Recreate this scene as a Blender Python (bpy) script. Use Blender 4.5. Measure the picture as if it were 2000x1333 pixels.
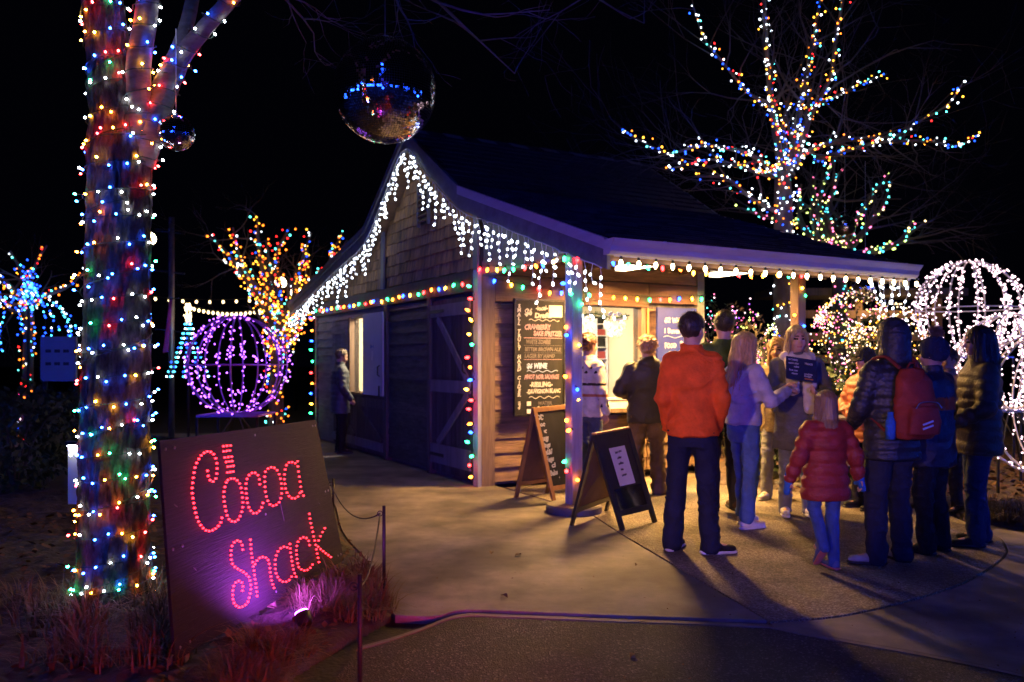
import bpy, bmesh, math, random
import numpy as np
from mathutils import Vector, Matrix

for _o in list(bpy.data.objects):
    bpy.data.objects.remove(_o)
SC = bpy.context.scene
COL = SC.collection
rng = random.Random(7)
R = math.radians

# ------------------------------------------------------------------ camera, world, exposure
F, HZ, CH = 1611.0, 705.0, 1.45          # focal length in photo pixels, horizon row, eye height
cam_d = bpy.data.cameras.new('camera')
cam = bpy.data.objects.new('camera', cam_d)
COL.objects.link(cam)
cam.location = (0, 0, CH)
cam.rotation_euler = (R(90), 0, 0)
cam_d.sensor_width = 36
cam_d.lens = 36 * F / 2000
cam_d.shift_y = (HZ - 666.5) / 2000
cam_d.clip_end = 500
cam_d.clip_start = 0.05
cam_d.dof.use_dof = True
cam_d.dof.focus_distance = 5.4
cam_d.dof.aperture_fstop = 2.0
SC.camera = cam

wd = bpy.data.worlds.new('World')
SC.world = wd
wd.use_nodes = True
_bg = wd.node_tree.nodes['Background']
_bg.inputs[0].default_value = (0.10, 0.11, 0.32, 1)
_bg.inputs[1].default_value = 0.004

SC.view_settings.view_transform = 'Standard'
SC.view_settings.look = 'None'
SC.view_settings.exposure = 0
SC.view_settings.gamma = 1
SC.render.engine = 'CYCLES'
cy = SC.cycles
cy.use_denoising = True
cy.use_light_tree = True
cy.max_bounces = 5
cy.diffuse_bounces = 2
cy.glossy_bounces = 3
cy.sample_clamp_indirect = 4
cy.sample_clamp_direct = 0
cy.caustics_reflective = False
cy.caustics_refractive = False


# ------------------------------------------------------------------ helpers
def at(px, py, d):
    return Vector(((px - 1000) / F * d, d, CH - (py - HZ) / F * d))


def gp(px, py, z=0.0):
    d = (CH - z) * F / (py - HZ)
    return at(px, py, d)


def tag(o, label=None, cat=None, group=None, kind=None):
    if label: o['label'] = label
    if cat: o['category'] = cat
    if group: o['group'] = group
    if kind: o['kind'] = kind
    return o


def link(o, parent=None):
    COL.objects.link(o)
    if parent is not None:
        o.parent = parent
    return o


def empty(name, loc=(0, 0, 0), rz=0.0, parent=None):
    o = bpy.data.objects.new(name, None)
    o.empty_display_size = 0.1
    link(o, parent)
    o.location = loc
    o.rotation_euler = (0, 0, rz)
    return o


def thing(name, label, cat, loc=(0, 0, 0), rz=0.0, group=None):
    return tag(empty(name, loc, rz), label, cat, group)


class MB:
    """collects boxes, tubes and sheets; build() links them as one mesh object"""

    def __init__(s):
        s.v, s.f, s.m = [], [], []

    def add(s, vs, fs, mi=0):
        b = len(s.v)
        s.v.extend([tuple(p) for p in vs])
        s.f.extend([tuple(b + i for i in f) for f in fs])
        s.m.extend([mi] * len(fs))
        return s

    def box(s, x, y, z, mi=0, M=None):
        vs = [Vector((a, b, c)) for c in z for b in y for a in x]
        if M is not None:
            vs = [M @ p for p in vs]
        return s.add(vs, [(0, 2, 3, 1), (4, 5, 7, 6), (0, 1, 5, 4), (2, 6, 7, 3), (0, 4, 6, 2), (1, 3, 7, 5)], mi)

    def bar(s, a, b, w, h=None, mi=0, up=(0, 0, 1)):
        """rectangular bar from a to b"""
        a, b = Vector(a), Vector(b)
        h = w if h is None else h
        t = (b - a).normalized()
        up = Vector(up)
        if abs(t.dot(up)) > 0.98:
            up = Vector((1, 0, 0))
        sx = t.cross(up).normalized()
        sy = sx.cross(t)
        c = [(-w / 2, -h / 2), (w / 2, -h / 2), (w / 2, h / 2), (-w / 2, h / 2)]
        vs = [a + sx * i + sy * j for i, j in c] + [b + sx * i + sy * j for i, j in c]
        return s.add(vs, [(3, 2, 1, 0), (4, 5, 6, 7), (0, 1, 5, 4), (1, 2, 6, 5), (2, 3, 7, 6), (3, 0, 4, 7)], mi)

    def tube(s, pts, rad, n=6, mi=0, cap=True, warp=None):
        pts = [Vector(p) for p in pts]
        if not hasattr(rad, '__len__'):
            rad = [rad] * len(pts)
        vs, fs = [], []
        ref = None
        for i, p in enumerate(pts):
            t = (pts[min(i + 1, len(pts) - 1)] - pts[max(i - 1, 0)])
            t = t.normalized() if t.length > 1e-9 else Vector((0, 0, 1))
            if ref is None:
                ref = Vector((1, 0, 0)) if abs(t.x) < 0.9 else Vector((0, 1, 0))
            ref = (ref - t * ref.dot(t))
            ref = ref.normalized() if ref.length > 1e-6 else t.orthogonal().normalized()
            bi = t.cross(ref)
            for k in range(n):
                a = 2 * math.pi * k / n
                r = rad[i]
                if warp is not None:
                    r *= warp(i, a)
                vs.append(p + (ref * math.cos(a) + bi * math.sin(a)) * r)
        for i in range(len(pts) - 1):
            for k in range(n):
                k2 = (k + 1) % n
                fs.append((i * n + k, i * n + k2, (i + 1) * n + k2, (i + 1) * n + k))
        if cap:
            fs.append(tuple(range(n - 1, -1, -1)))
            fs.append(tuple((len(pts) - 1) * n + k for k in range(n)))
        return s.add(vs, fs, mi)

    def lathe(s, prof, n=12, c=(0, 0, 0), mi=0, M=None):
        c = Vector(c)
        vs, fs = [], []
        for r, z in prof:
            for k in range(n):
                a = 2 * math.pi * k / n
                p = Vector((r * math.cos(a), r * math.sin(a), z))
                vs.append(c + (M @ p if M is not None else p))
        for i in range(len(prof) - 1):
            for k in range(n):
                k2 = (k + 1) % n
                fs.append((i * n + k, i * n + k2, (i + 1) * n + k2, (i + 1) * n + k))
        fs.append(tuple(range(n - 1, -1, -1)))
        fs.append(tuple((len(prof) - 1) * n + k for k in range(n)))
        return s.add(vs, fs, mi)

    def prism(s, poly, z0, z1, mi=0):
        n = len(poly)
        vs = [(p[0], p[1], z0) for p in poly] + [(p[0], p[1], z1) for p in poly]
        area = sum(poly[i][0] * poly[(i + 1) % n][1] - poly[(i + 1) % n][0] * poly[i][1] for i in range(n))
        o = list(range(n)) if area > 0 else list(range(n - 1, -1, -1))
        fs = [tuple(o[::-1]), tuple(n + i for i in o)]
        for i in range(n):
            a, b = o[i], o[(i + 1) % n]
            fs.append((a, b, n + b, n + a))
        return s.add(vs, fs, mi)

    def mesh(s, name, mats, smooth=False):
        me = bpy.data.meshes.new(name)
        me.from_pydata(s.v, [], s.f)
        for m in (mats if isinstance(mats, (list, tuple)) else [mats]):
            me.materials.append(m)
        if any(s.m):
            me.polygons.foreach_set('material_index', s.m)
        if smooth:
            me.polygons.foreach_set('use_smooth', [True] * len(me.polygons))
        me.update()
        return me

    def build(s, name, mats, parent=None, smooth=False):
        o = bpy.data.objects.new(name, s.mesh(name, mats, smooth))
        return link(o, parent)


def np_mesh(name, V, Fq, mats, smooth=True, mi=None):
    """mesh from numpy arrays: V (n,3), Fq (m,k)"""
    me = bpy.data.meshes.new(name)
    V = np.asarray(V, np.float32)
    Fq = np.asarray(Fq, np.int32)
    k = Fq.shape[1]
    me.vertices.add(len(V))
    me.vertices.foreach_set('co', V.ravel())
    me.loops.add(Fq.size)
    me.loops.foreach_set('vertex_index', Fq.ravel())
    me.polygons.add(len(Fq))
    me.polygons.foreach_set('loop_start', np.arange(0, Fq.size, k, dtype=np.int32))
    me.polygons.foreach_set('loop_total', np.full(len(Fq), k, np.int32))
    for m in (mats if isinstance(mats, (list, tuple)) else [mats]):
        me.materials.append(m)
    if mi is not None:
        me.polygons.foreach_set('material_index', np.asarray(mi, np.int32))
    me.polygons.foreach_set('use_smooth', np.full(len(Fq), smooth))
    me.update(calc_edges=True)
    me.validate()
    return me


def catmull(pts, n=6):
    P = [Vector(p) for p in pts]
    P = [P[0] * 2 - P[1]] + P + [P[-1] * 2 - P[-2]]
    out = []
    for i in range(1, len(P) - 2):
        a, b, c, d = P[i - 1:i + 3]
        for k in range(n):
            t = k / n
            out.append(0.5 * ((2 * b) + (c - a) * t + (2 * a - 5 * b + 4 * c - d) * t * t + (3 * b - a - 3 * c + d) * t ** 3))
    out.append(P[-2].copy())
    return out


def lerp_list(vals, n):
    out = []
    for i in range(len(vals) - 1):
        for k in range(n):
            out.append(vals[i] + (vals[i + 1] - vals[i]) * k / n)
    return out + [vals[-1]]


def vnoise(P, seed=0):
    """value noise, P (n,3) -> (n,) in 0..1"""
    P = np.asarray(P, np.float64)
    i = np.floor(P).astype(np.int64)
    f = P - i
    f = f * f * (3 - 2 * f)

    def h(a, b, c):
        n = (a * 374761393 + b * 668265263 + c * 2147483647 + seed * 974634777) & 0xFFFFFFFF
        n = ((n ^ (n >> 13)) * 1274126177) & 0xFFFFFFFF
        return ((n ^ (n >> 16)) & 0xFFFF) / 65535.0
    r = 0
    for dx in (0, 1):
        for dy in (0, 1):
            for dz in (0, 1):
                w = (f[:, 0] if dx else 1 - f[:, 0]) * (f[:, 1] if dy else 1 - f[:, 1]) * (f[:, 2] if dz else 1 - f[:, 2])
                r = r + w * h(i[:, 0] + dx, i[:, 1] + dy, i[:, 2] + dz)
    return r


# ------------------------------------------------------------------ materials
def _nt(name):
    m = bpy.data.materials.new(name)
    m.use_nodes = True
    nt = m.node_tree
    return m, nt, nt.nodes, nt.links, nt.nodes['Principled BSDF']


def mat(name, col, rough=0.7, metal=0.0, var=0.25, scale=8.0, stretch=(1, 1, 1), bump=0.0, bscale=None, spec=0.4,
        col2=None, rand=0.0, detail=6.0, coat=0.0, sheen=0.0, transl=0.0):
    """procedural surface: noise between two tones, bump, per-object tone shift"""
    m, nt, N, L, B = _nt(name)
    tc = N.new('ShaderNodeTexCoord')
    mp = N.new('ShaderNodeMapping')
    mp.inputs['Scale'].default_value = stretch
    L.new(tc.outputs['Object'], mp.inputs['Vector'])
    nz = N.new('ShaderNodeTexNoise')
    nz.inputs['Scale'].default_value = scale
    nz.inputs['Detail'].default_value = detail
    nz.inputs['Roughness'].default_value = 0.62
    L.new(mp.outputs[0], nz.inputs['Vector'])
    rp = N.new('ShaderNodeValToRGB')
    c = Vector(col)
    c2 = Vector(col2) if col2 is not None else c * (1 - var)
    c1 = c * (1 + var) if col2 is None else c
    rp.color_ramp.elements[0].position = 0.3
    rp.color_ramp.elements[1].position = 0.7
    rp.color_ramp.elements[0].color = (*c2, 1)
    rp.color_ramp.elements[1].color = (*c1, 1)
    L.new(nz.outputs['Fac'], rp.inputs[0])
    out = rp.outputs[0]
    if rand > 0:
        oi = N.new('ShaderNodeObjectInfo')
        mr = N.new('ShaderNodeMapRange')
        mr.inputs[3].default_value = 1 - rand
        mr.inputs[4].default_value = 1 + rand
        L.new(oi.outputs['Random'], mr.inputs[0])
        hs = N.new('ShaderNodeHueSaturation')
        L.new(mr.outputs[0], hs.inputs['Value'])
        L.new(out, hs.inputs['Color'])
        out = hs.outputs[0]
    L.new(out, B.inputs['Base Color'])
    B.inputs['Roughness'].default_value = rough
    B.inputs['Metallic'].default_value = metal
    B.inputs['Specular IOR Level'].default_value = spec
    if coat: B.inputs['Coat Weight'].default_value = coat
    if sheen:
        B.inputs['Sheen Weight'].default_value = sheen
    if transl: B.inputs['Transmission Weight'].default_value = transl
    if bump > 0:
        n2 = N.new('ShaderNodeTexNoise')
        n2.inputs['Scale'].default_value = bscale or scale * 4
        n2.inputs['Detail'].default_value = 5
        L.new(mp.outputs[0], n2.inputs['Vector'])
        bp = N.new('ShaderNodeBump')
        bp.inputs['Strength'].default_value = bump
        bp.inputs['Distance'].default_value = 0.02
        L.new(n2.outputs['Fac'], bp.inputs['Height'])
        L.new(bp.outputs[0], B.inputs['Normal'])
    return m


def emis(name, col, s, tint=None):
    m = bpy.data.materials.new(name)
    m.use_nodes = True
    nt = m.node_tree
    for n in list(nt.nodes):
        nt.nodes.remove(n)
    o = nt.nodes.new('ShaderNodeOutputMaterial')
    e = nt.nodes.new('ShaderNodeEmission')
    e.inputs[0].default_value = (*col, 1)
    e.inputs[1].default_value = s
    nt.links.new(e.outputs[0], o.inputs[0])
    m.cycles.emission_sampling = 'FRONT'
    return m


WOODSTRETCH_Z = (14, 14, 0.9)
M = {}
M['shingle'] = mat('weathered_cedar_shingle', (0.44, 0.23, 0.085), 0.85, col2=(0.045, 0.04, 0.045), scale=2.2, stretch=(9, 9, 1.2), bump=0.6, bscale=9, rand=0.35)
M['siding'] = mat('weathered_siding', (0.30, 0.185, 0.105), 0.85, col2=(0.10, 0.066, 0.045), scale=2.0, stretch=(1.2, 1.2, 10), bump=0.5, bscale=9, rand=0.25)
M['siding_grey'] = mat('grey_weathered_siding', (0.26, 0.24, 0.225), 0.85, col2=(0.12, 0.11, 0.105), scale=2.0, stretch=(1.2, 1.2, 10), bump=0.5, bscale=9, rand=0.2)
M['darkwood'] = mat('dark_stained_wood', (0.085, 0.075, 0.075), 0.75, col2=(0.03, 0.027, 0.03), scale=1.6, stretch=(10, 10, 1), bump=0.5, bscale=8, rand=0.3)
M['louvre'] = mat('dark_louvre_wood', (0.09, 0.08, 0.08), 0.7, col2=(0.025, 0.023, 0.026), scale=2.0, stretch=(2, 2, 12), bump=0.5, bscale=6, rand=0.3)
M['trim'] = mat('trim_board', (0.22, 0.15, 0.10), 0.8, col2=(0.11, 0.07, 0.05), scale=1.6, stretch=(8, 8, 0.9), bump=0.35, bscale=8)
M['beam'] = mat('header_beam', (0.16, 0.085, 0.055), 0.75, col2=(0.07, 0.04, 0.03), scale=1.5, stretch=(1, 1, 9), bump=0.35, bscale=8)
M['bluetrim'] = mat('grey_painted_trim', (0.17, 0.17, 0.18), 0.7, col2=(0.10, 0.10, 0.11), scale=2, stretch=(6, 6, 1), bump=0.2)
M['fascia'] = mat('white_fascia_metal', (0.38, 0.36, 0.38), 0.5, var=0.12, scale=3, stretch=(1, 1, 5), bump=0.06, spec=0.5)
M['rakeboard'] = mat('rake_board', (0.12, 0.12, 0.13), 0.7, var=0.3, scale=2, stretch=(1, 4, 4), bump=0.2)
M['roof'] = mat('roof_shingle', (0.020, 0.020, 0.024), 0.8, col2=(0.007, 0.007, 0.008), scale=5, bump=0.6, bscale=60, rand=0.6, spec=0.2)
M['soffit'] = mat('porch_ceiling_wood', (0.20, 0.12, 0.07), 0.75, col2=(0.10, 0.06, 0.04), scale=1.8, stretch=(1, 9, 9), bump=0.3, rand=0.2)
M['cream'] = mat('cream_interior_paint', (0.62, 0.55, 0.42), 0.7, var=0.06, scale=3)
M['white'] = mat('white_paint', (0.72, 0.72, 0.72), 0.5, var=0.05, scale=5)
M['shutter'] = mat('pale_shutter_paint', (0.42, 0.42, 0.46), 0.5, var=0.1, scale=2.5, bump=0.05)
M['iron'] = mat('black_iron', (0.03, 0.03, 0.032), 0.5, 0.6, var=0.2, scale=20, bump=0.1)
M['steel'] = mat('galvanised_steel', (0.35, 0.35, 0.36), 0.4, 0.8, var=0.2, scale=12)
M['chalk'] = mat('blackboard', (0.012, 0.012, 0.014), 0.7, col2=(0.022, 0.022, 0.024), scale=3, stretch=(3, 3, 1), spec=0.2)
M['chalktext'] = mat('chalk_white', (0.40, 0.40, 0.40), 0.9, var=0.4, scale=60)
M['chalkpink'] = mat('chalk_pink', (0.30, 0.19, 0.24), 0.9, var=0.3, scale=60)
M['chalkdim'] = mat('chalk_dim', (0.10, 0.09, 0.09), 0.9, var=0.4, scale=60)
M['chalkblue'] = mat('chalk_blue', (0.3, 0.4, 0.62), 0.9, var=0.3, scale=60)
M['paper'] = mat('white_paper', (0.62, 0.61, 0.58), 0.8, var=0.05, scale=10)
M['oak'] = mat('varnished_oak', (0.42, 0.22, 0.07), 0.45, col2=(0.28, 0.13, 0.04), scale=2, stretch=(7, 7, 1), bump=0.1)
M['hardboard'] = mat('hardboard', (0.14, 0.07, 0.04), 0.7, var=0.2, scale=6)
M['blackpaint'] = mat('black_painted_wood', (0.018, 0.018, 0.02), 0.35, var=0.3, scale=12, bump=0.05)
M['greenwire'] = mat('green_cable', (0.01, 0.025, 0.015), 0.6, var=0.2)
M['whitewire'] = mat('white_cable', (0.55, 0.55, 0.58), 0.5, var=0.1)
M['blackwire'] = mat('black_cable', (0.012, 0.012, 0.014), 0.6, var=0.2)
M['postpaint'] = mat('pale_post_paint', (0.40, 0.41, 0.46), 0.6, col2=(0.24, 0.24, 0.28), scale=2, stretch=(8, 8, 1), bump=0.2)
M['concrete'] = None
# ------------------------------------------------------------------ lamps that stand outside the picture
def floodlight(label, loc, aim, col, power, cone, blend=0.6, post=None):
    """a real floodlight on its stand: housing, lens, yoke, post and its spot lamp"""
    loc, aim = Vector(loc), Vector(aim)
    root = thing('floodlight', label, 'floodlight', (loc.x, loc.y, 0))
    d = (aim - loc).normalized()
    q = d.to_track_quat('-Z', 'Y')
    Mx = Matrix.Translation(loc - Vector((loc.x, loc.y, 0))) @ q.to_matrix().to_4x4()
    m = MB()
    m.box((-0.14, 0.14), (-0.11, 0.11), (0.02, 0.12), M=Mx)
    for k in range(6):
        m.box((-0.12 + k * 0.045, -0.11 + k * 0.045), (-0.10, 0.10), (0.12, 0.16), M=Mx)
    m.build('housing', M['iron'], root)
    MB().box((-0.125, 0.125), (-0.095, 0.095), (0.008, 0.018), M=Mx).build('lens', emis('floodlight_lens_' + str(len(bpy.data.materials)), col, 2.0), root)
    MB().tube([(0, 0, 0), (0, 0, loc.z - 0.16)], 0.035, 10).build('post', M['iron'], root)
    ld = bpy.data.lights.new('floodlight_lamp', 'SPOT')
    ld.energy = power
    ld.color = col
    ld.spot_size = R(cone)
    ld.spot_blend = blend
    ld.shadow_soft_size = 0.12
    lo = bpy.data.objects.new('lamp', ld)
    link(lo, root)
    lo.matrix_local = Mx @ Matrix.Translation((0, 0, -0.03))
    return root


floodlight('deep blue floodlight on a black post straight behind the viewer', (0.3, -7.0, 2.9), (0.3 + 0.04 * 16, 9.0, 2.0), (0.055, 0.045, 1.0), 2500, 27, 0.45)
floodlight('peach floodlight on a black post behind the viewer to the left', (-3.2, -3.5, 2.3), (1.5, 6.2, 1.2), (1.0, 0.50, 0.36), 1800, 17.5, 0.7)
floodlight('red floodlight on a short black post beside the road', (1.2, 0.6, 0.62), (-0.85, 4.2, 0.0), (1.0, 0.055, 0.02), 620, 44, 0.9)


# ------------------------------------------------------------------ ground, road, pavement
def ground_mat(name, c1, c2, scale, speck=0.0, speckscale=260, rough=0.85, bump=0.5, bscale=120, stain=None, speckcol=(0.5, 0.48, 0.44), wet=None):
    m, nt, N, L, B = _nt(name)
    tc = N.new('ShaderNodeTexCoord')
    nz = N.new('ShaderNodeTexNoise')
    nz.inputs['Scale'].default_value = scale
    nz.inputs['Detail'].default_value = 8
    nz.inputs['Roughness'].default_value = 0.65
    L.new(tc.outputs['Object'], nz.inputs['Vector'])
    rp = N.new('ShaderNodeValToRGB')
    rp.color_ramp.elements[0].position = 0.32
    rp.color_ramp.elements[1].position = 0.68
    rp.color_ramp.elements[0].color = (*c2, 1)
    rp.color_ramp.elements[1].color = (*c1, 1)
    L.new(nz.outputs['Fac'], rp.inputs[0])
    out = rp.outputs[0]
    vo = None
    if speck:
        vo = N.new('ShaderNodeTexVoronoi')
        vo.inputs['Scale'].default_value = speckscale
        L.new(tc.outputs['Object'], vo.inputs['Vector'])
        sep = N.new('ShaderNodeSeparateColor')
        L.new(vo.outputs['Color'], sep.inputs[0])
        r2 = N.new('ShaderNodeValToRGB')
        r2.color_ramp.elements[0].position = 1 - speck
        r2.color_ramp.elements[1].position = min(1, 1 - speck + 0.15)
        L.new(sep.outputs[0], r2.inputs[0])
        mx = N.new('ShaderNodeMix')
        mx.data_type = 'RGBA'
        L.new(r2.outputs[0], mx.inputs['Factor'])
        L.new(out, mx.inputs[6])
        mx.inputs[7].default_value = (*speckcol, 1)
        out = mx.outputs[2]
    if stain:
        n3 = N.new('ShaderNodeTexNoise')
        n3.inputs['Scale'].default_value = stain
        n3.inputs['Detail'].default_value = 4
        L.new(tc.outputs['Object'], n3.inputs['Vector'])
        mr = N.new('ShaderNodeMapRange')
        mr.inputs[1].default_value = 0.38
        mr.inputs[2].default_value = 0.62
        mr.inputs[3].default_value = 0.45
        mr.inputs[4].default_value = 1.1
        L.new(n3.outputs['Fac'], mr.inputs[0])
        hs = N.new('ShaderNodeHueSaturation')
        L.new(mr.outputs[0], hs.inputs['Value'])
        L.new(out, hs.inputs['Color'])
        out = hs.outputs[0]
    L.new(out, B.inputs['Base Color'])
    B.inputs['Roughness'].default_value = rough
    n2 = N.new('ShaderNodeTexNoise')
    n2.inputs['Scale'].default_value = bscale
    n2.inputs['Detail'].default_value = 4
    L.new(tc.outputs['Object'], n2.inputs['Vector'])
    bp = N.new('ShaderNodeBump')
    bp.inputs['Strength'].default_value = bump
    bp.inputs['Distance'].default_value = 0.01
    L.new((vo.outputs['Distance'] if vo else n2.outputs['Fac']), bp.inputs['Height'])
    L.new(bp.outputs[0], B.inputs['Normal'])
    return m


M['soil'] = ground_mat('mulch_soil', (0.05, 0.037, 0.028), (0.018, 0.014, 0.012), 9, bump=1.0, bscale=40)
M['concrete'] = ground_mat('trowelled_concrete', (0.25, 0.222, 0.195), (0.15, 0.135, 0.12), 5, speck=0.05, speckscale=160, speckcol=(0.16, 0.15, 0.14), rough=0.75, bump=0.15, stain=1.4)
M['aggregate'] = ground_mat('exposed_aggregate', (0.23, 0.18, 0.125), (0.11, 0.085, 0.06), 24, speck=0.35, speckscale=105, rough=0.7, bump=0.9, stain=1.5, speckcol=(0.36, 0.31, 0.24))
M['asphalt'] = ground_mat('asphalt', (0.040, 0.037, 0.037), (0.018, 0.017, 0.018), 20, speck=0.16, speckscale=120, rough=0.75, bump=1.0, stain=1.7, speckcol=(0.17, 0.16, 0.15))

gnd = MB().add([(-150, -60, -0.045), (150, -60, -0.045), (150, 200, -0.045), (-150, 200, -0.045)], [(0, 1, 2, 3)]).build('ground', M['soil'])
gnd['kind'] = 'structure'

g2 = lambda px, py: gp(px, py).to_2d()
# pavement pieces: a trowelled slab in front of the shed, an aggregate half-disc before the porch, a smooth path beyond it
bed_edge = [g2(560, 880), g2(640, 960), g2(668, 1035), g2(718, 1095), g2(752, 1150), g2(768, 1198)]
front_edge = [g2(772, 1202), g2(850, 1204), g2(900, 1192), g2(1000, 1194), g2(1200, 1202), g2(1350, 1207), g2(1497, 1212)]
joint = [g2(1497, 1212), g2(1350, 1126), g2(1210, 1043), g2(1150, 1003)]


def smooth2(pts, n=5):
    return [p.to_2d() for p in catmull([Vector((p[0], p[1], 0)) for p in pts], n)]


slab_a = smooth2(bed_edge) + smooth2(front_edge) + [joint[1], joint[2], joint[3]] + [Vector((-0.1, 9.4)), Vector((-4.0, 16.5)), Vector((-7.5, 16.5))]
MB().prism(slab_a, -0.1, 0.0).build('pavement', M['concrete'])['kind'] = 'structure'
arc = smooth2([g2(1505, 1215), g2(1640, 1203), g2(1770, 1174), g2(1880, 1138), g2(1952, 1094), g2(1962, 1068), g2(1930, 1040), g2(1800, 985)], 6)
off = Vector((0.016, 0.012))
jb = [p + off for p in joint]
slab_b = [jb[3], jb[2], jb[1]] + arc + [Vector((4.6, 9.0)), Vector((4.4, 11.6)), Vector((-0.075, 9.43))]
MB().prism(slab_b, -0.1, 0.002).build('pavement', M['aggregate'])['kind'] = 'structure'
arc_out = [p + (p - Vector((2.2, 6.4))).normalized() * 0.018 for p in arc[:-6]]
edge_r = smooth2([g2(1512, 1222), g2(1640, 1246), g2(1800, 1274), g2(2000, 1316), g2(2300, 1390)], 5)
slab_c = arc_out[::-1] + edge_r + [Vector((6.5, 4.2)), Vector((6.8, 6.0)), g2(2000, 1040), g2(1945, 1032)]
MB().prism(slab_c, -0.1, -0.003).build('pavement', M['concrete'])['kind'] = 'structure'
# concrete edging ribbon and the road
fe = smooth2([g2(700, 1262), g2(770, 1242), g2(830, 1222), g2(900, 1198), g2(1000, 1199), g2(1200, 1207), g2(1350, 1212), g2(1497, 1218)], 5) + edge_r[1:]
rib_in = [p + Vector((0, -0.012)) for p in fe]
rib_out = [p + Vector((0, -0.062)) for p in fe]
MB().prism(rib_in + rib_out[::-1], -0.1, -0.001).build('kerb', M['concrete'])['kind'] = 'structure'
road = [p + Vector((0, -0.064)) for p in fe] + [Vector((9, 3.0)), Vector((9, -12)), Vector((-0.9, -12)), Vector((-0.9, 2.6))]
MB().prism(road, -0.12, -0.006).build('road', M['asphalt'])['kind'] = 'structure'

# planting bed: a low uneven mound of mulch left of the pavement
def mound(name, x0, x1, y0, y1, n, m, hfun, material):
    xs = np.linspace(x0, x1, n)
    ys = np.linspace(y0, y1, m)
    X, Y = np.meshgrid(xs, ys)
    P = np.stack([X.ravel(), Y.ravel(), np.zeros(X.size)], 1)
    Z = hfun(P)
    P[:, 2] = Z
    idx = np.arange(n * m).reshape(m, n)
    q = np.stack([idx[:-1, :-1].ravel(), idx[:-1, 1:].ravel(), idx[1:, 1:].ravel(), idx[1:, :-1].ravel()], 1)
    o = bpy.data.objects.new(name, np_mesh(name, P, q, material))
    link(o)['kind'] = 'structure'
    return o


be = np.array([[p.x, p.y] for p in smooth2(bed_edge)] + [[-1.02, 3.9], [-0.95, 3.2], [-0.9, 2.6], [-0.9, 1.5]])
be = be[np.argsort(be[:, 1])]


def bed_h(P):
    xe = np.interp(P[:, 1], be[:, 1], be[:, 0])
    d = np.clip((xe - P[:, 0]) / 0.35, -1, 1)
    h = 0.035 * (vnoise(P * [7, 7, 1], 3) - 0.3) + 0.03 * (vnoise(P * [23, 23, 1], 4) - 0.4) + 0.02 * (vnoise(P * [2, 2, 1], 5))
    return np.where(d > 0, -0.02 + 0.05 * np.sqrt(np.clip(d, 0, 1)) + h * np.clip(d * 3, 0, 1), -0.2)


mound('flower_bed', -6.0, -0.4, 1.4, 9.0, 260, 300, bed_h, M['soil'])
M['litterbed'] = ground_mat('leaf_litter_soil', (0.11, 0.075, 0.055), (0.03, 0.022, 0.02), 14, bump=1.0, bscale=30)


def bed2_h(P):
    c = np.interp(P[:, 0], [2.6, 3.6, 4.2, 5.2, 9.0], [9.6, 8.6, 7.6, 7.0, 6.6])
    d = np.clip((P[:, 1] - c) / 0.4, -1, 1)
    h = 0.05 * (vnoise(P * [9, 9, 1], 13) - 0.3) + 0.03 * (vnoise(P * [27, 27, 1], 14) - 0.4)
    return np.where(d > 0, 0.0 + 0.06 * np.sqrt(np.clip(d, 0, 1)) + h * np.clip(d * 3, 0, 1), -0.2)


mound('flower_bed', 2.4, 9.0, 6.4, 15.0, 200, 240, bed2_h, M['litterbed'])

# night sky dome is the world itself; distant dark wood closes the view behind the lights
# ------------------------------------------------------------------ the shed: local x runs along the porch wall, local y along the gable wall
C0 = Vector((-0.37, 9.53, 0))
SHA = math.atan2(0.4877, 0.873)
SH = thing('shed', 'small weathered wooden shed with shingled gable, open porch and serving window', 'shed', C0, SHA)
SHM = Matrix.Translation(C0) @ Matrix.Rotation(SHA, 4, 'Z')
WL, DX = 6.6, 3.3          # gable length along y, shed depth along x
RF, RB = -0.27, 3.62       # roof front and back edges in x
PROF = [(7.6, 2.56), (3.15, 3.42), (1.57, 4.45), (-0.05, 3.42), (-2.9, 2.46)]


def roof_z(y):
    ys = [p[0] for p in PROF][::-1]
    zs = [p[1] for p in PROF][::-1]
    return float(np.interp(y, ys, zs))


def sbox(parent, name, x, y, z, material):
    return MB().box(x, y, z).build(name, material, parent)


def empty_part(name, parent):
    return empty(name, parent=parent)


# --- gable wall above the beam: backing plus cedar shingles, each its own piece
def gable_poly(y0, y1, z0, inset=0.10):
    ys = sorted([y0, y1] + [p[0] for p in PROF if y0 < p[0] < y1])
    return [(y0, z0), (y1, z0)] + [(y, roof_z(y) - inset) for y in ys[::-1]]


def yz_prism(poly, x0, x1):
    n = len(poly)
    vs = [(x0, p[0], p[1]) for p in poly] + [(x1, p[0], p[1]) for p in poly]
    fs = [tuple(range(n - 1, -1, -1)), tuple(range(n, 2 * n))]
    for i in range(n):
        j = (i + 1) % n
        fs.append((i, j, n + j, n + i))
    m = MB()
    m.add(vs, fs)
    return m


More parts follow.
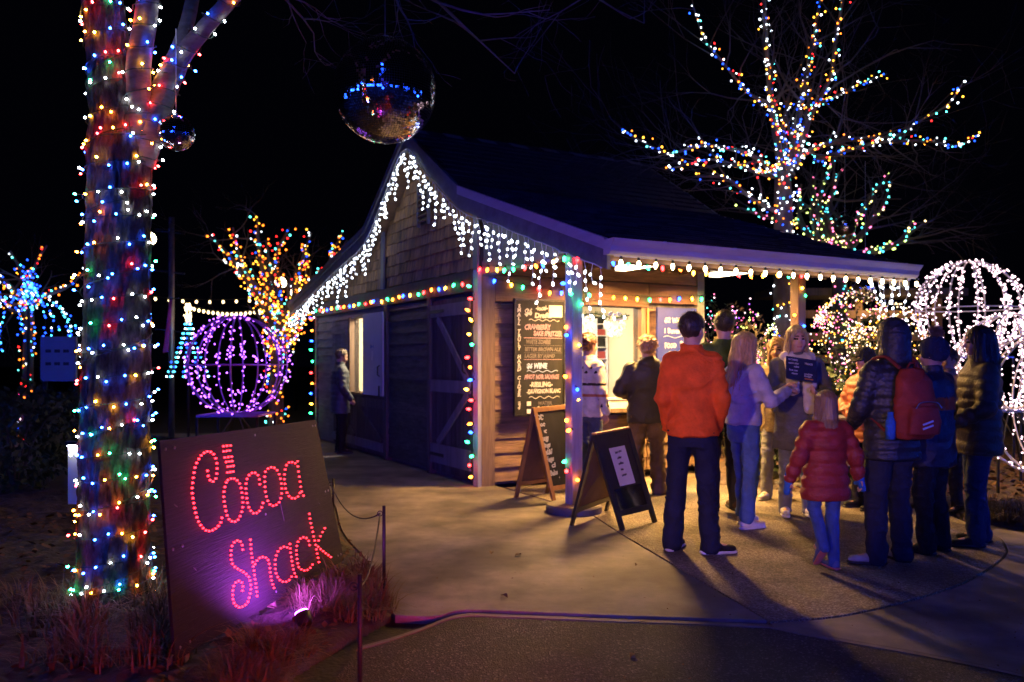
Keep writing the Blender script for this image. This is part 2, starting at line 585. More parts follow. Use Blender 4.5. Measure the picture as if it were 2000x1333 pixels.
gw = yz_prism(gable_poly(0.0, WL, 2.5), 0.02, 0.10).build('gable_wall', M['darkwood'], SH)
sub = rng.Random if False else random.Random(11)
count = 0
for row in range(13):
    zb = 2.52 + row * 0.152
    y = 0.05 - sub.random() * 0.05
    while y < WL:
        w = sub.uniform(0.10, 0.23)
        y1 = min(y + w, WL - 0.02)
        if y1 - y > 0.05:
            top = min(roof_z(y + 0.01), roof_z(y1 - 0.01)) - 0.12
            zt = min(zb + 0.21, top)
            if zt - zb > 0.05 and not (abs((y + y1) / 2 - 3.06) < 0.07):
                jz = sub.uniform(-0.008, 0.008)
                t = sub.uniform(0.013, 0.022)
                jt = sub.uniform(-0.004, 0.004)
                x0 = -0.014 - t
                m = MB()
                vs = [(x0, y + 0.003, zb + jz), (0.0, y + 0.003, zb + jz), (0.0, y1 - 0.003, zb + jz + jt), (x0, y1 - 0.003, zb + jz + jt),
                      (-0.004, y + 0.003, zt), (0.018, y + 0.003, zt), (0.018, y1 - 0.003, zt), (-0.004, y1 - 0.003, zt)]
                m.add(vs, [(3, 2, 1, 0), (4, 5, 6, 7), (0, 1, 5, 4), (1, 2, 6, 5), (2, 3, 7, 6), (3, 0, 4, 7)])
                m.build('shingle', M['shingle'], gw)
        y += w
# vertical trims on the gable
for yy, nm in ((3.06, 'a'), (0.0, 'b')):
    sbox(SH, 'trim_board', (-0.065, -0.038), (yy - 0.055, yy + 0.055), (2.5, roof_z(yy) - 0.13), M['bluetrim'])
# gable louvre vent
vent = sbox(SH, 'gable_vent', (-0.04, -0.03), (1.36, 1.66), (3.25, 3.76), M['blackpaint'])
for k in range(7):
    z = 3.28 + k * 0.068
    MB().box((-0.012, 0.012), (1.35, 1.67), (-0.028, 0.028), M=Matrix.Translation((-0.06, 0, z + 0.02)) @ Matrix.Rotation(R(38), 4, 'Y')).build('slat', M['trim'], vent)
for a, b in ((1.33, 1.36), (1.66, 1.69)):
    sbox(vent, 'vent_frame', (-0.085, -0.04), (a, b), (3.22, 3.79), M['bluetrim'])
# horizontal beam across the gable wall, and the porch gable infill boards
sbox(SH, 'beam', (-0.07, 0.10), (0.075, WL + 0.02), (2.26, 2.5), M['darkwood'])
infill = yz_prism(gable_poly(-2.0, -0.06, 2.62, 0.16), 0.03, 0.07).build('porch_gable', M['bluetrim'], SH)
for k in range(9):
    y0 = -2.0 + k * 0.215
    y1 = min(y0 + 0.207, -0.06)
    yz_prism(gable_poly(y0, y1, 2.60, 0.15), 0.008, 0.028).build('plank', M['rakeboard'], infill)
sbox(SH, 'porch_beam', (0.0, 0.14), (-2.05, -0.055), (2.44, 2.60), M['bluetrim'])
sbox(SH, 'porch_beam', (0.14, DX + 0.3), (-1.95, -1.81), (2.42, 2.58), M['beam'])

# --- lower gable wall
# backing boards around the side window (y 3.83..4.58, z .97..2.12)
lw = empty_part('front_wall', SH)
for yr, zr in (((0.0, 3.83), (0.0, 2.26)), ((4.58, WL), (0.0, 2.26)), ((3.83, 4.58), (0.0, 0.95)), ((3.83, 4.58), (2.14, 2.26))):
    sbox(lw, 'wall_panel', (0.02, 0.10), yr, zr, M['darkwood'])


def lap(parent, axis, a0, a1, z0, z1, material, face, pitch=0.165, gapn=0):
    """lapped siding boards between a0..a1; axis 'y' on the gable wall, 'x' on the porch wall; face is the wall plane"""
    z = z0
    k = 0
    while z < z1 - 0.03:
        zt = min(z + pitch + 0.02, z1)
        o = sub.uniform(-0.004, 0.004)
        j = sub.uniform(-0.005, 0.005)
        q = [(-0.034 + o, z + j), (-0.006, z + j), (0.016, zt), (-0.006, zt)]
        vs = []
        for a in (a0, a1):
            for n, zz in q:
                dz = sub.uniform(-0.003, 0.003)
                vs.append((face + n, a, zz + dz) if axis == 'y' else (a, face + n, zz + dz))
        fs = [(0, 1, 2, 3), (7, 6, 5, 4), (0, 4, 5, 1), (1, 5, 6, 2), (2, 6, 7, 3), (3, 7, 4, 0)]
        MB().add(vs, fs).build('plank', material, parent)
        z += pitch
        k += 1


lap(lw, 'y', 5.52, WL - 0.06, 0.04, 2.26, M['siding_grey'], 0.0, 0.15)
lap(lw, 'y', 2.95, 5.50, 2.14, 2.26, M['siding_grey'], -0.005, 0.14)
sbox(SH, 'corner_board', (-0.05, 0.05), (WL - 0.06, WL + 0.05), (0.0, 2.26), M['siding_grey'])
# lapped dark panel beside the barn door
lp = empty_part('louvre_panel', SH)
lap(lp, 'y', 1.36, 2.92, 0.06, 2.24, M['louvre'], -0.012, 0.162)
sbox(lp, 'frame', (-0.075, 0.02), (2.86, 2.97), (0.0, 2.26), M['darkwood'])
sbox(lp, 'frame', (-0.075, 0.02), (1.28, 1.37), (0.0, 2.26), M['darkwood'])
# barn door with braces
bd = sbox(SH, 'barn_door', (-0.02, 0.018), (0.12, 1.27), (0.05, 2.22), M['darkwood'])
for k in range(8):
    y0 = 0.125 + k * 0.143
    sbox(bd, 'plank', (-0.045 - sub.uniform(0, 0.004), -0.02), (y0, y0 + 0.137), (0.06, 2.21), M['darkwood'])
for z0, h in ((0.16, 0.24), (1.06, 0.15), (2.0, 0.15)):
    sbox(bd, 'rail', (-0.075, -0.05), (0.13, 1.26), (z0, z0 + h), M['bluetrim'])
MB().bar((-0.062, 0.20, 1.22), (-0.062, 1.05, 1.99), 0.022, 0.09).build('brace', M['bluetrim'], bd)
MB().bar((-0.062, 0.20, 1.05), (-0.062, 1.05, 0.41), 0.022, 0.09).build('brace', M['bluetrim'], bd)
MB().tube([(-0.08, 0.22, 1.3), (-0.12, 0.22, 1.33), (-0.12, 0.22, 1.42), (-0.08, 0.22, 1.45)], 0.009, 6).build('handle', M['iron'], bd)
for z in (0.27, 2.07):
    MB().box((-0.082, -0.076), (0.85, 1.27), (z - 0.02, z + 0.02)).build('hinge', M['iron'], bd)
# side serving hatch: opening, jambs, sill, pale shutter folded open, dark half-door leaf
sw = empty_part('side_window', SH)
sbox(sw, 'jamb', (-0.06, 0.10), (4.58, 4.66), (0.93, 2.16), M['trim'])
sbox(sw, 'jamb', (-0.03, 0.10), (3.80, 3.83), (0.95, 2.14), M['trim'])
sbox(sw, 'sill', (-0.11, 0.12), (3.78, 4.70), (0.915, 0.95), M['trim'])
shu = sbox(SH, 'shutter', (-0.10, -0.078), (2.94, 3.82), (0.93, 2.17), M['shutter'])
MB().tube([(-0.10, 3.06, 1.22), (-0.135, 3.06, 1.24), (-0.135, 3.06, 1.36), (-0.10, 3.06, 1.38)], 0.008, 6).build('handle', M['iron'], shu)
MB().tube([(-0.112, 3.06, 1.08), (-0.112, 3.06, 1.0), (-0.115, 3.05, 0.92)], 0.012, 6).build('latch', M['iron'], shu)
ld_ = sbox(SH, 'shutter', (-0.055, -0.035), (4.68, 5.50), (0.93, 2.12), M['darkwood'])
for k in range(5):
    sbox(ld_, 'plank', (-0.075, -0.055), (4.69 + k * 0.162, 4.69 + k * 0.162 + 0.155), (0.94, 2.11), M['siding_grey'])
for z in (1.02, 1.9):
    sbox(ld_, 'rail', (-0.098, -0.076), (4.70, 5.48), (z, z + 0.13), M['siding_grey'])
hd = sbox(SH, 'half_door', (-0.03, 0.0), (2.98, 5.50), (0.03, 0.905), M['darkwood'])
for k in range(14):
    sbox(hd, 'plank', (-0.05 - sub.uniform(0, .004), -0.03), (2.99 + k * 0.179, 2.99 + k * 0.179 + 0.173), (0.04, 0.90), M['darkwood'])
for yr in ((3.0, 4.2), (4.26, 5.48)):
    for z in (0.10, 0.74):
        sbox(hd, 'rail', (-0.075, -0.052), yr, (z, z + 0.13), M['darkwood'] if z > .5 else M['bluetrim'])
    MB().bar((-0.064, yr[0] + 0.08, 0.24), (-0.064, yr[1] - 0.08, 0.73), 0.02, 0.085).build('brace', M['darkwood'], hd)

# --- porch wall (plane y = 0, facing -y), window x 1.10..2.32, z .86..2.125
pw = empty_part('porch_wall', SH)
WX0, WX1, WZ0, WZ1 = 1.08, 2.30, 0.86, 2.13
for xr, zr in (((0.0, WX0), (0, 3.2)), ((WX1, DX), (0, 3.2)), ((WX0, WX1), (0, WZ0)), ((WX0, WX1), (WZ1, 3.2))):
    sbox(pw, 'wall_panel', xr, (0.02, 0.10), zr, M['darkwood'])
lap(pw, 'x', 0.18, WX0 - 0.02, 0.04, 2.12, M['siding'], 0.0, 0.168)
lap(pw, 'x', WX1 + 0.12, DX - 0.05, 0.04, 2.12, M['siding'], 0.0, 0.168)
lap(pw, 'x', WX0, WX1 + 0.1, 0.04, 0.76, M['siding'], -0.001, 0.168)
lap(pw, 'x', 0.18, DX - 0.05, 2.46, 3.1, M['siding'], 0.0, 0.168)
sbox(SH, 'corner_board', (0.0, 0.17), (-0.05, -0.005), (0.0, 2.5), M['trim'])
sbox(SH, 'corner_board', (-0.052, -0.004), (-0.048, 0.075), (0.0, 2.5), M['postpaint'])
sbox(SH, 'corner_board', (DX - 0.05, DX + 0.07), (-0.05, 0.1), (0.0, 3.0), M['bluetrim'])
sbox(SH, 'header_board', (0.175, 2.42), (-0.055, -0.008), (2.14, 2.44), M['beam'])
sbox(SH, 'header_board', (2.43, DX - 0.055), (-0.05, -0.008), (2.2, 2.44), M['beam'])
win = empty_part('serving_window', SH)
sbox(win, 'jamb', (WX1, WX1 + 0.07), (-0.055, 0.12), (WZ0, WZ1), M['trim'])
sbox(win, 'jamb', (WX0 - 0.02, WX0 + 0.012), (-0.04, 0.12), (WZ0, WZ1), M['trim'])
sbox(win, 'stop_bead', (WX1 + 0.085, WX1 + 0.115), (-0.07, -0.02), (WZ0 - 0.1, WZ1 - 0.0), M['oak'])
sbox(win, 'sill', (WX0 - 0.05, WX1 + 0.1), (-0.24, 0.12), (WZ0 - 0.05, WZ0 - 0.005), M['trim'])
# back and far walls
bw = empty_part('back_wall', SH)
sbox(bw, 'wall_panel', (DX, DX + 0.08), (0.1, WL), (0, 3.2), M['darkwood'])
sbox(bw, 'wall_panel', (0.02, DX), (WL - 0.04, WL + 0.04), (0, 2.5), M['darkwood'])

# --- interior seen through the windows: painted walls, floor, ceiling, partition, counter
room = empty_part('interior', SH)
sbox(room, 'interior_wall', (DX - 0.06, DX - 0.01), (0.11, WL - 0.06), (0.02, 2.48), M['cream'])
sbox(room, 'interior_wall', (0.12, DX - 0.07), (2.3, 2.34), (0.02, 2.48), M['cream'])
sbox(room, 'interior_wall', (0.12, 1.9), (5.4, 5.44), (0.02, 2.48), M['cream'])
sbox(room, 'interior_wall', (1.9, 1.94), (2.36, 5.4), (0.02, 2.48), M['cream'])
sbox(room, 'interior_floor', (0.11, DX - 0.08), (0.11, WL - 0.06), (0.0, 0.018), M['darkwood'])
sbox(room, 'interior_ceiling', (0.11, DX - 0.02), (0.11, WL - 0.06), (2.49, 2.52), M['cream'])
sbox(room, 'counter', (WX0 - 0.3, WX1 + 0.4), (0.125, 0.62), (0.80, 0.855), M['white'])

# --- porch ceiling joists and roof deck
dk = MB()
for i in range(4):
    (y0, z0), (y1, z1) = PROF[i], PROF[i + 1]
    n = Vector((z1 - z0, -(y1 - y0))).normalized() * 0.10
    vs = []
    for x in (RF + 0.03, RB - 0.03):
        vs += [(x, y0, z0 - 0.03), (x, y1, z1 - 0.03), (x, y1, z1 - 0.13), (x, y0, z0 - 0.13)]
    dk.add(vs, [(0, 1, 2, 3), (7, 6, 5, 4), (0, 4, 5, 1), (2, 6, 7, 3), (1, 5, 6, 2), (3, 7, 4, 0)])
dk.build('roof_deck', M['soffit'], SH)
ry = PROF[4]
for k in range(8):
    x = 0.22 + k * 0.47
    a = Vector((x, 0.0, roof_z(0.0) - 0.19))
    b = Vector((x, -2.72, roof_z(-2.72) - 0.19))
    MB().bar(a, b, 0.05, 0.11).build('rafter', M['soffit'], SH)
for x in (1.5, 2.95):
    sbox(SH, 'joist', (x - 0.03, x + 0.03), (-1.80, -0.06), (2.58, 2.70), M['soffit'])

# --- roof shingles (right-hand slopes face the viewer: pieces; the hidden side is one mass)
rs = empty_part('roof_covering', SH)
far = MB()


def roof_piece(m, x0, x1, ya, yb, zo):
    za, zb = roof_z(ya), roof_z(yb)
    n = Vector((0, -(zb - za), (yb - ya)))
    n = n.normalized() if n.z > 0 else -n.normalized()
    A, B_ = Vector((0, ya, za)), Vector((0, yb, zb))
    t0, t1 = 0.022 + zo, 0.006
    vs = []
    for x in (x0, x1):
        vs += [Vector((x, 0, 0)) + A + n * -0.02, Vector((x, 0, 0)) + A + n * t0, Vector((x, 0, 0)) + B_ + n * t1, Vector((x, 0, 0)) + B_ + n * -0.02]
    m.add(vs, [(0, 1, 2, 3), (7, 6, 5, 4), (0, 4, 5, 1), (1, 5, 6, 2), (2, 6, 7, 3), (3, 7, 4, 0)])


np_ = 0
for (ys, ye) in ((-2.92, -0.05), (-0.05, 1.57)):
    y = ys
    while y < ye - 0.02:
        yb = min(y + 0.19, ye)
        x = RF - 0.02 - sub.uniform(0, 0.15)
        while x < RB:
            w = sub.uniform(0.22, 0.36)
            x0, x1 = max(x, RF - 0.015), min(x + w - 0.006, RB)
            if x1 - x0 > 0.04:
                roof_piece_m = MB()
                roof_piece(roof_piece_m, x0, x1, y + sub.uniform(-0.006, 0.006), yb + 0.02 if yb < ye else yb, sub.uniform(0, 0.012))
                if np_ < 300:
                    roof_piece_m.build('shingle', M['roof'], rs)
                    np_ += 1
                else:
                    far.add(roof_piece_m.v, roof_piece_m.f)
            x += w
        y += 0.145
for (ys, ye) in ((1.57, 3.15), (3.15, 7.6)):
    y = ys
    while y < ye - 0.02:
        roof_piece(far, RF - 0.015, RB, min(y + 0.19, ye), y, 0.004)
        y += 0.15
far.build('shingles', M['roof'], rs)['kind'] = 'stuff'
for k in range(16):
    x = RF + k * 0.253
    m = MB()
    for s in (-1, 1):
        m.add([(x, 1.57, 4.49), (x + 0.27, 1.57, 4.482), (x + 0.27, 1.57 + s * 0.14, 4.40), (x, 1.57 + s * 0.14, 4.408)], [(0, 1, 2, 3) if s < 0 else (3, 2, 1, 0)])
    m.build('ridge_cap', M['roof'] if k % 2 else M['rakeboard'], rs)

# --- rake fascias on the front edge (dark board, pale metal drip edge above), gutter on the porch eave
for i in range(4):
    (y0, z0), (y1, z1) = PROF[i], PROF[i + 1]
    for xx, nm in ((RF, 0), (RB, 1)):
        vs = []
        x0, x1 = (xx - 0.022, xx + 0.012) if nm == 0 else (xx - 0.012, xx + 0.022)
        for x in (x0, x1):
            vs += [(x, y0, z0 - 0.075), (x, y1, z1 - 0.075), (x, y1, z1 - 0.25), (x, y0, z0 - 0.25)]
        fs = [(0, 1, 2, 3), (7, 6, 5, 4), (0, 4, 5, 1), (2, 6, 7, 3), (1, 5, 6, 2), (3, 7, 4, 0)]
        MB().add(vs, fs).build('rake_board', M['rakeboard'], SH)
        vs = []
        x0, x1 = (xx - 0.05, xx + 0.01) if nm == 0 else (xx - 0.01, xx + 0.04)
        for x in (x0, x1):
            vs += [(x, y0, z0 + 0.012), (x, y1, z1 + 0.012), (x, y1, z1 - 0.085), (x, y0, z0 - 0.085)]
        MB().add(vs, fs).build('drip_edge', M['fascia'] if i == 3 else M['rakeboard'], SH)
# K-profile gutter along the porch eave
gy, gz = -2.92, 2.455
prof = [(0.02, 0.0), (-0.045, 0.0), (-0.055, -0.03), (-0.10, -0.055), (-0.115, -0.10), (-0.105, -0.105), (-0.09, -0.06), (-0.045, -0.035), (-0.035, -0.01), (0.02, -0.012)]
prof = [(0.03, -0.02), (0.03, -0.125), (-0.05, -0.125), (-0.07, -0.10), (-0.075, -0.06), (-0.11, -0.02), (-0.12, 0.0), (-0.108, 0.0), (-0.063, -0.055), (-0.06, -0.095), (-0.045, -0.115), (0.02, -0.115), (0.02, -0.02)]
gu = MB()
n = len(prof)
xs = (RF - 0.05, RB + 0.06)
vs = [(x, gy + p[0], gz + p[1]) for x in xs for p in prof]
fs = [(i, (i + 1) % n, n + (i + 1) % n, n + i) for i in range(n)] + [tuple(range(n - 1, -1, -1)), tuple(range(n, 2 * n))]
gu.add(vs, fs)
for x in (RF - 0.052, RB + 0.06):
    gu.add([(x, gy + 0.03, gz - 0.0), (x, gy + 0.03, gz - 0.127), (x, gy - 0.052, gz - 0.127), (x, gy - 0.077, gz - 0.06), (x, gy - 0.122, gz + 0.002)], [(0, 1, 2, 3, 4)])
gut = gu.build('gutter', M['fascia'], SH)
for k in range(5):
    sbox(gut, 'gutter_joint', (0.2 + k * 0.8, 0.225 + k * 0.8), (gy - 0.123, gy + 0.02), (gz - 0.006, gz + 0.004), M['steel'])
MB().box((RF - 0.02, RB), (gy + 0.035, gy + 0.07), (gz - 0.17, gz - 0.01)).build('eave_board', M['soffit'], SH)
# --- porch posts on round footings
for x, y, side in ((0.06, -1.87, 0), (3.12, -1.87, 1)):
    p = empty_part('porch_post', SH)
    m = MB()
    h, c = 0.062, 0.008
    o8 = [(h, -h + c), (h, h - c), (h - c, h), (-h + c, h), (-h, h - c), (-h, -h + c), (-h + c, -h), (h - c, -h)]
    m.prism([(x + a, y + b) for a, b in o8], 0.08, 2.44 if side == 0 else 2.42)
    m.build('post', M['postpaint'] if side == 0 else M['trim'], p)
    MB().lathe([(0.27, 0.0), (0.27, 0.055), (0.255, 0.075), (0.0, 0.08)], 28, (x, y, 0)).build('footing', M['concrete'], p)


# ------------------------------------------------------------------ lamps of the shed
E_TUBE = emis('warm_fluorescent_tube', (1.0, 0.52, 0.14), 3400)
E_DIFF = emis('glowing_plastic_skirt', (1.0, 0.86, 0.6), 5)
M['lampwhite'] = mat('white_enamel', (0.7, 0.7, 0.68), 0.4, var=0.05)
for x, txt in ((1.5, 'nearer'), (2.95, 'farther')):
    r = thing('ceiling_light', 'bare fluorescent batten glowing under the porch roof, ' + ('above the chalkboard wall' if x < 2 else 'close to the pale rear post'), 'ceiling light', SHM @ Vector((x, -1.0, 2.5)), SHA, 'battens under the porch roof')
    MB().box((-0.05, 0.05), (-0.33, 0.33), (0.05, 0.085)).build('housing', M['lampwhite'], r)
    for s in (-1, 1):
        MB().tube([(s * 0.025, -0.30, 0.03), (s * 0.025, 0.30, 0.03)], 0.014, 8).build('tube', E_TUBE, r)
    for yy in (-0.325, 0.325):
        MB().box((-0.058, 0.058), (yy - 0.006, yy + 0.006), (0.002, 0.049)).build('end_cap', E_DIFF, r)
    for xx in (-0.064, 0.064):
        MB().box((xx - 0.005, xx + 0.005), (-0.331, 0.331), (0.002, 0.052)).build('added_glow_skirt', E_DIFF, r)  # skirts added to cut the tubes' side light; their glow is emission
    for k in range(7):
        MB().box((-0.057, 0.057), (-0.25 + k * 0.083, -0.246 + k * 0.083), (0.003, 0.013)).build('added_baffle', M['lampwhite'], r)  # cross blades added to limit the lengthwise spread of the light
E_ROOM = emis('warm_room_tube', (1.0, 0.80, 0.50), 480)
for x, y in ((1.6, 1.1), (0.9, 4.0)):
    r = thing('ceiling_light', 'warm strip light inside the shed ' + ('above the serving counter' if y < 2 else 'above the paper cups'), 'ceiling light', SHM @ Vector((x, y, 2.42)), SHA)
    MB().box((-0.55, 0.55), (-0.07, 0.07), (0.03, 0.07)).build('housing', M['lampwhite'], r)
    MB().box((-0.52, 0.52), (-0.05, 0.05), (0.0, 0.028)).build('diffuser', E_ROOM, r)
# ------------------------------------------------------------------ bulbs
BC = {'red': (1.0, 0.02, 0.02), 'orange': (1.0, 0.20, 0.015), 'amber': (1.0, 0.42, 0.03), 'green': (0.02, 0.75, 0.22), 'blue': (0.012, 0.07, 1.0),
      'cool': (0.80, 0.90, 1.0), 'warm': (1.0, 0.72, 0.34), 'cyan': (0.06, 0.62, 1.0), 'pink': (1.0, 0.16, 0.34), 'violet': (0.42, 0.10, 1.0),
      'rose': (1.0, 0.66, 0.74), 'lime': (0.75, 0.95, 0.20), 'teal': (0.10, 0.85, 0.75)}
_em = {}


def bulb_mat(c, s, far=False):
    if c == 'cool' and s > 30: s = s * 0.25
    k = (c, s, far)
    if k not in _em:
        _em[k] = emis('glowing_%s_bulb_%g' % (c, s), BC[c], s)
        if far: _em[k].cycles.emission_sampling = 'NONE'
    return _em[k]


_bm = bmesh.new()
bmesh.ops.create_icosphere(_bm, subdivisions=1, radius=1.0)
ICO_V = np.array([v.co[:] for v in _bm.verts])
ICO_F = np.array([[v.index for v in f.verts] for f in _bm.faces])
_bm.free()
_bm = bmesh.new()
bmesh.ops.create_icosphere(_bm, subdivisions=2, radius=1.0)
ICO2_V = np.array([v.co[:] for v in _bm.verts])
ICO2_F = np.array([[v.index for v in f.verts] for f in _bm.faces])
_bm.free()


def bulbs_mass(name, P, cols, r, s, parent, stretch=(1, 1, 1.0), part_kind='stuff', var=0.0, far=False):
    """many small bulbs joined into one part, one material slot for each colour"""
    P = np.asarray(P)
    names = sorted(set(cols))
    mi = np.array([names.index(c) for c in cols])
    n = len(P)
    rr = np.full((n, 1, 1), r)
    if var:
        rr = rr * np.random.RandomState(3).uniform(1 - var, 1 + var, (n, 1, 1))
    V = (ICO_V * np.array(stretch))[None] * rr + P[:, None, :]
    Fx = ICO_F[None] + (np.arange(n) * len(ICO_V))[:, None, None]
    me = np_mesh(name, V.reshape(-1, 3), Fx.reshape(-1, 3), [bulb_mat(c, s, far) for c in names], True, np.repeat(mi, len(ICO_F)))
    o = bpy.data.objects.new(name, me)
    link(o, parent)
    o['kind'] = part_kind
    return o


_mini = {}


def mini(c, s, parent, loc, r, name='bulb', k=1.35, d=None):
    """one bulb object; the mesh is shared for each colour"""
    key = (c, s, 'mini')
    if key not in _mini:
        _mini[key] = np_mesh(name, ICO2_V * np.array((1, 1, k)), ICO2_F, [bulb_mat(c, s)], True)
    o = bpy.data.objects.new(name, _mini[key])
    link(o, parent)
    o.location = loc
    o.scale = (r, r, r)
    if d is not None:
        o.rotation_euler = Vector(d).to_track_quat('Z', 'Y').to_euler()
    return o


_c9 = {}
M['socket'] = mat('green_socket', (0.012, 0.03, 0.018), 0.5, var=0.2)


def c9(c, s, parent, loc, d=(0, 0, -1), scale=1.0, name='bulb'):
    """teardrop bulb with its socket; d is the way it points"""
    key = (c, s)
    if key not in _c9:
        m = MB()
        m.lathe([(0.0085, 0.0), (0.013, 0.008), (0.016, 0.018), (0.0145, 0.030), (0.009, 0.042), (0.002, 0.050)], 8, (0, 0, 0.004), 0)
        m.lathe([(0.010, -0.022), (0.010, 0.003)], 8, (0, 0, 0), 1)
        _c9[key] = m.mesh(name, [bulb_mat(c, s), M['socket']], True)
    o = bpy.data.objects.new(name, _c9[key])
    link(o, parent)
    o.location = loc
    o.rotation_euler = Vector(d).to_track_quat('Z', 'Y').to_euler()
    o.scale = (scale,) * 3
    return o


CYC = ['green', 'red', 'orange', 'blue', 'amber']
lr = random.Random(21)


def c9_string(label, pts, step, group=None, s=28, jig=0.012, d=None, scale=1.0, start=0, cat='string lights'):
    """a string of teardrop bulbs along a path in world space"""
    base = Vector(pts[0])
    root = thing('string_lights', label, cat, base, 0, group)
    P = [Vector(p) - base for p in pts]
    MB().tube(P, 0.004, 5).build('cable', M['greenwire'], root)
    L_ = [0]
    for a, b in zip(P[:-1], P[1:]):
        L_.append(L_[-1] + (b - a).length)
    k, dist = start, step * 0.5
    while dist < L_[-1]:
        i = max(j for j in range(len(P) - 1) if L_[j] <= dist)
        t = (dist - L_[i]) / (L_[i + 1] - L_[i])
        q = P[i].lerp(P[i + 1], t)
        dd = Vector(d if d else (0, 0, -1)) + Vector((lr.uniform(-.4, .4), lr.uniform(-.4, .4), lr.uniform(-.3, .3)))
        dd.normalize()
        c9(CYC[(k * 1 + (1 if lr.random() < 0.15 else 0)) % 5], s, root, q + dd * 0.018 + Vector((lr.uniform(-jig, jig), lr.uniform(-jig, jig), lr.uniform(-jig, jig))), dd, scale)
        k += 1
        dist += step * lr.uniform(0.9, 1.1)
    return root


def sp(x, y, z):
    return SHM @ Vector((x, y, z))


def sag(a, b, n, drop):
    return [a.lerp(b, i / n) - Vector((0, 0, drop * 4 * (i / n) * (1 - i / n))) for i in range(n + 1)]


# multicolour strings on the shed
c9_string('multicolour bulbs strung along the dark beam of the gable wall', sag(sp(-0.10, WL - 0.1, 2.40), sp(-0.10, 0.0, 2.40), 12, 0.03), 0.24)
z_ = [2.36, 1.8, 1.2, 0.6, 0.08]
c9_string('multicolour bulbs wound down the shed corner beside the barn door', [sp(-0.09, 0.015 + 0.05 * (-1) ** i, 2.36 - i * 0.152) for i in range(16)], 0.155, d=(-0.6, -0.5, 0.1), scale=1.1)
c9_string('multicolour bulbs along the red header above the serving window', sag(sp(0.05, -0.10, 2.42), sp(1.5, -0.10, 2.30), 6, 0.04) + sag(sp(1.5, -0.10, 2.30), sp(DX + 0.05, -0.10, 2.33), 8, 0.03)[1:], 0.19, start=3, scale=1.05)
c9_string('multicolour bulbs along the beam over the porch posts', sag(sp(-0.04, 0.0, 2.56), sp(-0.04, -1.85, 2.47), 8, 0.05) + sag(sp(-0.02, -1.99, 2.46), sp(3.1, -1.99, 2.44), 14, 0.04), 0.20, start=1, scale=1.05)
pp = []
for i in range(18):
    a = i * 1.9
    pp.append(sp(0.06 + 0.085 * math.cos(a), -1.87 + 0.085 * math.sin(a), 2.36 - i * 0.13))
root = c9_string('multicolour bulbs wound down the porch post beside the menu easels', pp, 0.145, d=(-0.4, -0.7, 0.0), scale=1.1, start=2)
c9_string('multicolour bulbs wound down the rear porch post', [sp(3.12 + 0.09 * math.cos(i * 1.9 + 4), -1.87 + 0.09 * math.sin(i * 1.9 + 4), 2.34 - i * 0.13) for i in range(12)], 0.16, d=(-0.2, -0.8, 0), scale=1.05, start=4)
c9_string('multicolour bulbs hanging on the far left corner of the shed', [sp(-0.08, WL + 0.02, 2.3 - i * 0.17) for i in range(12)], 0.19, d=(-0.9, 0.2, 0), scale=1.1, start=1)

# warm bulbs along the porch eave
root = thing('string_lights', 'warm white bulbs hanging in a row along the white porch gutter', 'string lights', sp(RF, gy, gz - 0.14))
inv = lambda p: Vector(p) - root.location
MB().tube([inv(sp(RF + 0.02 + i * 0.2, gy - 0.02, gz - 0.135)) for i in range(21)], 0.004, 5).build('cable', M['whitewire'], root)
for k in range(22):
    c9('warm', 26, root, inv(sp(RF + 0.09 + k * 0.185, gy - 0.022, gz - 0.16)), (lr.uniform(-.08, .08), lr.uniform(-.08, .08), -1), 1.15)


# icicle lights along the rake
def icicles(label, path, step, lens, r, s, rnd, maxn=300, tilt=0.0, keep=None):
    """white cable along path with hanging strands; nearest bulbs as pieces, the rest as one mass"""
    base = Vector(path[0])
    root = thing('icicle_lights', label, 'icicle lights', base)
    P = [Vector(p) - base for p in path]
    cable = MB()
    dense = catmull(P, 8)
    cable.tube([p + Vector((0, 0, rnd.uniform(-.008, .008))) for p in dense], 0.0055, 5)
    L_ = [0]
    for a, b in zip(dense[:-1], dense[1:]):
        L_.append(L_[-1] + (b - a).length)
    bl = []
    dist = step * 0.5
    k = 0
    while dist < L_[-1]:
        i = max(j for j in range(len(dense) - 1) if L_[j] <= dist)
        q = dense[i].lerp(dense[i + 1], (dist - L_[i]) / max(L_[i + 1] - L_[i], 1e-6))
        ln = lens[k % len(lens)] * rnd.uniform(0.75, 1.2)
        nb = max(2, int(ln / 0.082) + 1)
        pts = [q]
        cur = q.copy()
        dx = Vector((0, 0, 0))
        for j in range(nb):
            dx = dx * 0.5 + Vector((rnd.uniform(-.02, .02), rnd.uniform(-.02, .02), 0))
            cur = cur + Vector((0, 0, -ln / nb)) + dx
            pts.append(cur.copy())
            dv = Vector((rnd.uniform(-1, 1), rnd.uniform(-1, 1), rnd.uniform(-1.4, -0.2))).normalized()
            bl.append((cur + dv * 0.022, dv))
            cable.tube([cur, cur + dv * 0.016], 0.0035, 4)
        cable.tube(pts, 0.003, 4)
        k += 1
        dist += step * rnd.uniform(0.75, 1.25)
    cable.build('cable', M['whitewire'], root)
    bl.sort(key=lambda t: (t[0] + base - Vector((0, 0, CH))).length)
    for p, dv in bl[:maxn]:
        mini('cool', s, root, p, r * rnd.uniform(0.85, 1.15), d=dv, k=1.7)
    if len(bl) > maxn:
        bulbs_mass('bulbs', [tuple(p) for p, _ in bl[maxn:]], ['cool'] * (len(bl) - maxn), r * 1.15, s, root)
    return root


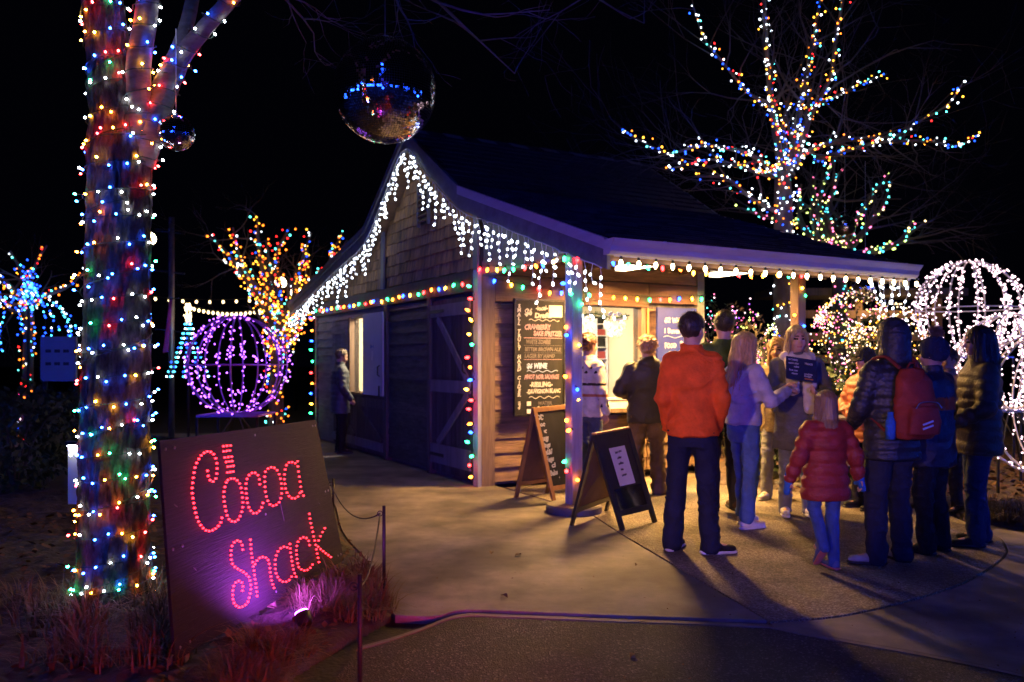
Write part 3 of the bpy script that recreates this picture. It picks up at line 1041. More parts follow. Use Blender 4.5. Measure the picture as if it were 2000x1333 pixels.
ir = random.Random(5)
rake = [sp(RF - 0.04, y, roof_z(y) - 0.25) for y in (7.55, 6.4, 5.3, 4.2, 3.15, 2.4, 1.57, 0.8, -0.05, -1.0, -2.0, -2.85)]
icicles('white icicle lights hanging from the rake edge of the gable', rake, 0.112, [0.16, 0.34, 0.24, 0.48, 0.2, 0.3], 0.0112, 9, ir)
icicles('short white icicle lights hanging at the far end of the gutter', [sp(2.95, gy - 0.01, gz - 0.15), sp(3.4, gy - 0.01, gz - 0.16), sp(RB, gy - 0.01, gz - 0.15)], 0.09, [0.18, 0.4, 0.26, 0.5, 0.3], 0.0115, 8, ir)

# ------------------------------------------------------------------ trees
M['bark'] = mat('furrowed_bark', (0.13, 0.105, 0.088), 0.95, col2=(0.016, 0.013, 0.012), spec=0.15, scale=3, stretch=(9, 9, 3.2), bump=1.0, bscale=6)
M['palebark'] = mat('pale_smooth_bark', (0.15, 0.13, 0.115), 0.85, col2=(0.07, 0.06, 0.052), scale=5, stretch=(2, 2, 6), bump=0.3, bscale=10)
M['twig'] = mat('grey_twig', (0.085, 0.072, 0.068), 0.85, var=0.3, scale=9)


def limb(pts, n=6):
    """pts: (px, py, depth, radius px) -> smooth world path and radii"""
    P = catmull([at(a, b, d) for a, b, d, r in pts], n)
    rr = lerp_list([r / F * d for a, b, d, r in pts], n)
    return P, rr


TD = 4.77
TR = empty('tree', at(222, 1205, TD).to_2d().to_3d())
tag(TR, 'thick furrowed tree trunk with forked limbs wound in multicolour lights beside the sign', 'tree')
tb = TR.location.copy()


def bark_tube(pts, seg_len, sides, amp, seed):
    """trunk with furrowed bark as real relief"""
    P, rr = pts
    L_ = [0]
    for a, b in zip(P[:-1], P[1:]):
        L_.append(L_[-1] + (b - a).length)
    n = max(8, int(L_[-1] / seg_len))
    s = np.linspace(0, L_[-1], n)
    C_ = np.stack([np.interp(s, L_, [p[i] for p in P]) for i in range(3)], 1)
    rad = np.interp(s, L_, rr)
    a = np.arange(sides) / sides * 2 * np.pi
    T = np.gradient(C_, axis=0)
    T /= np.linalg.norm(T, axis=1, keepdims=True)
    ref = np.array([1.0, 0, 0])
    U = ref[None] - T * (T @ ref)[:, None]
    U /= np.linalg.norm(U, axis=1, keepdims=True)
    W = np.cross(T, U)
    ca, sa = np.cos(a), np.sin(a)
    q = np.stack([np.broadcast_to(ca[None] * 3.2, (n, sides)).ravel() * 1.0, np.broadcast_to(sa[None] * 3.2, (n, sides)).ravel(), np.repeat(s * 2.6, sides)], 1)
    w1 = vnoise(q * 1.3 + 7, seed) * 1.4
    qq = q * np.array([2.4, 2.4, 2.6]) + w1[:, None]
    nz = 1 - np.abs(vnoise(qq, seed + 1) * 2 - 1) * 1.0
    nz2 = 1 - np.abs(vnoise(qq * np.array([2.2, 2.2, 3.0]), seed + 2) * 2 - 1)
    rel = (-(nz ** 3) * 1.0 - (nz2 ** 4) * 0.45 + 0.5).reshape(n, sides)
    lump = (vnoise(q * np.array([0.35, 0.35, 0.5]), seed + 3).reshape(n, sides) - 0.5) * 0.10
    Rr = rad[:, None] * (1 + lump) + amp * rel
    V = C_[:, None] + (U[:, None] * ca[None, :, None] + W[:, None] * sa[None, :, None]) * Rr[..., None]
    idx = np.arange(n * sides).reshape(n, sides)
    nx = np.roll(idx, -1, 1)
    Q = np.stack([idx[:-1].ravel(), nx[:-1].ravel(), nx[1:].ravel(), idx[1:].ravel()], 1)
    return V.reshape(-1, 3), Q


def bark_obj(name, pts, parent, base, seg=0.012, sides=96, amp=0.012, seed=1, material=None):
    V, Q = bark_tube(pts, seg, sides, amp, seed)
    V = V - np.array(base)
    o = bpy.data.objects.new(name, np_mesh(name, V, Q, [material or M['bark']]))
    return link(o, parent)


L_trunk = [(222, 1260, TD, 82), (222, 1180, TD, 69), (224, 1000, TD, 64), (226, 700, TD, 60), (230, 450, TD, 57), (233, 300, TD, 58), (228, 215, TD, 48), (214, 120, TD, 40), (200, 0, TD, 36), (190, -160, TD, 32)]
L_b = [(258, 310, TD - .03, 26), (272, 215, TD - .05, 23), (270, 130, TD - .07, 23), (284, 40, TD - .1, 21), (296, -60, TD - .14, 20), (305, -160, TD - .2, 19)]
L_c = [(270, 320, TD, 30), (298, 240, TD, 27), (326, 165, TD + .03, 24), (352, 100, TD + .05, 18), (366, 45, TD + .1, 13), (380, -25, TD + .2, 12), (395, -160, TD + .3, 11)]
L_d = [(335, 150, TD + .02, 22), (360, 105, TD, 17), (400, 55, TD - .05, 15.5), (445, 5, TD - .1, 14.5), (520, -80, TD - .2, 13)]
bark_obj('trunk', limb(L_trunk, 8), TR, tb, amp=0.020)
bark_obj('limb', limb(L_b, 8), TR, tb, 0.015, 40, 0.004, 11, M['palebark'])
bark_obj('limb', limb(L_c, 8), TR, tb, 0.015, 40, 0.003, 12, M['palebark'])
bark_obj('limb', limb(L_d, 8), TR, tb, 0.015, 36, 0.003, 13, M['palebark'])


def twigs(m, start, dirv, length, r, depth, rnd, spread=0.6, up=0.05, grav=0.0, nseg=5, sides=4):
    """recursive bare branch"""
    p = Vector(start)
    d = Vector(dirv).normalized()
    pts, rr = [p.copy()], [r]
    for i in range(nseg):
        d = (d + Vector((rnd.gauss(0, .16), rnd.gauss(0, .16), rnd.gauss(0, .12) + up - grav))).normalized()
        p = p + d * (length / nseg)
        pts.append(p.copy())
        rr.append(max(r * (1 - 0.75 * (i + 1) / nseg), 0.0012))
        if depth > 0 and i >= 1 and rnd.random() < 0.8:
            a = d.orthogonal().normalized()
            a = Matrix.Rotation(rnd.uniform(0, 6.28), 3, d) @ a
            twigs(m, p, d + a * rnd.uniform(0.5, 1.2) * spread * 1.4, length * rnd.uniform(0.45, 0.75), rr[-1] * 0.75, depth - 1, rnd, spread, up, grav, max(3, nseg - 1), sides)
    m.tube(pts, rr, sides, cap=False)


tw = random.Random(17)
ov = MB()
for a, b, d1, pxr in (((180, -160), (620, 60), 7, 5), ((300, -160), (1000, 140), 8, 6), ((520, -80), (1250, 60), 9, 6)):
    s_, e_ = at(a[0], a[1], TD), at(b[0], b[1], d1)
    pts = [s_.lerp(e_, k / 9) + Vector((tw.gauss(0, .05), tw.gauss(0, .05), tw.gauss(0, .05) + 0.35 * math.sin(math.pi * k / 9))) for k in range(10)]
    rr = [0.034 * (1 - 0.85 * k / 9) for k in range(10)]
    ov.tube([p - tb for p in pts], rr, 5, cap=False)
    for k in range(3, 10):
        for _ in range(1):
            twigs(ov, pts[k] - tb, (pts[-1] - pts[0]).normalized() + Vector((tw.gauss(0, .6), tw.gauss(0, .6), tw.gauss(0, .5))), tw.uniform(.5, 1.1), rr[k] * 0.6 + .003, 2, tw, 0.7)
ov.build('branches', M['twig'], TR)['kind'] = 'stuff'

# lights wound round the trunk and limbs
ts = thing('string_lights', 'multicolour mini lights wound round the thick furrowed trunk', 'string lights', tb)
tl = random.Random(33)
MULTI = ['blue', 'red', 'cool', 'amber', 'blue', 'green', 'orange', 'cool', 'blue', 'orange', 'red', 'cool', 'blue']


def wind(path, pitch, gap, parent, base, r, s, off=0.02, stick=0.2, cols=MULTI, vis=2.0, jitter=0.03, wire=True):
    """cable wound round a limb with bulbs every `gap` metres, kept on the side that can be seen"""
    P, rr = path
    L_ = [0]
    for a, b in zip(P[:-1], P[1:]):
        L_.append(L_[-1] + (b - a).length)
    tot = L_[-1]
    ang, s_ = tl.uniform(0, 6), 0.02
    wp, out = [], []
    nxt = 0
    acc = 0
    T0 = Vector((1, 0, 0))
    while s_ < tot - 0.02:
        i = max(j for j in range(len(P) - 1) if L_[j] <= s_)
        t = (s_ - L_[i]) / max(L_[i + 1] - L_[i], 1e-6)
        c = P[i].lerp(P[i + 1], t)
        rad = rr[i] + (rr[i + 1] - rr[i]) * t
        tg = (P[i + 1] - P[i]).normalized()
        u = (T0 - tg * T0.dot(tg)).normalized()
        w = tg.cross(u)
        n = u * math.cos(ang) + w * math.sin(ang)
        wp.append(c + n * (rad + 0.010 + 0.006 * tl.random()))
        step = 0.16
        acc += step * rad
        if acc > gap:
            acc -= gap * tl.uniform(0.7, 1.3)
            tocam = -(c - Vector((0, 0, CH))).normalized()
            if n.dot(tocam) > -0.35:
                stickout = tl.random() < stick
                o_ = tl.uniform(0.03, 0.055) if stickout else tl.uniform(0.014, 0.024)
                out.append((c + n * (rad + o_) + tg * tl.uniform(-jitter, jitter) + w * tl.uniform(-.01, .01), n, c + n * (rad + 0.01)))
        ang += step
        s_ += pitch * step / (2 * math.pi) * tl.uniform(0.6, 1.4)
    return wp, out


wires = MB()
allb = []
for pth, pitch, gap in ((limb(L_trunk, 8), 0.150, 0.068), (limb(L_trunk, 8), 0.42, 0.13), (limb(L_b, 8), 0.12, 0.075), (limb(L_c[:4], 8), 0.10, 0.085), (limb(L_d, 8), 0.12, 0.085)):
    wp, out = wind(pth, pitch, gap, ts, tb, 0.007, 40)
    wires.tube([p - tb for p in wp], 0.0035, 4, cap=False)
    for p, n, b in out:
        if p.z > 0.03 and at(0, -20, p.y).z > p.z:
            allb.append((p, n, b))
tl.shuffle(allb)
for p, n, b in allb:
    wires.tube([b - tb, p - tb - n * 0.008], 0.002, 4)
wires.build('cable', M['greenwire'], ts)
for i, (p, n, b) in enumerate(allb[:300]):
    mini(MULTI[(i * 7) % len(MULTI)] if tl.random() < .9 else 'cool', 150, ts, p - tb, 0.0062, d=n + Vector((0, 0, tl.uniform(-.5, .5))))
if len(allb) > 300:
    bulbs_mass('bulbs', [tuple(p - tb) for p, n, b in allb[300:]], [MULTI[i % len(MULTI)] for i in range(len(allb) - 300)], 0.0066, 150, ts)


def lit_tree(tree_label, light_label, limbs, base_px, cols, per_m, r, s, seed, twig_n=0, twig_len=1.2, wrap=0.05, tree_cat='tree', lights_from=0, barkm='twig', twig_depth=2, pieces=0, taper=True, up=0.1):
    """bare tree whose limbs (pixel polylines with a depth) carry mini lights"""
    rnd = random.Random(seed)
    b = Vector(base_px)
    tr = thing('tree', tree_label, tree_cat, b)
    lt = thing('string_lights', light_label, 'string lights', b)
    m0, m1 = MB(), MB()
    P_all, cl = [], []
    for li, lm in enumerate(limbs):
        P, rr = limb(lm, 6)
        (m0 if li == 0 else m1).tube([p - b for p in P], rr, 8 if li == 0 else 6, cap=False)
        if li >= lights_from:
            for a, c, ra in zip(P[:-1], P[1:], rr[:-1]):
                n = (c - a).length * per_m * min(2.2, max(0.8, ra / 0.03))
                n = int(n) + (1 if rnd.random() < n - int(n) else 0)
                for _ in range(n):
                    q = a.lerp(c, rnd.random())
                    v = Vector((rnd.gauss(0, 1), rnd.gauss(0, 1), rnd.gauss(0, 1))).normalized()
                    if v.y > 0.3: v.y = -v.y
                    P_all.append(q + v * (ra + wrap * rnd.random()) - b)
                    cl.append(rnd.choice(cols))
        if twig_n and li > 0:
            for _ in range(twig_n):
                k = rnd.randrange(1, len(P))
                d = (P[k] - P[k - 1]).normalized() + Vector((rnd.gauss(0, .7), rnd.gauss(0, .7), rnd.gauss(0, .6)))
                twigs(m1, P[k] - b, d, twig_len * rnd.uniform(.5, 1.2), max(rr[k] * .5, 0.006), twig_depth, rnd, 0.7, up=0.02)
    m0.build('trunk', M[barkm], tr, True)
    m1.build('branches', M[barkm], tr, True)
    bulbs_mass('bulbs', [tuple(p) for p in P_all], cl, r, s, lt, var=0.25, far=True)
    return tr, lt, len(P_all)


D = 12.8
big = [[(1535, 892, D, 26), (1533, 640, D, 23), (1530, 430, D, 19), (1528, 335, D, 15)],
       [(1528, 335, D, 14), (1510, 230, D - .2, 11), (1500, 130, D - .4, 8), (1492, 0, D - .6, 6), (1488, -90, D - .7, 5)],
       [(1540, 340, D, 14), (1565, 200, D + .2, 10), (1585, 100, D + .3, 7), (1600, 10, D + .4, 4), (1608, -40, D + .4, 3)],
       [(1552, 330, D, 12), (1582, 230, D - .3, 9), (1622, 150, D - .6, 7), (1632, 80, D - .8, 6), (1650, -20, D - 1, 5)],
       [(1520, 345, D, 10), (1470, 305, D - .6, 7), (1420, 290, D - 1.0, 6), (1370, 285, D - 1.3, 5), (1310, 300, D - 1.7, 4), (1280, 290, D - 1.9, 3), (1212, 255, D - 2.2, 2)],
       [(1510, 345, D - .2, 8), (1440, 325, D - .9, 6), (1390, 312, D - 1.3, 4), (1330, 325, D - 1.7, 3), (1303, 332, D - 1.9, 2)],
       [(1505, 205, D - .3, 7), (1460, 180, D - .6, 5), (1410, 120, D - .9, 4), (1375, 75, D - 1.1, 3), (1352, 8, D - 1.3, 2)],
       [(1560, 305, D, 10), (1620, 280, D - .4, 7), (1680, 270, D - .8, 5), (1750, 265, D - 1.2, 4), (1790, 240, D - 1.4, 4), (1850, 205, D - 1.7, 3), (1882, 160, D - 1.9, 2)],
       [(1590, 315, D, 8), (1660, 293, D + .3, 6), (1720, 278, D + .5, 5), (1810, 276, D + .8, 4), (1870, 285, D + 1, 3), (1912, 262, D + 1.2, 2)],
       [(1590, 205, D, 6), (1640, 185, D + .3, 4), (1690, 160, D + .5, 3), (1732, 145, D + .6, 2)],
       [(1548, 345, D, 9), (1530, 260, D + .3, 7), (1540, 190, D + .5, 5)],
       [(1530, 420, D, 9), (1470, 390, D - .3, 6), (1420, 350, D - .5, 5), (1360, 345, D - .6, 3)]]
big = [big[0]] + [[(a, b, d, r * 0.62) for a, b, d, r in l] for l in big[1:]]
BIGC = ['cool', 'amber', 'orange', 'blue', 'red', 'cool', 'cool', 'amber', 'cool', 'teal', 'blue']
lit_tree('tall bare tree wound with multicolour lights rising behind the porch roof', 'multicolour mini lights covering the tall bare tree behind the porch roof', big, gp(1535, 892) * 1.0, BIGC, 29, 0.0128, 9, 41, twig_n=9, twig_len=1.5, wrap=0.10)

D2 = 15.5
sec = [[(1640, 855, D2, 20), (1640, 600, D2, 16), (1640, 490, D2, 13)],
       [(1640, 490, D2, 9), (1603, 440, D2, 7), (1602, 380, D2, 5), (1625, 322, D2, 4), (1632, 300, D2, 2)],
       [(1640, 490, D2, 9), (1615, 430, D2 - .3, 6), (1628, 370, D2 - .4, 5), (1642, 335, D2 - .5, 2)],
       [(1650, 490, D2, 9), (1668, 440, D2 + .3, 6), (1700, 385, D2 + .4, 4), (1738, 338, D2 + .5, 2)],
       [(1655, 490, D2, 9), (1690, 450, D2 - .3, 6), (1722, 405, D2 - .5, 4), (1742, 355, D2 - .6, 2)],
       [(1655, 500, D2, 8), (1745, 478, D2 - .3, 5), (1775, 445, D2 - .5, 3), (1782, 415, D2 - .6, 2)],
       [(1660, 505, D2, 8), (1745, 480, D2 - .2, 5), (1785, 450, D2 - .4, 3), (1812, 432, D2 - .5, 2)],
       [(1630, 490, D2, 7), (1570, 450, D2, 5), (1560, 400, D2, 3), (1565, 360, D2, 2)],
       [(1600, 470, D2, 6), (1585, 420, D2, 4), (1592, 345, D2, 2)],
       [(1560, 440, D2, 5), (1500, 425, D2, 4), (1440, 405, D2, 2)]]
lit_tree('smaller bare tree behind the gutter end with pink, lime and cyan lights', 'pink, lime and cyan mini lights on the smaller tree behind the gutter end', sec, gp(1640, 855), ['pink', 'lime', 'cyan', 'warm', 'pink', 'lime', 'teal'], 13, 0.0185, 5.5, 42, twig_n=5, twig_len=1.3, wrap=0.05)

D3 = 16.5
org = [[(540, 846, D3, 16), (540, 740, D3, 14), (545, 655, D3, 12)],
       [(545, 660, D3, 8), (515, 600, D3 - .3, 7), (470, 530, D3 - .6, 5), (440, 490, D3 - .8, 3), (400, 458, D3 - 1, 2)],
       [(540, 650, D3, 8), (505, 570, D3, 6), (470, 510, D3 + .2, 4), (455, 445, D3 + .3, 2)],
       [(545, 650, D3, 8), (520, 560, D3 + .3, 6), (505, 480, D3 + .4, 4), (503, 425, D3 + .5, 2)],
       [(550, 650, D3, 8), (545, 560, D3, 6), (540, 500, D3 - .2, 4), (565, 445, D3 - .3, 2)],
       [(550, 660, D3, 8), (575, 580, D3 + .5, 6), (590, 510, D3 + .6, 4), (608, 455, D3 + .7, 2)],
       [(550, 670, D3, 8), (590, 600, D3 + .3, 6), (600, 530, D3 + .4, 4), (600, 480, D3 + .5, 2)],
       [(555, 680, D3, 8), (610, 590, D3 + .8, 5), (640, 520, D3 + 1, 4), (668, 455, D3 + 1.2, 2)],
       [(530, 680, D3, 7), (525, 600, D3, 5), (490, 560, D3, 3), (430, 480, D3, 2)],
       [(556, 690, D3, 7), (620, 560, D3 + 1, 4), (678, 470, D3 + 1.4, 2)],
       [(535, 690, D3, 7), (550, 610, D3 - .5, 5), (530, 540, D3 - .6, 3), (520, 470, D3 - .7, 2)]]
lit_tree('bare garden tree covered in orange and red lights left of the shed', 'dense orange, red and amber mini lights on the garden tree left of the shed', org, gp(540, 846), ['amber', 'orange', 'orange', 'red', 'amber', 'cool', 'teal', 'orange', 'amber', 'blue'], 23, 0.0195, 5.5, 43, twig_n=3, twig_len=0.9, wrap=0.13)

D4 = 15.0
lft = [[(52, 861, D4, 12), (55, 700, D4, 10), (57, 600, D4, 9)],
       [(57, 600, D4, 6), (20, 560, D4, 5), (-30, 520, D4, 4), (-60, 470, D4, 2)],
       [(57, 600, D4, 6), (45, 540, D4 - .3, 4), (20, 490, D4 - .4, 2)],
       [(57, 600, D4, 6), (62, 545, D4, 4), (75, 505, D4, 3), (92, 480, D4, 2)],
       [(60, 605, D4, 6), (85, 580, D4 - .3, 4), (130, 562, D4 - .5, 3), (168, 528, D4 - .7, 2)],
       [(57, 600, D4, 6), (30, 575, D4, 4), (0, 545, D4, 3), (-20, 500, D4, 2)],
       [(57, 605, D4, 6), (10, 590, D4, 4), (-40, 580, D4, 3)],
       [(50, 610, D4, 5), (20, 605, D4, 4), (0, 575, D4, 2)]]
lit_tree('bare tree with orange and red lights at the left edge of the garden', 'orange and red mini lights on the tree at the left edge', lft, gp(52, 861), ['amber', 'orange', 'red', 'orange', 'cool', 'teal', 'blue'], 15, 0.017, 5, 44, twig_n=2, twig_len=0.8, wrap=0.07)

# weeping strands of blue and white light below it
D5 = 14.2
wr = random.Random(9)
root = thing('light_sculpture', 'weeping light tree of hanging cyan and white strands around a blue post', 'light sculpture', gp(54, 866).to_2d().to_3d())
rb = root.location
hub = at(57, 565, D5)
MB().tube([(0, 0, 0), hub - rb], 0.03, 8).build('post', M['iron'], root)
st, PB, CB = MB(), [], []
for k in range(16):
    a = k / 16 * 6.28
    e = hub + Vector((math.cos(a) * 0.75 * wr.uniform(.7, 1.2), math.sin(a) * 0.75, -wr.uniform(0.8, 1.5)))
    pts = [hub.lerp(e, t / 12) + Vector((math.cos(a), math.sin(a), 0.4)) * 0.28 * math.sin(math.pi * t / 12) for t in range(13)]
    st.tube([p - rb for p in pts], 0.004, 4, cap=False)
    for p in pts[1:]:
        for _ in range(1):
            PB.append(p - rb + Vector((wr.uniform(-.03, .03), -0.03, wr.uniform(-.05, .05))))
            CB.append(wr.choice(['cyan', 'cool', 'blue', 'blue']))
for _ in range(110):
    v = Vector((wr.gauss(0, .07), wr.gauss(0, .07), wr.gauss(0, .17)))
    PB.append(hub - rb + v)
    CB.append(wr.choice(['cyan', 'blue', 'blue']))
st.build('strands', M['blackwire'], root)
bulbs_mass('bulbs', [tuple(p) for p in PB], CB, 0.017, 7, root, far=True)

# blue-lit garden behind the viewer: seen only in the mirror balls
bk = random.Random(77)
root = thing('string_lights', 'blue lights strung between poles behind the viewer', 'string lights', (0, -9, 0))
P = []
pts = [Vector((11.0 * math.sin(a), -11.0 * math.cos(a), 2.3)) for a in np.linspace(-2.25, 2.25, 140)]
MB().tube([p - Vector((0, -9, 0)) for p in pts], 0.006, 5, cap=False).build('cable', M['greenwire'], root)
for k in range(0, 140, 10):
    MB().tube([pts[k] - Vector((0, -9, 2.3)), pts[k] - Vector((0, -9, -0.1))], 0.03, 6).build('pole', M['iron'], root)
for _ in range(900):
    p = bk.choice(pts)
    P.append((p.x + bk.gauss(0, .15), p.y + 9 + bk.gauss(0, .15), p.z + bk.gauss(0, .10)))
bulbs_mass('bulbs', P, ['blue'] * len(P), 0.045, 60, root, far=True)
lit_tree('tall blue lit tree behind the viewer', 'blue lights wound up the tall tree behind the viewer',
         [[(1010, 500, -10.0, -20), (1005, 900, -10.0, -16), (1000, 1900, -10.0, -12), (1000, 3600, -10.0, -8)]],
         (0, -10, 0), ['blue'], 36, 0.05, 60, 71, wrap=0.05)
# ------------------------------------------------------------------ LED sign
M['signpanel'] = mat('black_corrugated_plastic', (0.015, 0.010, 0.013), 0.6, spec=0.2, var=0.3, scale=1.5, stretch=(1, 3, 60), bump=0.3, bscale=2.5)
sg = thing('sign_board', 'black panel sign with red LED lettering reading Cocoa Shack', 'sign', at(500, 1150, 4.6).to_2d().to_3d())
sb0 = sg.location.copy()
TLc, BLc, TRc, BRc = at(312, 862, 3.72), at(343, 1292, 3.72), at(617, 820, 5.62), at(672, 1094, 5.62)
_dst = np.array([[312, 862], [617, 820], [672, 1094], [343, 1292]], float)
_A = []
_rhs = []
for (x, y), (u_, v_) in zip(_dst, [(0, 0), (1, 0), (1, 1), (0, 1)]):
    _A.append([x, y, 1, 0, 0, 0, -u_ * x, -u_ * y]); _rhs.append(u_)
    _A.append([0, 0, 0, x, y, 1, -v_ * x, -v_ * y]); _rhs.append(v_)
_H = np.append(np.linalg.solve(np.array(_A), np.array(_rhs)), 1).reshape(3, 3)


def sign_uv(px, py):
    q = _H @ np.array([px, py, 1])
    return q[0] / q[2], q[1] / q[2]


def sign_pt(u, v):
    return TLc.lerp(TRc, u).lerp(BLc.lerp(BRc, u), v)


sn = (BLc - TLc).cross(TRc - TLc).normalized()
if sn.x < 0: sn = -sn
m = MB()
nu, nv = 12, 6
for side, o in ((0, 0.0), (1, -0.014)):
    vs = [sign_pt(i / nu, j / nv) + sn * o - sb0 for j in range(nv + 1) for i in range(nu + 1)]
    fs = []
    for j in range(nv):
        for i in range(nu):
            q = (j * (nu + 1) + i, (j + 1) * (nu + 1) + i, (j + 1) * (nu + 1) + i + 1, j * (nu + 1) + i + 1)
            fs.append(q if side == 0 else q[::-1])
    m.add(vs, fs)
rim = [(i / nu, 0) for i in range(nu)] + [(1, j / nv) for j in range(nv)] + [(1 - i / nu, 1) for i in range(nu)] + [(0, 1 - j / nv) for j in range(nv)]
vs = [sign_pt(*p) - sb0 for p in rim] + [sign_pt(*p) - sn * 0.014 - sb0 for p in rim]
k = len(rim)
m.add(vs, [(i, (i + 1) % k, k + (i + 1) % k, k + i) for i in range(k)])
m.build('panel', M['signpanel'], sg)
M['stake'] = mat('pine_stake', (0.28, 0.20, 0.13), 0.8, var=0.25, scale=3, stretch=(8, 8, 1), bump=0.2)
for u in (0.06, 0.5, 0.955):
    a = sign_pt(u, 0.25) - sn * 0.036
    b = sign_pt(u, 1.0) - sn * 0.036
    e = b + (b - a).normalized() * 0.22
    MB().bar(a - sb0, e - sb0, 0.04, 0.036, up=sn).build('stake', M['stake'], sg)
W_ = 2.7195
for u, v, l in ((0.60, 0.42, 0.16), (0.10, 0.62, 0.02), (0.72, 0.25, 0.02), (0.04, 0.30, 0.015), (0.88, 0.55, 0.02)):
    MB().bar(sign_pt(u, v) + sn * 0.002 - sb0, sign_pt(u + 0.012, v + l) + sn * 0.002 - sb0, 0.004, 0.002, up=sn).build('scuff', M['chalkdim'], sg)
for u in (0.02, 0.06, 0.5, 0.955, 0.98):
    for v in (0.04, 0.5, 0.95):
        MB().lathe([(0.007, 0), (0.007, 0.003), (0.003, 0.005)], 8, sign_pt(u, v) + sn * 0.001 - sb0, M=sn.to_track_quat('Z', 'Y').to_matrix()).build('screw', M['steel'], sg)
MB().tube([p - sb0 for p in catmull([sign_pt(0.9, 0.98) - sn * .02, sign_pt(0.92, 1.06) + sn * .05, sign_pt(0.80, 1.09) + sn * .16, sign_pt(0.66, 1.08) + sn * .12])], 0.005, 6).build('power_cable', M['blackwire'], sg, True)
LET = [
    [(303, 305), (308, 335), (325, 358), (345, 345), (352, 310), (352, 270), (340, 232), (318, 215), (295, 215), (270, 232), (250, 260), (237, 290), (228, 340), (222, 400), (230, 460), (240, 510), (255, 555), (275, 585), (300, 605), (325, 605), (350, 592), (370, 570), (380, 540)],
    [(410, 350), (435, 342), (460, 352), (478, 380), (487, 430), (490, 480), (482, 520), (467, 550), (443, 562), (418, 548), (403, 515), (394, 470), (388, 430), (393, 390), (402, 362)],
    [(580, 372), (575, 335), (555, 315), (530, 320), (512, 345), (506, 385), (510, 430), (516, 470), (527, 498), (545, 518), (562, 520), (580, 508), (592, 488), (598, 468)],
    [(610, 310), (630, 290), (655, 290), (675, 305), (688, 335), (696, 375), (698, 415), (690, 455), (675, 475), (655, 484), (635, 475), (622, 455), (612, 420), (607, 375), (606, 335)],
    [(770, 268), (745, 262), (725, 275), (715, 305), (712, 345), (718, 395), (730, 425), (745, 442), (765, 448), (785, 438), (795, 420)],
    [(783, 258), (785, 290), (790, 327), (797, 370), (802, 405), (815, 435)],
    [(492, 712), (490, 688), (473, 662), (450, 668), (435, 690), (430, 720), (432, 765), (442, 795), (465, 815), (490, 830), (515, 850), (530, 870), (538, 900), (540, 940), (535, 975), (525, 1010), (505, 1032), (480, 1038), (458, 1022), (445, 990), (443, 940), (450, 905), (470, 885), (490, 895), (497, 917), (495, 942)],
    [(533, 660), (537, 715), (545, 770), (553, 820), (560, 870), (568, 920), (575, 978)],
    [(560, 795), (575, 768), (598, 757), (622, 765), (635, 792), (642, 840), (650, 890), (657, 915), (665, 937)],
    [(745, 692), (748, 730), (757, 785), (765, 830), (775, 862), (782, 880)],
    [(730, 710), (712, 706), (690, 718), (675, 745), (668, 780), (670, 830), (678, 865), (697, 895), (720, 906), (742, 900), (758, 878)],
    [(850, 703), (845, 680), (825, 658), (800, 665), (785, 690), (780, 730), (785, 780), (795, 825), (815, 842), (835, 847), (855, 835), (868, 815)],
    [(847, 532), (853, 575), (865, 625), (873, 665), (880, 690), (888, 735), (895, 770), (902, 803)],
    [(930, 613), (910, 650), (898, 680)], [(896, 715), (905, 725), (935, 752), (965, 778)]]
E_LED = emis('red_led', (1.0, 0.014, 0.025), 18)
m = MB()
m.lathe([(0.0043, 0.0), (0.0043, 0.006), (0.003, 0.009), (0.0, 0.0105)], 8)
led_me = m.mesh('led', E_LED, True)
led_q = sn.to_track_quat('Z', 'Y').to_euler()


def led(cx, cy_):
    u, v = sign_uv(290 + cx / W_, 800 + cy_ / W_)
    o = bpy.data.objects.new('led', led_me)
    link(o, sg)
    o.location = sign_pt(u, v) + sn * 0.001 - sb0
    o.rotation_euler = led_q


nled = 0
for pl in LET:
    d = 0.0
    pts = [Vector((a, b, 0)) for a, b in pl]
    pts = catmull(pts, 6)
    L_ = [0]
    for a, b in zip(pts[:-1], pts[1:]):
        dv = b - a
        L_.append(L_[-1] + math.hypot(dv.x * 1.45, dv.y))
    n = max(2, round(L_[-1] / 25.0))
    for i in range(n + 1):
        t = L_[-1] * i / n
        x = np.interp(t, L_, [p.x for p in pts]); y = np.interp(t, L_, [p.y for p in pts])
        led(float(x), float(y)); nled += 1
for x0, x1, y in ((387, 424, 188), (388, 420, 212), (394, 430, 241), (402, 433, 262), (410, 440, 285), (408, 438, 313)):
    for k in range(3):
        led(x0 + (x1 - x0) * k / 2, y - k * 2); nled += 1
print('LEDS', nled)

# violet spotlight in the grass that washes the sign
sl = thing('spotlight', 'small violet spotlight glowing in the grass below the sign', 'spotlight', gp(590, 1222, 0.06).to_2d().to_3d())
ax = ((sign_pt(0.5, 0.80) - (sl.location + Vector((0, 0, 0.10)))).normalized() + Vector((0.05, -0.15, 0.38))).normalized()
qm = ax.to_track_quat('-Z', 'Y').to_matrix().to_4x4()
Mx = Matrix.Translation((0, 0, 0.12)) @ qm
MB().lathe([(0.030, 0.075), (0.040, 0.05), (0.044, 0.0), (0.040, -0.002)], 14, M=Mx.to_3x3(), c=(0, 0, 0.12)).build('housing', M['iron'], sl, True)
MB().lathe([(0.0385, -0.003), (0.036, -0.012), (0.001, -0.016)], 14, M=Mx.to_3x3(), c=(0, 0, 0.12)).build('lens', emis('violet_lens', (0.60, 0.10, 1.0), 26), sl, True)
MB().tube([(0, 0, -0.05), (0, 0, 0.10)], 0.009, 6).build('spike', M['iron'], sl)
ld = bpy.data.lights.new('spotlight_lamp', 'SPOT')
ld.energy = 130
ld.color = (0.48, 0.07, 1.0)
ld.spot_size = R(172)
ld.spot_blend = 1.0
ld.shadow_soft_size = 0.02
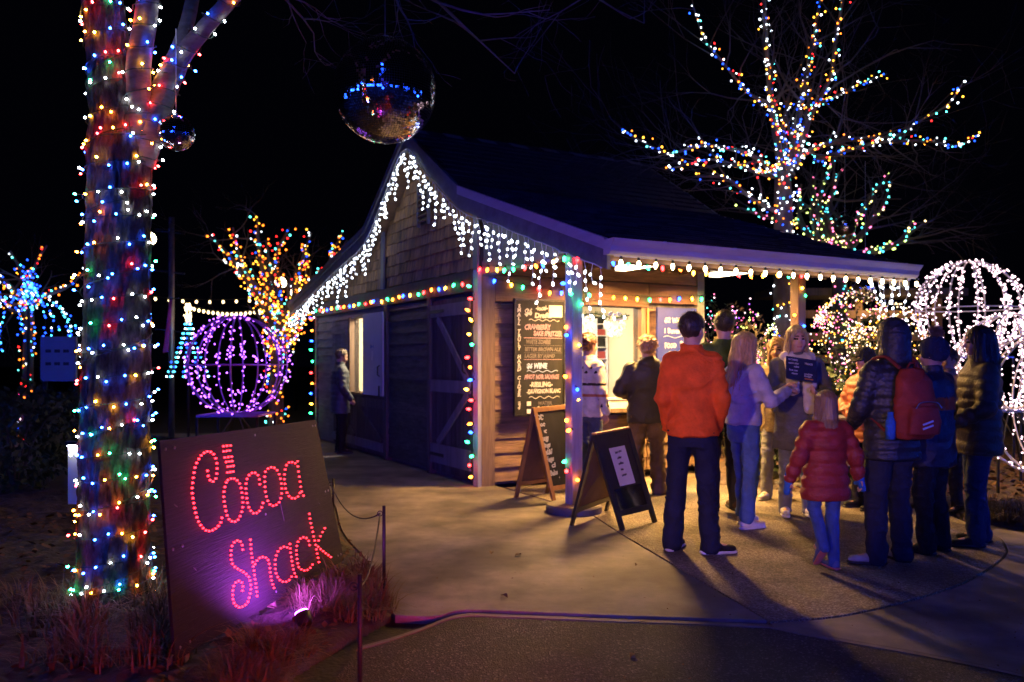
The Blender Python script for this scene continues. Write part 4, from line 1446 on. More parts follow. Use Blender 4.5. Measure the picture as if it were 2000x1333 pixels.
lo = bpy.data.objects.new('lamp', ld)
link(lo, sl)
lo.matrix_local = Mx @ Matrix.Translation((0, 0, -0.03))


# ------------------------------------------------------------------ mirror balls
def mirror_mat():
    m, nt, N, L, B = _nt('mirror_tile')
    B.inputs['Base Color'].default_value = (0.78, 0.78, 0.82, 1)
    B.inputs['Metallic'].default_value = 1.0
    nz = N.new('ShaderNodeTexNoise')
    nz.inputs['Scale'].default_value = 30
    mr = N.new('ShaderNodeMapRange')
    mr.inputs[3].default_value = 0.03
    mr.inputs[4].default_value = 0.10
    L.new(nz.outputs['Fac'], mr.inputs[0])
    L.new(mr.outputs[0], B.inputs['Roughness'])
    return m


M['mirror'] = mirror_mat()


def mirror_ball(label, c, r, rows, top, seed=1):
    c = Vector(c)
    root = thing('mirror_ball', label, 'mirror ball', c)
    rs_ = np.random.RandomState(seed)
    V, Q = [], []
    th = math.pi / rows
    for i in range(rows):
        t0, t1 = i * th + th * .06, (i + 1) * th - th * .06
        tm = (t0 + t1) / 2
        n = max(4, int(2 * math.pi * math.sin(tm) / th))
        ph = 2 * math.pi / n
        for j in range(n):
            p0, p1 = j * ph + ph * .06, (j + 1) * ph - ph * .06
            pm = (p0 + p1) / 2
            nrm = np.array([math.sin(tm) * math.cos(pm), math.sin(tm) * math.sin(pm), math.cos(tm)])
            e1 = np.array([-math.sin(pm), math.cos(pm), 0])
            e2 = np.cross(nrm, e1)
            tilt = rs_.normal(0, 0.028, 2)
            a = r * math.sin(tm) * (p1 - p0) / 2
            b = r * (t1 - t0) / 2
            for sx, sy in ((-1, -1), (1, -1), (1, 1), (-1, 1)):
                V.append(nrm * r + e1 * a * sx + e2 * b * sy + nrm * (tilt[0] * a * sx + tilt[1] * b * sy))
            k = len(V) - 4
            Q.append((k, k + 1, k + 2, k + 3))
    o = bpy.data.objects.new('mirror_tiles', np_mesh('mirror_tiles', np.array(V), np.array(Q), [M['mirror']], False))
    link(o, root)['kind'] = 'stuff'
    MB().lathe([(max(0.001, r * .985 * math.sin(t)), r * .985 * math.cos(t)) for t in np.linspace(math.pi, 0, 24)], 32).build('core', M['blackpaint'], root, True)
    MB().lathe([(r * .09, r * .985), (r * .09, r * 1.05), (0.006, r * 1.06)], 10).build('cap', M['steel'], root)
    MB().tube([(0, 0, r * 1.05), (0, 0, top - c.z)], 0.003, 5).build('hanging_wire', M['steel'], root)
    return root


mirror_ball('large mirror ball hanging above the gable end of the shed', at(752, 178, 6.4), 0.40, 66, 6.2)
mirror_ball('small mirror ball hanging from the lit limb of the furrowed tree', at(344, 260, 4.72), 0.103, 26, 3.35, 2)
mirror_ball('mirror ball hanging in the bare tree behind the porch roof', at(1650, 442, 14.5), 0.19, 26, 6.0, 3)
mirror_ball('mirror ball hanging behind the short icicles at the gutter end', at(1690, 563, 12.2), 0.22, 26, 4.4, 4)


# ------------------------------------------------------------------ wire globes
def globe(label, c, r, ribs, col, rib_mat, nb, br, s, seed, stand=True, ring=True, ground=0.0):
    c = Vector(c)
    rnd = random.Random(seed)
    root = thing('light_globe', label, 'light globe', (c.x, c.y, ground))
    o0 = Vector((c.x, c.y, ground))
    for k in range(ribs):
        a = k / ribs * 2 * math.pi + 0.2
        pts = [c - o0 + Vector((math.cos(a) * math.sin(t), math.sin(a) * math.sin(t), math.cos(t))) * r for t in np.linspace(0.03, math.pi - 0.03, 19)]
        MB().tube(pts, 0.009, 6, cap=False).build('rib', rib_mat, root, True)
    for zz in ([0.0] if ring else []):
        pts = [c - o0 + Vector((math.cos(t) * r, math.sin(t) * r, zz)) for t in np.linspace(0, 2 * math.pi, 41)]
        MB().tube(pts, 0.008, 6, cap=False).build('ring', rib_mat, root, True)
    P = []
    for _ in range(nb):
        k = rnd.randrange(ribs)
        a = k / ribs * 2 * math.pi + 0.2
        t = math.acos(rnd.uniform(-1, 1))
        n = Vector((math.cos(a) * math.sin(t), math.sin(a) * math.sin(t), math.cos(t)))
        P.append(tuple(c - o0 + n * (r + rnd.uniform(-.015, .03)) + Vector((rnd.gauss(0, .022), rnd.gauss(0, .022), rnd.gauss(0, .01)))))
    bulbs_mass('bulbs', P, [col] * nb, br, s, root, var=0.2)
    if stand:
        z1 = c.z - r - 0.01 - ground
        m = MB()
        w = r * 0.6
        for a, b in (((-w, -w), (w, -w)), ((w, -w), (w, w)), ((w, w), (-w, w)), ((-w, w), (-w, -w))):
            m.bar((*a, z1), (*b, z1), 0.022, 0.022)
        m.bar((-w, 0, z1), (w, 0, z1), 0.02)
        m.build('platform', rib_mat if label.startswith('violet') else M['steel'], root)
        for sx, sy in ((-1, -1), (1, -1), (1, 1), (-1, 1)):
            MB().bar((sx * w, sy * w, 0), (sx * w, sy * w, z1 - 0.012), 0.022).build('leg', M['iron'], root)
            MB().bar((sx * w * .1, sy * w * .1, z1 - 0.02), (sx * w * .98, sy * w * .98, z1 * 0.35), 0.014).build('brace', M['iron'], root)
    return root


M['violetmetal'] = mat('violet_painted_tube', (0.30, 0.14, 0.62), 0.45, var=0.1)
M['palemetal'] = mat('white_painted_tube', (0.62, 0.60, 0.64), 0.45, var=0.1)
globe('violet wire globe of lights on a stand behind the sign', at(463, 713, 9.0), 0.53, 12, 'violet', M['violetmetal'], 330, 0.0105, 7, 61)
globe('tall pinkish white wire globe of lights with a horizontal ring behind the people', at(1890, 604, 10.6), 0.61, 12, 'rose', M['palemetal'], 700, 0.0125, 5, 62)
globe('pinkish white wire globe of lights on a stand beside the long haired woman', at(1972, 706, 8.9), 0.51, 12, 'rose', M['palemetal'], 700, 0.0110, 5.5, 63, ring=False)
globe('low pinkish white wire globe of lights resting on the ground at the right edge', at(2062, 790, 8.2), 0.74, 14, 'rose', M['palemetal'], 460, 0.010, 5.5, 64, stand=False, ring=False)


# ------------------------------------------------------------------ writing
def text_mesh(body, size, jitter=0.0, seed=0, ext=0.0006, shear=0.0, align='LEFT', bold=0.0):
    cu = bpy.data.curves.new('text', 'FONT')
    cu.body = body
    cu.size = size
    cu.align_x = align
    cu.extrude = ext
    cu.offset = bold
    cu.shear = shear
    cu.resolution_u = 2
    cu.space_character = 1.02
    to = bpy.data.objects.new('text', cu)
    me = bpy.data.meshes.new_from_object(to)
    bpy.data.objects.remove(to)
    bpy.data.curves.remove(cu)
    if jitter and len(me.vertices):
        co = np.zeros(len(me.vertices) * 3)
        me.vertices.foreach_get('co', co)
        co = co.reshape(-1, 3)
        q = np.c_[co[:, :2] / size * 1.3, np.zeros(len(co))]
        co[:, 0] += (vnoise(q + 3.1, seed) - .5) * jitter * size
        co[:, 1] += (vnoise(q + 9.7, seed + 1) - .5) * jitter * size
        me.vertices.foreach_set('co', co.ravel())
    return me


def write(parent, M4, x, y, body, size, material, seed=0, width=None, rot=0.0, align='LEFT', name='lettering'):
    """flat chalk writing; M4 maps (right, up, out) of the board into the parent's space"""
    me = text_mesh(body, size, 0.22, seed, shear=0.08, align=align, bold=0.004 * size / 0.08)
    me.materials.clear()
    me.materials.append(material)
    o = bpy.data.objects.new(name, me)
    link(o, parent)
    sx = 1.0
    if width:
        xs = [v.co.x for v in me.vertices]
        if xs: sx = width / (max(xs) - min(xs))
    o.matrix_local = M4 @ Matrix.Translation((x, y, 0.0012)) @ Matrix.Rotation(rot, 4, 'Z') @ Matrix.Diagonal((sx, 1, 1, 1))
    return o


def squiggle(parent, M4, x0, x1, y, amp, n, r, material):
    pts = [M4 @ Vector((x0 + (x1 - x0) * i / 40, y + amp * math.sin(i / 40 * n * 2 * math.pi), 0.0015)) for i in range(41)]
    MB().tube(pts, r, 4).build('chalk_line', material, parent)


def board_frame(o, right, up):
    o, right, up = Vector(o), Vector(right).normalized(), Vector(up).normalized()
    n = right.cross(up)
    m = Matrix.Identity(4)
    for i in range(3):
        m[i][0], m[i][1], m[i][2], m[i][3] = right[i], up[i], n[i], o[i]
    return m


# tall drinks chalkboard hung on the porch wall left of the window
cb = thing('chalkboard', 'tall black chalkboard with local drafts and wine prices beside the serving window', 'chalkboard', sp(0.40, -0.10, 0.82), SHA)
MB().box((0, 0.66), (-0.03, 0.0), (0, 1.34)).build('panel', M['chalk'], cb)
for x in (-0.018, 0.66):
    MB().box((x, x + 0.018), (-0.04, 0.002), (-0.018, 1.358)).build('frame_bar', M['blackpaint'], cb)
for z in (-0.018, 1.34):
    MB().box((0.0, 0.66), (-0.04, 0.002), (z, z + 0.018)).build('frame_bar', M['blackpaint'], cb)
B4 = board_frame((0, -0.031, 0), (1, 0, 0), (0, 0, 1))
CT, CP, CDm, CB_ = M['chalktext'], M['chalkpink'], M['chalkdim'], M['chalkblue']
write(cb, B4, 0.12, 1.17, '$6', 0.10, CT, 1, 0.10)
write(cb, B4, 0.27, 1.23, '-local-', 0.075, CT, 2, 0.17)
write(cb, B4, 0.25, 1.14, 'Drafts', 0.085, CT, 3, 0.24)
squiggle(cb, B4, 0.18, 0.60, 1.11, 0.010, 4, 0.004, CT)
write(cb, B4, 0.12, 1.00, 'CRANBERRY', 0.085, CP, 4, 0.36)
write(cb, B4, 0.24, 0.925, 'SAKE SPRITZER', 0.08, CP, 5, 0.40)
MB().box((0.11, 0.64), (-0.034, -0.031), (0.895, 0.903)).build('chalk_line', CP, cb)
write(cb, B4, 0.14, 0.83, 'WHITE ZOMBIE', 0.07, CDm, 6, 0.34)
MB().box((0.11, 0.64), (-0.034, -0.031), (0.808, 0.812)).build('chalk_line', CDm, cb)
write(cb, B4, 0.12, 0.745, 'BITTER BROWN ALE', 0.062, CDm, 7, 0.50)
MB().box((0.11, 0.64), (-0.034, -0.031), (0.722, 0.726)).build('chalk_line', CDm, cb)
write(cb, B4, 0.12, 0.665, 'LAGER BY HAND', 0.062, CDm, 8, 0.42)
MB().box((0.11, 0.64), (-0.034, -0.031), (0.642, 0.647)).build('chalk_line', CP, cb)
write(cb, B4, 0.15, 0.54, '$6 WINE', 0.085, CB_, 9, 0.28)
squiggle(cb, B4, 0.15, 0.58, 0.505, 0.010, 3.5, 0.004, CB_)
write(cb, B4, 0.12, 0.415, 'PINOT NOIR SAUVAGE', 0.07, CP, 10, 0.48)
write(cb, B4, 0.19, 0.325, '-RIESLING-', 0.072, CT, 11, 0.32)
write(cb, B4, 0.15, 0.245, '-SAUVIGNON BLANC', 0.072, CT, 12, 0.47)
squiggle(cb, B4, 0.18, 0.60, 0.195, 0.012, 3.5, 0.004, CT)
write(cb, B4, 0.30, 0.105, 'WATER', 0.06, CDm, 13, 0.2)
write(cb, B4, 0.28, 0.02, 'SODA', 0.09, CT, 14, 0.28)
for k, ch in enumerate('SMALL TRULY HARD CIDER $4'):
    if ch != ' ':
        write(cb, B4, 0.045, 1.25 - k * 0.0495, ch, 0.06, CT, 20 + k, align='CENTER')
MB().box((0.455, 0.64), (-0.036, -0.031), (1.15, 1.29)).build('pinned_note', M['paper'], cb)
for z in (0.10, 0.01):
    MB().box((0.15, 0.205), (-0.036, -0.031), (z, z + 0.05)).build('sticker', M['paper'], cb)

# chalkboard right of the window; blue light on it is painted into its colour
cb = thing('chalkboard', 'dark chalkboard tinted by painted blue light, with $2 water in white chalk right of the serving window', 'chalkboard', sp(2.50, -0.10, 0.95), SHA)
M['bluelitboard'] = mat('blue_lit_blackboard', (0.012, 0.020, 0.16), 0.6, col2=(0.018, 0.028, 0.22), scale=3)
MB().box((0, 0.66), (-0.03, 0.0), (0, 1.19)).build('panel', M['bluelitboard'], cb)
write(cb, B4, 0.12, 1.00, '$2 WATER', 0.085, CT, 51, 0.42)
write(cb, B4, 0.10, 0.86, '1 Beverages !', 0.085, CT, 52, 0.47)
squiggle(cb, B4, 0.10, 0.60, 0.81, 0.012, 2, 0.004, CT)
write(cb, B4, 0.12, 0.67, 'FOOD', 0.085, CT, 53, 0.19)
write(cb, B4, 0.37, 0.70, '$4', 0.075, CT, 54, 0.09)
write(cb, B4, 0.18, 0.57, 'Gingerbread Joes', 0.07, CT, 55, 0.44, rot=0.08)
write(cb, B4, 0.20, 0.43, '& $5', 0.08, CT, 56, 0.22)
write(cb, B4, 0.16, 0.33, 'Cookies', 0.075, CT, 57, 0.34)


# ------------------------------------------------------------------ A-frame easels
def easel(label, foot_fl, foot_fr, back_l, back_r, top_l, top_r, frame, panel, rear, fw=0.045, zb=0.16):
    """A-frame board given the ground feet of its front and rear leaves and the hinge corners"""
    o = (Vector(foot_fl) + Vector(back_r)) / 2
    o.z = 0
    root = thing('a_frame_board', label, 'sandwich board', o)
    for nm, a, b, tl_, tr_, pan in (('front_leaf', foot_fl, foot_fr, top_l, top_r, panel), ('rear_leaf', back_l, back_r, top_l, top_r, rear)):
        a, b, tl_, tr_ = (Vector(q) - o for q in (a, b, tl_, tr_))
        n = (b - a).cross(tl_ - a).normalized()
        if nm == 'rear_leaf':
            tl_, tr_ = tl_ - n * 0.0, tr_ - n * 0.0
        leaf = empty(nm, parent=root)
        MB().bar(a, tl_, fw, 0.024, up=n).build('stile', frame, leaf)
        MB().bar(b, tr_, fw, 0.024, up=n).build('stile', frame, leaf)
        for t in (0.975, zb):
            MB().bar(a.lerp(tl_, t) + (b - a).normalized() * fw * .5, b.lerp(tr_, t) - (b - a).normalized() * fw * .5, fw, 0.022, up=n).build('rail', frame, leaf)
        m = MB()
        off_ = n * 0.003
        p = [a.lerp(tl_, zb), b.lerp(tr_, zb), b.lerp(tr_, 0.97), a.lerp(tl_, 0.97)]
        m.add([q + off_ for q in p] + [q - off_ for q in p], [(0, 1, 2, 3), (7, 6, 5, 4), (0, 4, 5, 1), (1, 5, 6, 2), (2, 6, 7, 3), (3, 7, 4, 0)])
        m.build('panel', pan, leaf)
    return root, o


# wooden framed cake menu: front leaf faces the porch entrance
A1 = gp(1083, 985)
H1 = 1.0
tl1 = at(1043, 797, 8.42); tr1 = at(1104, 791, 8.72)
A2 = A1 + (tr1 - tl1); A2.z = 0
b1l = gp(1008, 972); b1r = b1l + (tr1 - tl1); b1r.z = 0
r1, o1 = easel('oak framed chalkboard easel with a handwritten cake menu', A1, A2, b1l, b1r, tl1, tr1, M['oak'], M['chalk'], M['hardboard'])
fl = [c for c in r1.children if c.name.startswith('front')][0]
rt = (A2 - A1).normalized()
upv = (tl1.lerp(tr1, .5) - A1.lerp(A2, .5)).normalized()
W1 = (A2 - A1).length
bo = A1.lerp(tl1, 0.0) - o1
B5 = board_frame(bo + rt.cross(upv).normalized() * 0.006, rt, upv)
Lh = (tl1 - A1).length
skew = (tl1 - A1).dot(rt)
rows = ["TODAY'S $5", 'Chocolate Chip', '  cake', 'Sugar Cake', 'Gingerbread Cake', 'M&M Cake', 'Vegan Chocolate', '  chip cake', 'Baked Mousse', '  $3']
for i, t in enumerate(rows):
    y = Lh * (0.865 - i * 0.072)
    write(fl, B5, 0.05 + skew * y / Lh, y, t, 0.07, CT, 80 + i, width=min(W1 - 0.09, 0.038 * len(t) + 0.04), rot=0.03)

A3 = gp(1213, 1035); A4 = gp(1282, 1022)
A3 = gp(1216, 1036); A4 = gp(1279, 1021)
tl2 = at(1160, 851, 7.05); tr2 = at(1226, 838, 7.42)
b2l = gp(1117, 1026); b2r = gp(1184, 998)
r2, o2 = easel('black A-frame board with a white printed sheet near the porch post', A3, A4, b2l, b2r, tl2, tr2, M['blackpaint'], M['blackpaint'], M['hardboard'], 0.05, 0.17)
MB().bar(tl2 - o2 + Vector((0, 0, 0.012)), tr2 - o2 + Vector((0, 0, 0.012)), 0.05, 0.014).build('top_strip', M['oak'], r2)
fl = [c for c in r2.children if c.name.startswith('front')][0]
a, b, c_, d_ = A3 - o2, A4 - o2, tl2 - o2, tr2 - o2
n_ = (b - a).cross(c_ - a).normalized() * 0.006
def bil(u, v): return a.lerp(b, u).lerp(c_.lerp(d_, u), v)
MB().add([bil(.28, .44) + n_, bil(.75, .44) + n_, bil(.75, .84) + n_, bil(.28, .84) + n_], [(0, 1, 2, 3)]).build('printed_sheet', M['paper'], fl)
B6 = board_frame(bil(.30, .44) + n_ * 1.4, b - a, c_ - a)
for i, t in enumerate(['hot cocoa', 'cider', 'coffee', 'tea', 'cocoa kit']):
    write(fl, B6, 0.055 + 0.01 * (i % 2), 0.29 - i * 0.052, t, 0.032, M['chalkdim'], 90 + i)
_m, _nt_, _N, _L, _B = _nt('glossy_film')
M['film'] = mat('glossy_black_film', (0.012, 0.012, 0.014), 0.08, var=0.1, spec=0.8)
MB().add([bil(.09, .20) + n_ * .9, bil(.91, .20) + n_ * .9, bil(.91, .42) + n_ * .9, bil(.09, .42) + n_ * .9], [(0, 1, 2, 3)]).build('glossy_film', M['film'], fl)

# ------------------------------------------------------------------ contents of the shed
# snowflakes hung in the window
M['snow'] = mat('white_foam', (0.8, 0.8, 0.78), 0.6, var=0.05)


def snowflake(label, c, r, seed):
    root = thing('snowflake', label, 'snowflake', sp(*c), SHA)
    m = MB()
    for k in range(6):
        a = k * math.pi / 3 + 0.26 * (seed % 2)
        d = Vector((math.cos(a), 0, math.sin(a)))
        m.bar((0, 0, 0), d * r, r * .2, 0.014, up=(0, 1, 0))
        for t, l in ((0.45, .42), (0.75, .3)):
            for s in (-1, 1):
                d2 = Vector((math.cos(a + s * 1.0), 0, math.sin(a + s * 1.0)))
                m.bar(d * r * t, d * r * t + d2 * r * l, r * .15, 0.0135, up=(0, 1, 0))
    m.lathe([(r * .34, -0.006), (r * .34, 0.006)], 12, M=Matrix.Rotation(R(90), 3, 'X'))
    m.build('flake', M['snow'], root)
    MB().tube([(0, 0, r * .8), (0, 0, 2.13 - c[2])], 0.0015, 4).build('thread', M['whitewire'], root)


snowflake('solid white snowflake cut-out hanging in the middle of the serving window', (1.56, 0.20, 1.86), 0.19, 1)
snowflake('lacy white snowflake cut-out hanging at the right of the serving window', (2.08, 0.22, 1.92), 0.18, 2)
# garland across the window head
gl = thing('garland', 'green garland draped across the head of the serving window', 'garland', sp(WX0, 0.16, 2.10), SHA)
M['fir'] = mat('fir_green', (0.035, 0.08, 0.03), 0.7, var=0.4, scale=30)
m = MB()
gr = random.Random(3)
for i in range(240):
    x = gr.uniform(0.02, 1.18)
    z = -0.05 - 0.05 * math.sin(x * 5) ** 2
    a = Vector((x, 0, z))
    d = Vector((gr.gauss(0, .5), gr.gauss(0, .6), gr.gauss(0, .6))).normalized() * gr.uniform(.03, .06)
    m.bar(a, a + d, 0.006, 0.002)
m.build('sprigs', M['fir'], gl)['kind'] = 'stuff'
MB().tube([(x, 0, -0.05 - 0.05 * math.sin(x * 5) ** 2) for x in np.linspace(0.01, 1.19, 30)], 0.008, 5).build('cord', M['greenwire'], gl)
for i in range(7):
    mini('cool', 9, gl, (0.1 + i * 0.165, -0.03, -0.09 - 0.02 * (i % 2)), 0.014)
# menu boards and shelves on the room's back wall (wall y = 2.3 facing the window)
wbd = thing('menu_board', 'grey menu board on the wall inside the shed behind the counter', 'menu board', sp(2.2, 2.28, 1.0), SHA)
MB().box((0, 0.72), (-0.03, 0), (0, 0.62)).build('panel', M['chalk'], wbd)
B7 = board_frame((0, -0.031, 0), (1, 0, 0), (0, 0, 1))
write(wbd, B7, 0.05, 0.48, 'HOT COCOA', 0.11, CB_, 61, 0.6)
write(wbd, B7, 0.08, 0.33, 'Cider $3', 0.09, CT, 62, 0.45)
write(wbd, B7, 0.2, 0.12, '50?', 0.16, CT, 63, 0.3)
sh_ = thing('shelf_unit', 'white shelf rack of small boxes inside the shed right of the counter', 'shelf', sp(3.0, 1.95, 0.7), SHA)
for x in (0.0, 0.2):
    MB().box((x, x + 0.02), (0, 0.3), (0, 1.4)).build('side', M['white'], sh_)
for k in range(8):
    MB().box((0.02, 0.2), (0.0, 0.3), (0.05 + k * 0.18, 0.065 + k * 0.18)).build('shelf_board', M['white'], sh_)
bxm = mat('small_red_box', (0.3, 0.05, 0.05), 0.5)
for k in range(8):
    bo_ = MB().box((0, 0.14), (0, 0.12), (0, 0.09 + 0.02 * (k % 3))).build('small_box', [bxm, M['chalk']][k % 2])
    bo_.matrix_world = SHM @ Matrix.Translation((3.04, 1.97, 0.766 + k * 0.18))
    tag(bo_, 'small %s box on the white rack inside the shed, shelf %s from the bottom' % (['red', 'black'][k % 2], ['one', 'two', 'three', 'four', 'five', 'six', 'seven', 'eight'][k]), 'box', 'boxes on the rack inside the shed')
# backpack hanging inside, counter things
bp = thing('bag', 'grey bag hanging on the wall inside the shed between the snowflakes', 'bag', sp(2.35, 2.28, 1.72), SHA)
m = MB()
m.lathe([(0.02, 0.46), (0.10, 0.42), (0.17, 0.32), (0.20, 0.15), (0.20, 0.02), (0.15, 0.0)][::-1], 14, (0.2, -0.09, 0), M=Matrix.Diagonal((1, 0.42, 1)))
m.build('body', mat('grey_canvas', (0.09, 0.085, 0.08), 0.9, bump=0.2), bp, True)
MB().tube([(0.2, -0.09, 0.45), (0.16, -0.06, 0.52), (0.2, -0.01, 0.55), (0.24, -0.06, 0.52), (0.2, -0.09, 0.45)], 0.008, 5).build('loop', M['blackwire'], bp)
reg = thing('tray', 'white plastic tub standing on the sill of the serving window', 'tub', sp(1.55, -0.10, WZ0 - 0.004), SHA)
m = MB()
m.box((0, 0.56), (-0.1, 0.14), (0, 0.012)); m.box((0, 0.56), (-0.1, -0.09), (0.012, 0.13)); m.box((0, 0.56), (0.13, 0.14), (0.012, 0.13)); m.box((0, 0.01), (-0.09, 0.13), (0.012, 0.13)); m.box((0.55, 0.56), (-0.09, 0.13), (0.012, 0.13))
m.build('tub_body', M['white'], reg)
MB().box((-0.012, 0.572), (-0.112, -0.1), (0.11, 0.13)).build('tub_rim', M['white'], reg)
cr = random.Random(12)
pastry = mat('golden_pastry', (0.5, 0.26, 0.08), 0.7, var=0.3, scale=20, bump=0.3)
tr2_ = thing('tray', 'black tray of pastries standing inside the serving window', 'tray', sp(1.70, 0.22, 0.856), SHA)
MB().box((0, 0.5), (0, 0.3), (0, 0.03)).build('tray_base', mat('red_black_tray', (0.10, 0.02, 0.015), 0.5), tr2_)
MB().box((-0.01, 0.51), (-0.01, 0.0), (0, 0.06)).build('tray_rim', M['blackpaint'], tr2_)
for i in range(9):
    o = MB().lathe([(0.03, 0), (0.05, 0.012), (0.055, 0.03), (0.04, 0.05), (0.005, 0.058)], 10).build('pastry', pastry)
    o.matrix_world = SHM @ Matrix.Translation((1.76 + (i % 4) * 0.12 + cr.uniform(-.01, .01), 0.28 + (i // 4) * 0.09, 0.888))
    tag(o, 'round golden pastry on the black tray in the serving window', 'pastry', 'pastries on the tray')
jar = thing('jar', 'clear tip jar standing beside the pastry tray', 'jar', sp(1.62, 0.2, 0.856), SHA)
MB().lathe([(0.06, 0), (0.075, 0.02), (0.075, 0.2), (0.06, 0.24), (0.06, 0.26)], 16).build('glass', mat('clear_glass', (0.8, 0.82, 0.82), 0.05, transl=0.9, var=0.02), jar, True)
MB().lathe([(0.064, 0.262), (0.064, 0.285)], 16).build('lid', M['steel'], jar)
# stacks of paper cups in the side hatch
M['cup'] = mat('cream_paper_cup', (0.66, 0.58, 0.42), 0.7, var=0.05)
cupm = MB()
cupm.lathe([(0.029, 0.0), (0.043, 0.105), (0.046, 0.108), (0.046, 0.112)], 14)
cup_me = cupm.mesh('cup', M['cup'], True)
for si, (yy, n, xx) in enumerate(((4.30, 21, 0.16), (4.18, 22, 0.22), (4.06, 15, 0.16), (3.96, 14, 0.2))):
    for k in range(n):
        o = bpy.data.objects.new('paper_cup', cup_me)
        link(o)
        o.location = sp(xx, yy, 0.958 + k * 0.024)
        tag(o, 'cream paper cup in the %s stack on the side hatch counter' % ['leftmost', 'second', 'third', 'rightmost'][si], 'paper cup', 'cups in the %s stack' % ['leftmost', 'second', 'third', 'rightmost'][si])
sc_ = MB().box((0.105, 0.55), (3.84, 4.56), (0.92, 0.955)).build('counter', M['white'], SH)
cn = thing('planter', 'small black bowl beside the paper cups in the side hatch', 'bowl', sp(0.10, 3.93, 0.956), SHA)
MB().lathe([(0.05, 0), (0.08, 0.06), (0.085, 0.10), (0.078, 0.10), (0.05, 0.02)], 14).build('bowl_body', M['blackpaint'], cn, True)
MB().lathe([(0.07, 0.085), (0.0, 0.095)], 14).build('contents', pastry, cn)
# small note and ribbon on the pale shutter
nt_ = thing('note', 'little blue bow with a paper tag pinned to the pale shutter', 'decoration', sp(-0.104, 3.36, 1.56), SHA)
bl_ = mat('blue_ribbon', (0.06, 0.16, 0.5), 0.5)
m = MB()
for s in (-1, 1):
    m.add([(0, 0, 0.1), (-0.008, s * 0.07, 0.14), (-0.008, s * 0.07, 0.07)], [(0, 1, 2), (2, 1, 0)])
m.build('bow', bl_, nt_)
MB().box((-0.004, 0.0), (-0.03, 0.03), (-0.10, 0.03), M=Matrix.Rotation(R(12), 4, 'X')).build('paper_tag', M['paper'], nt_)
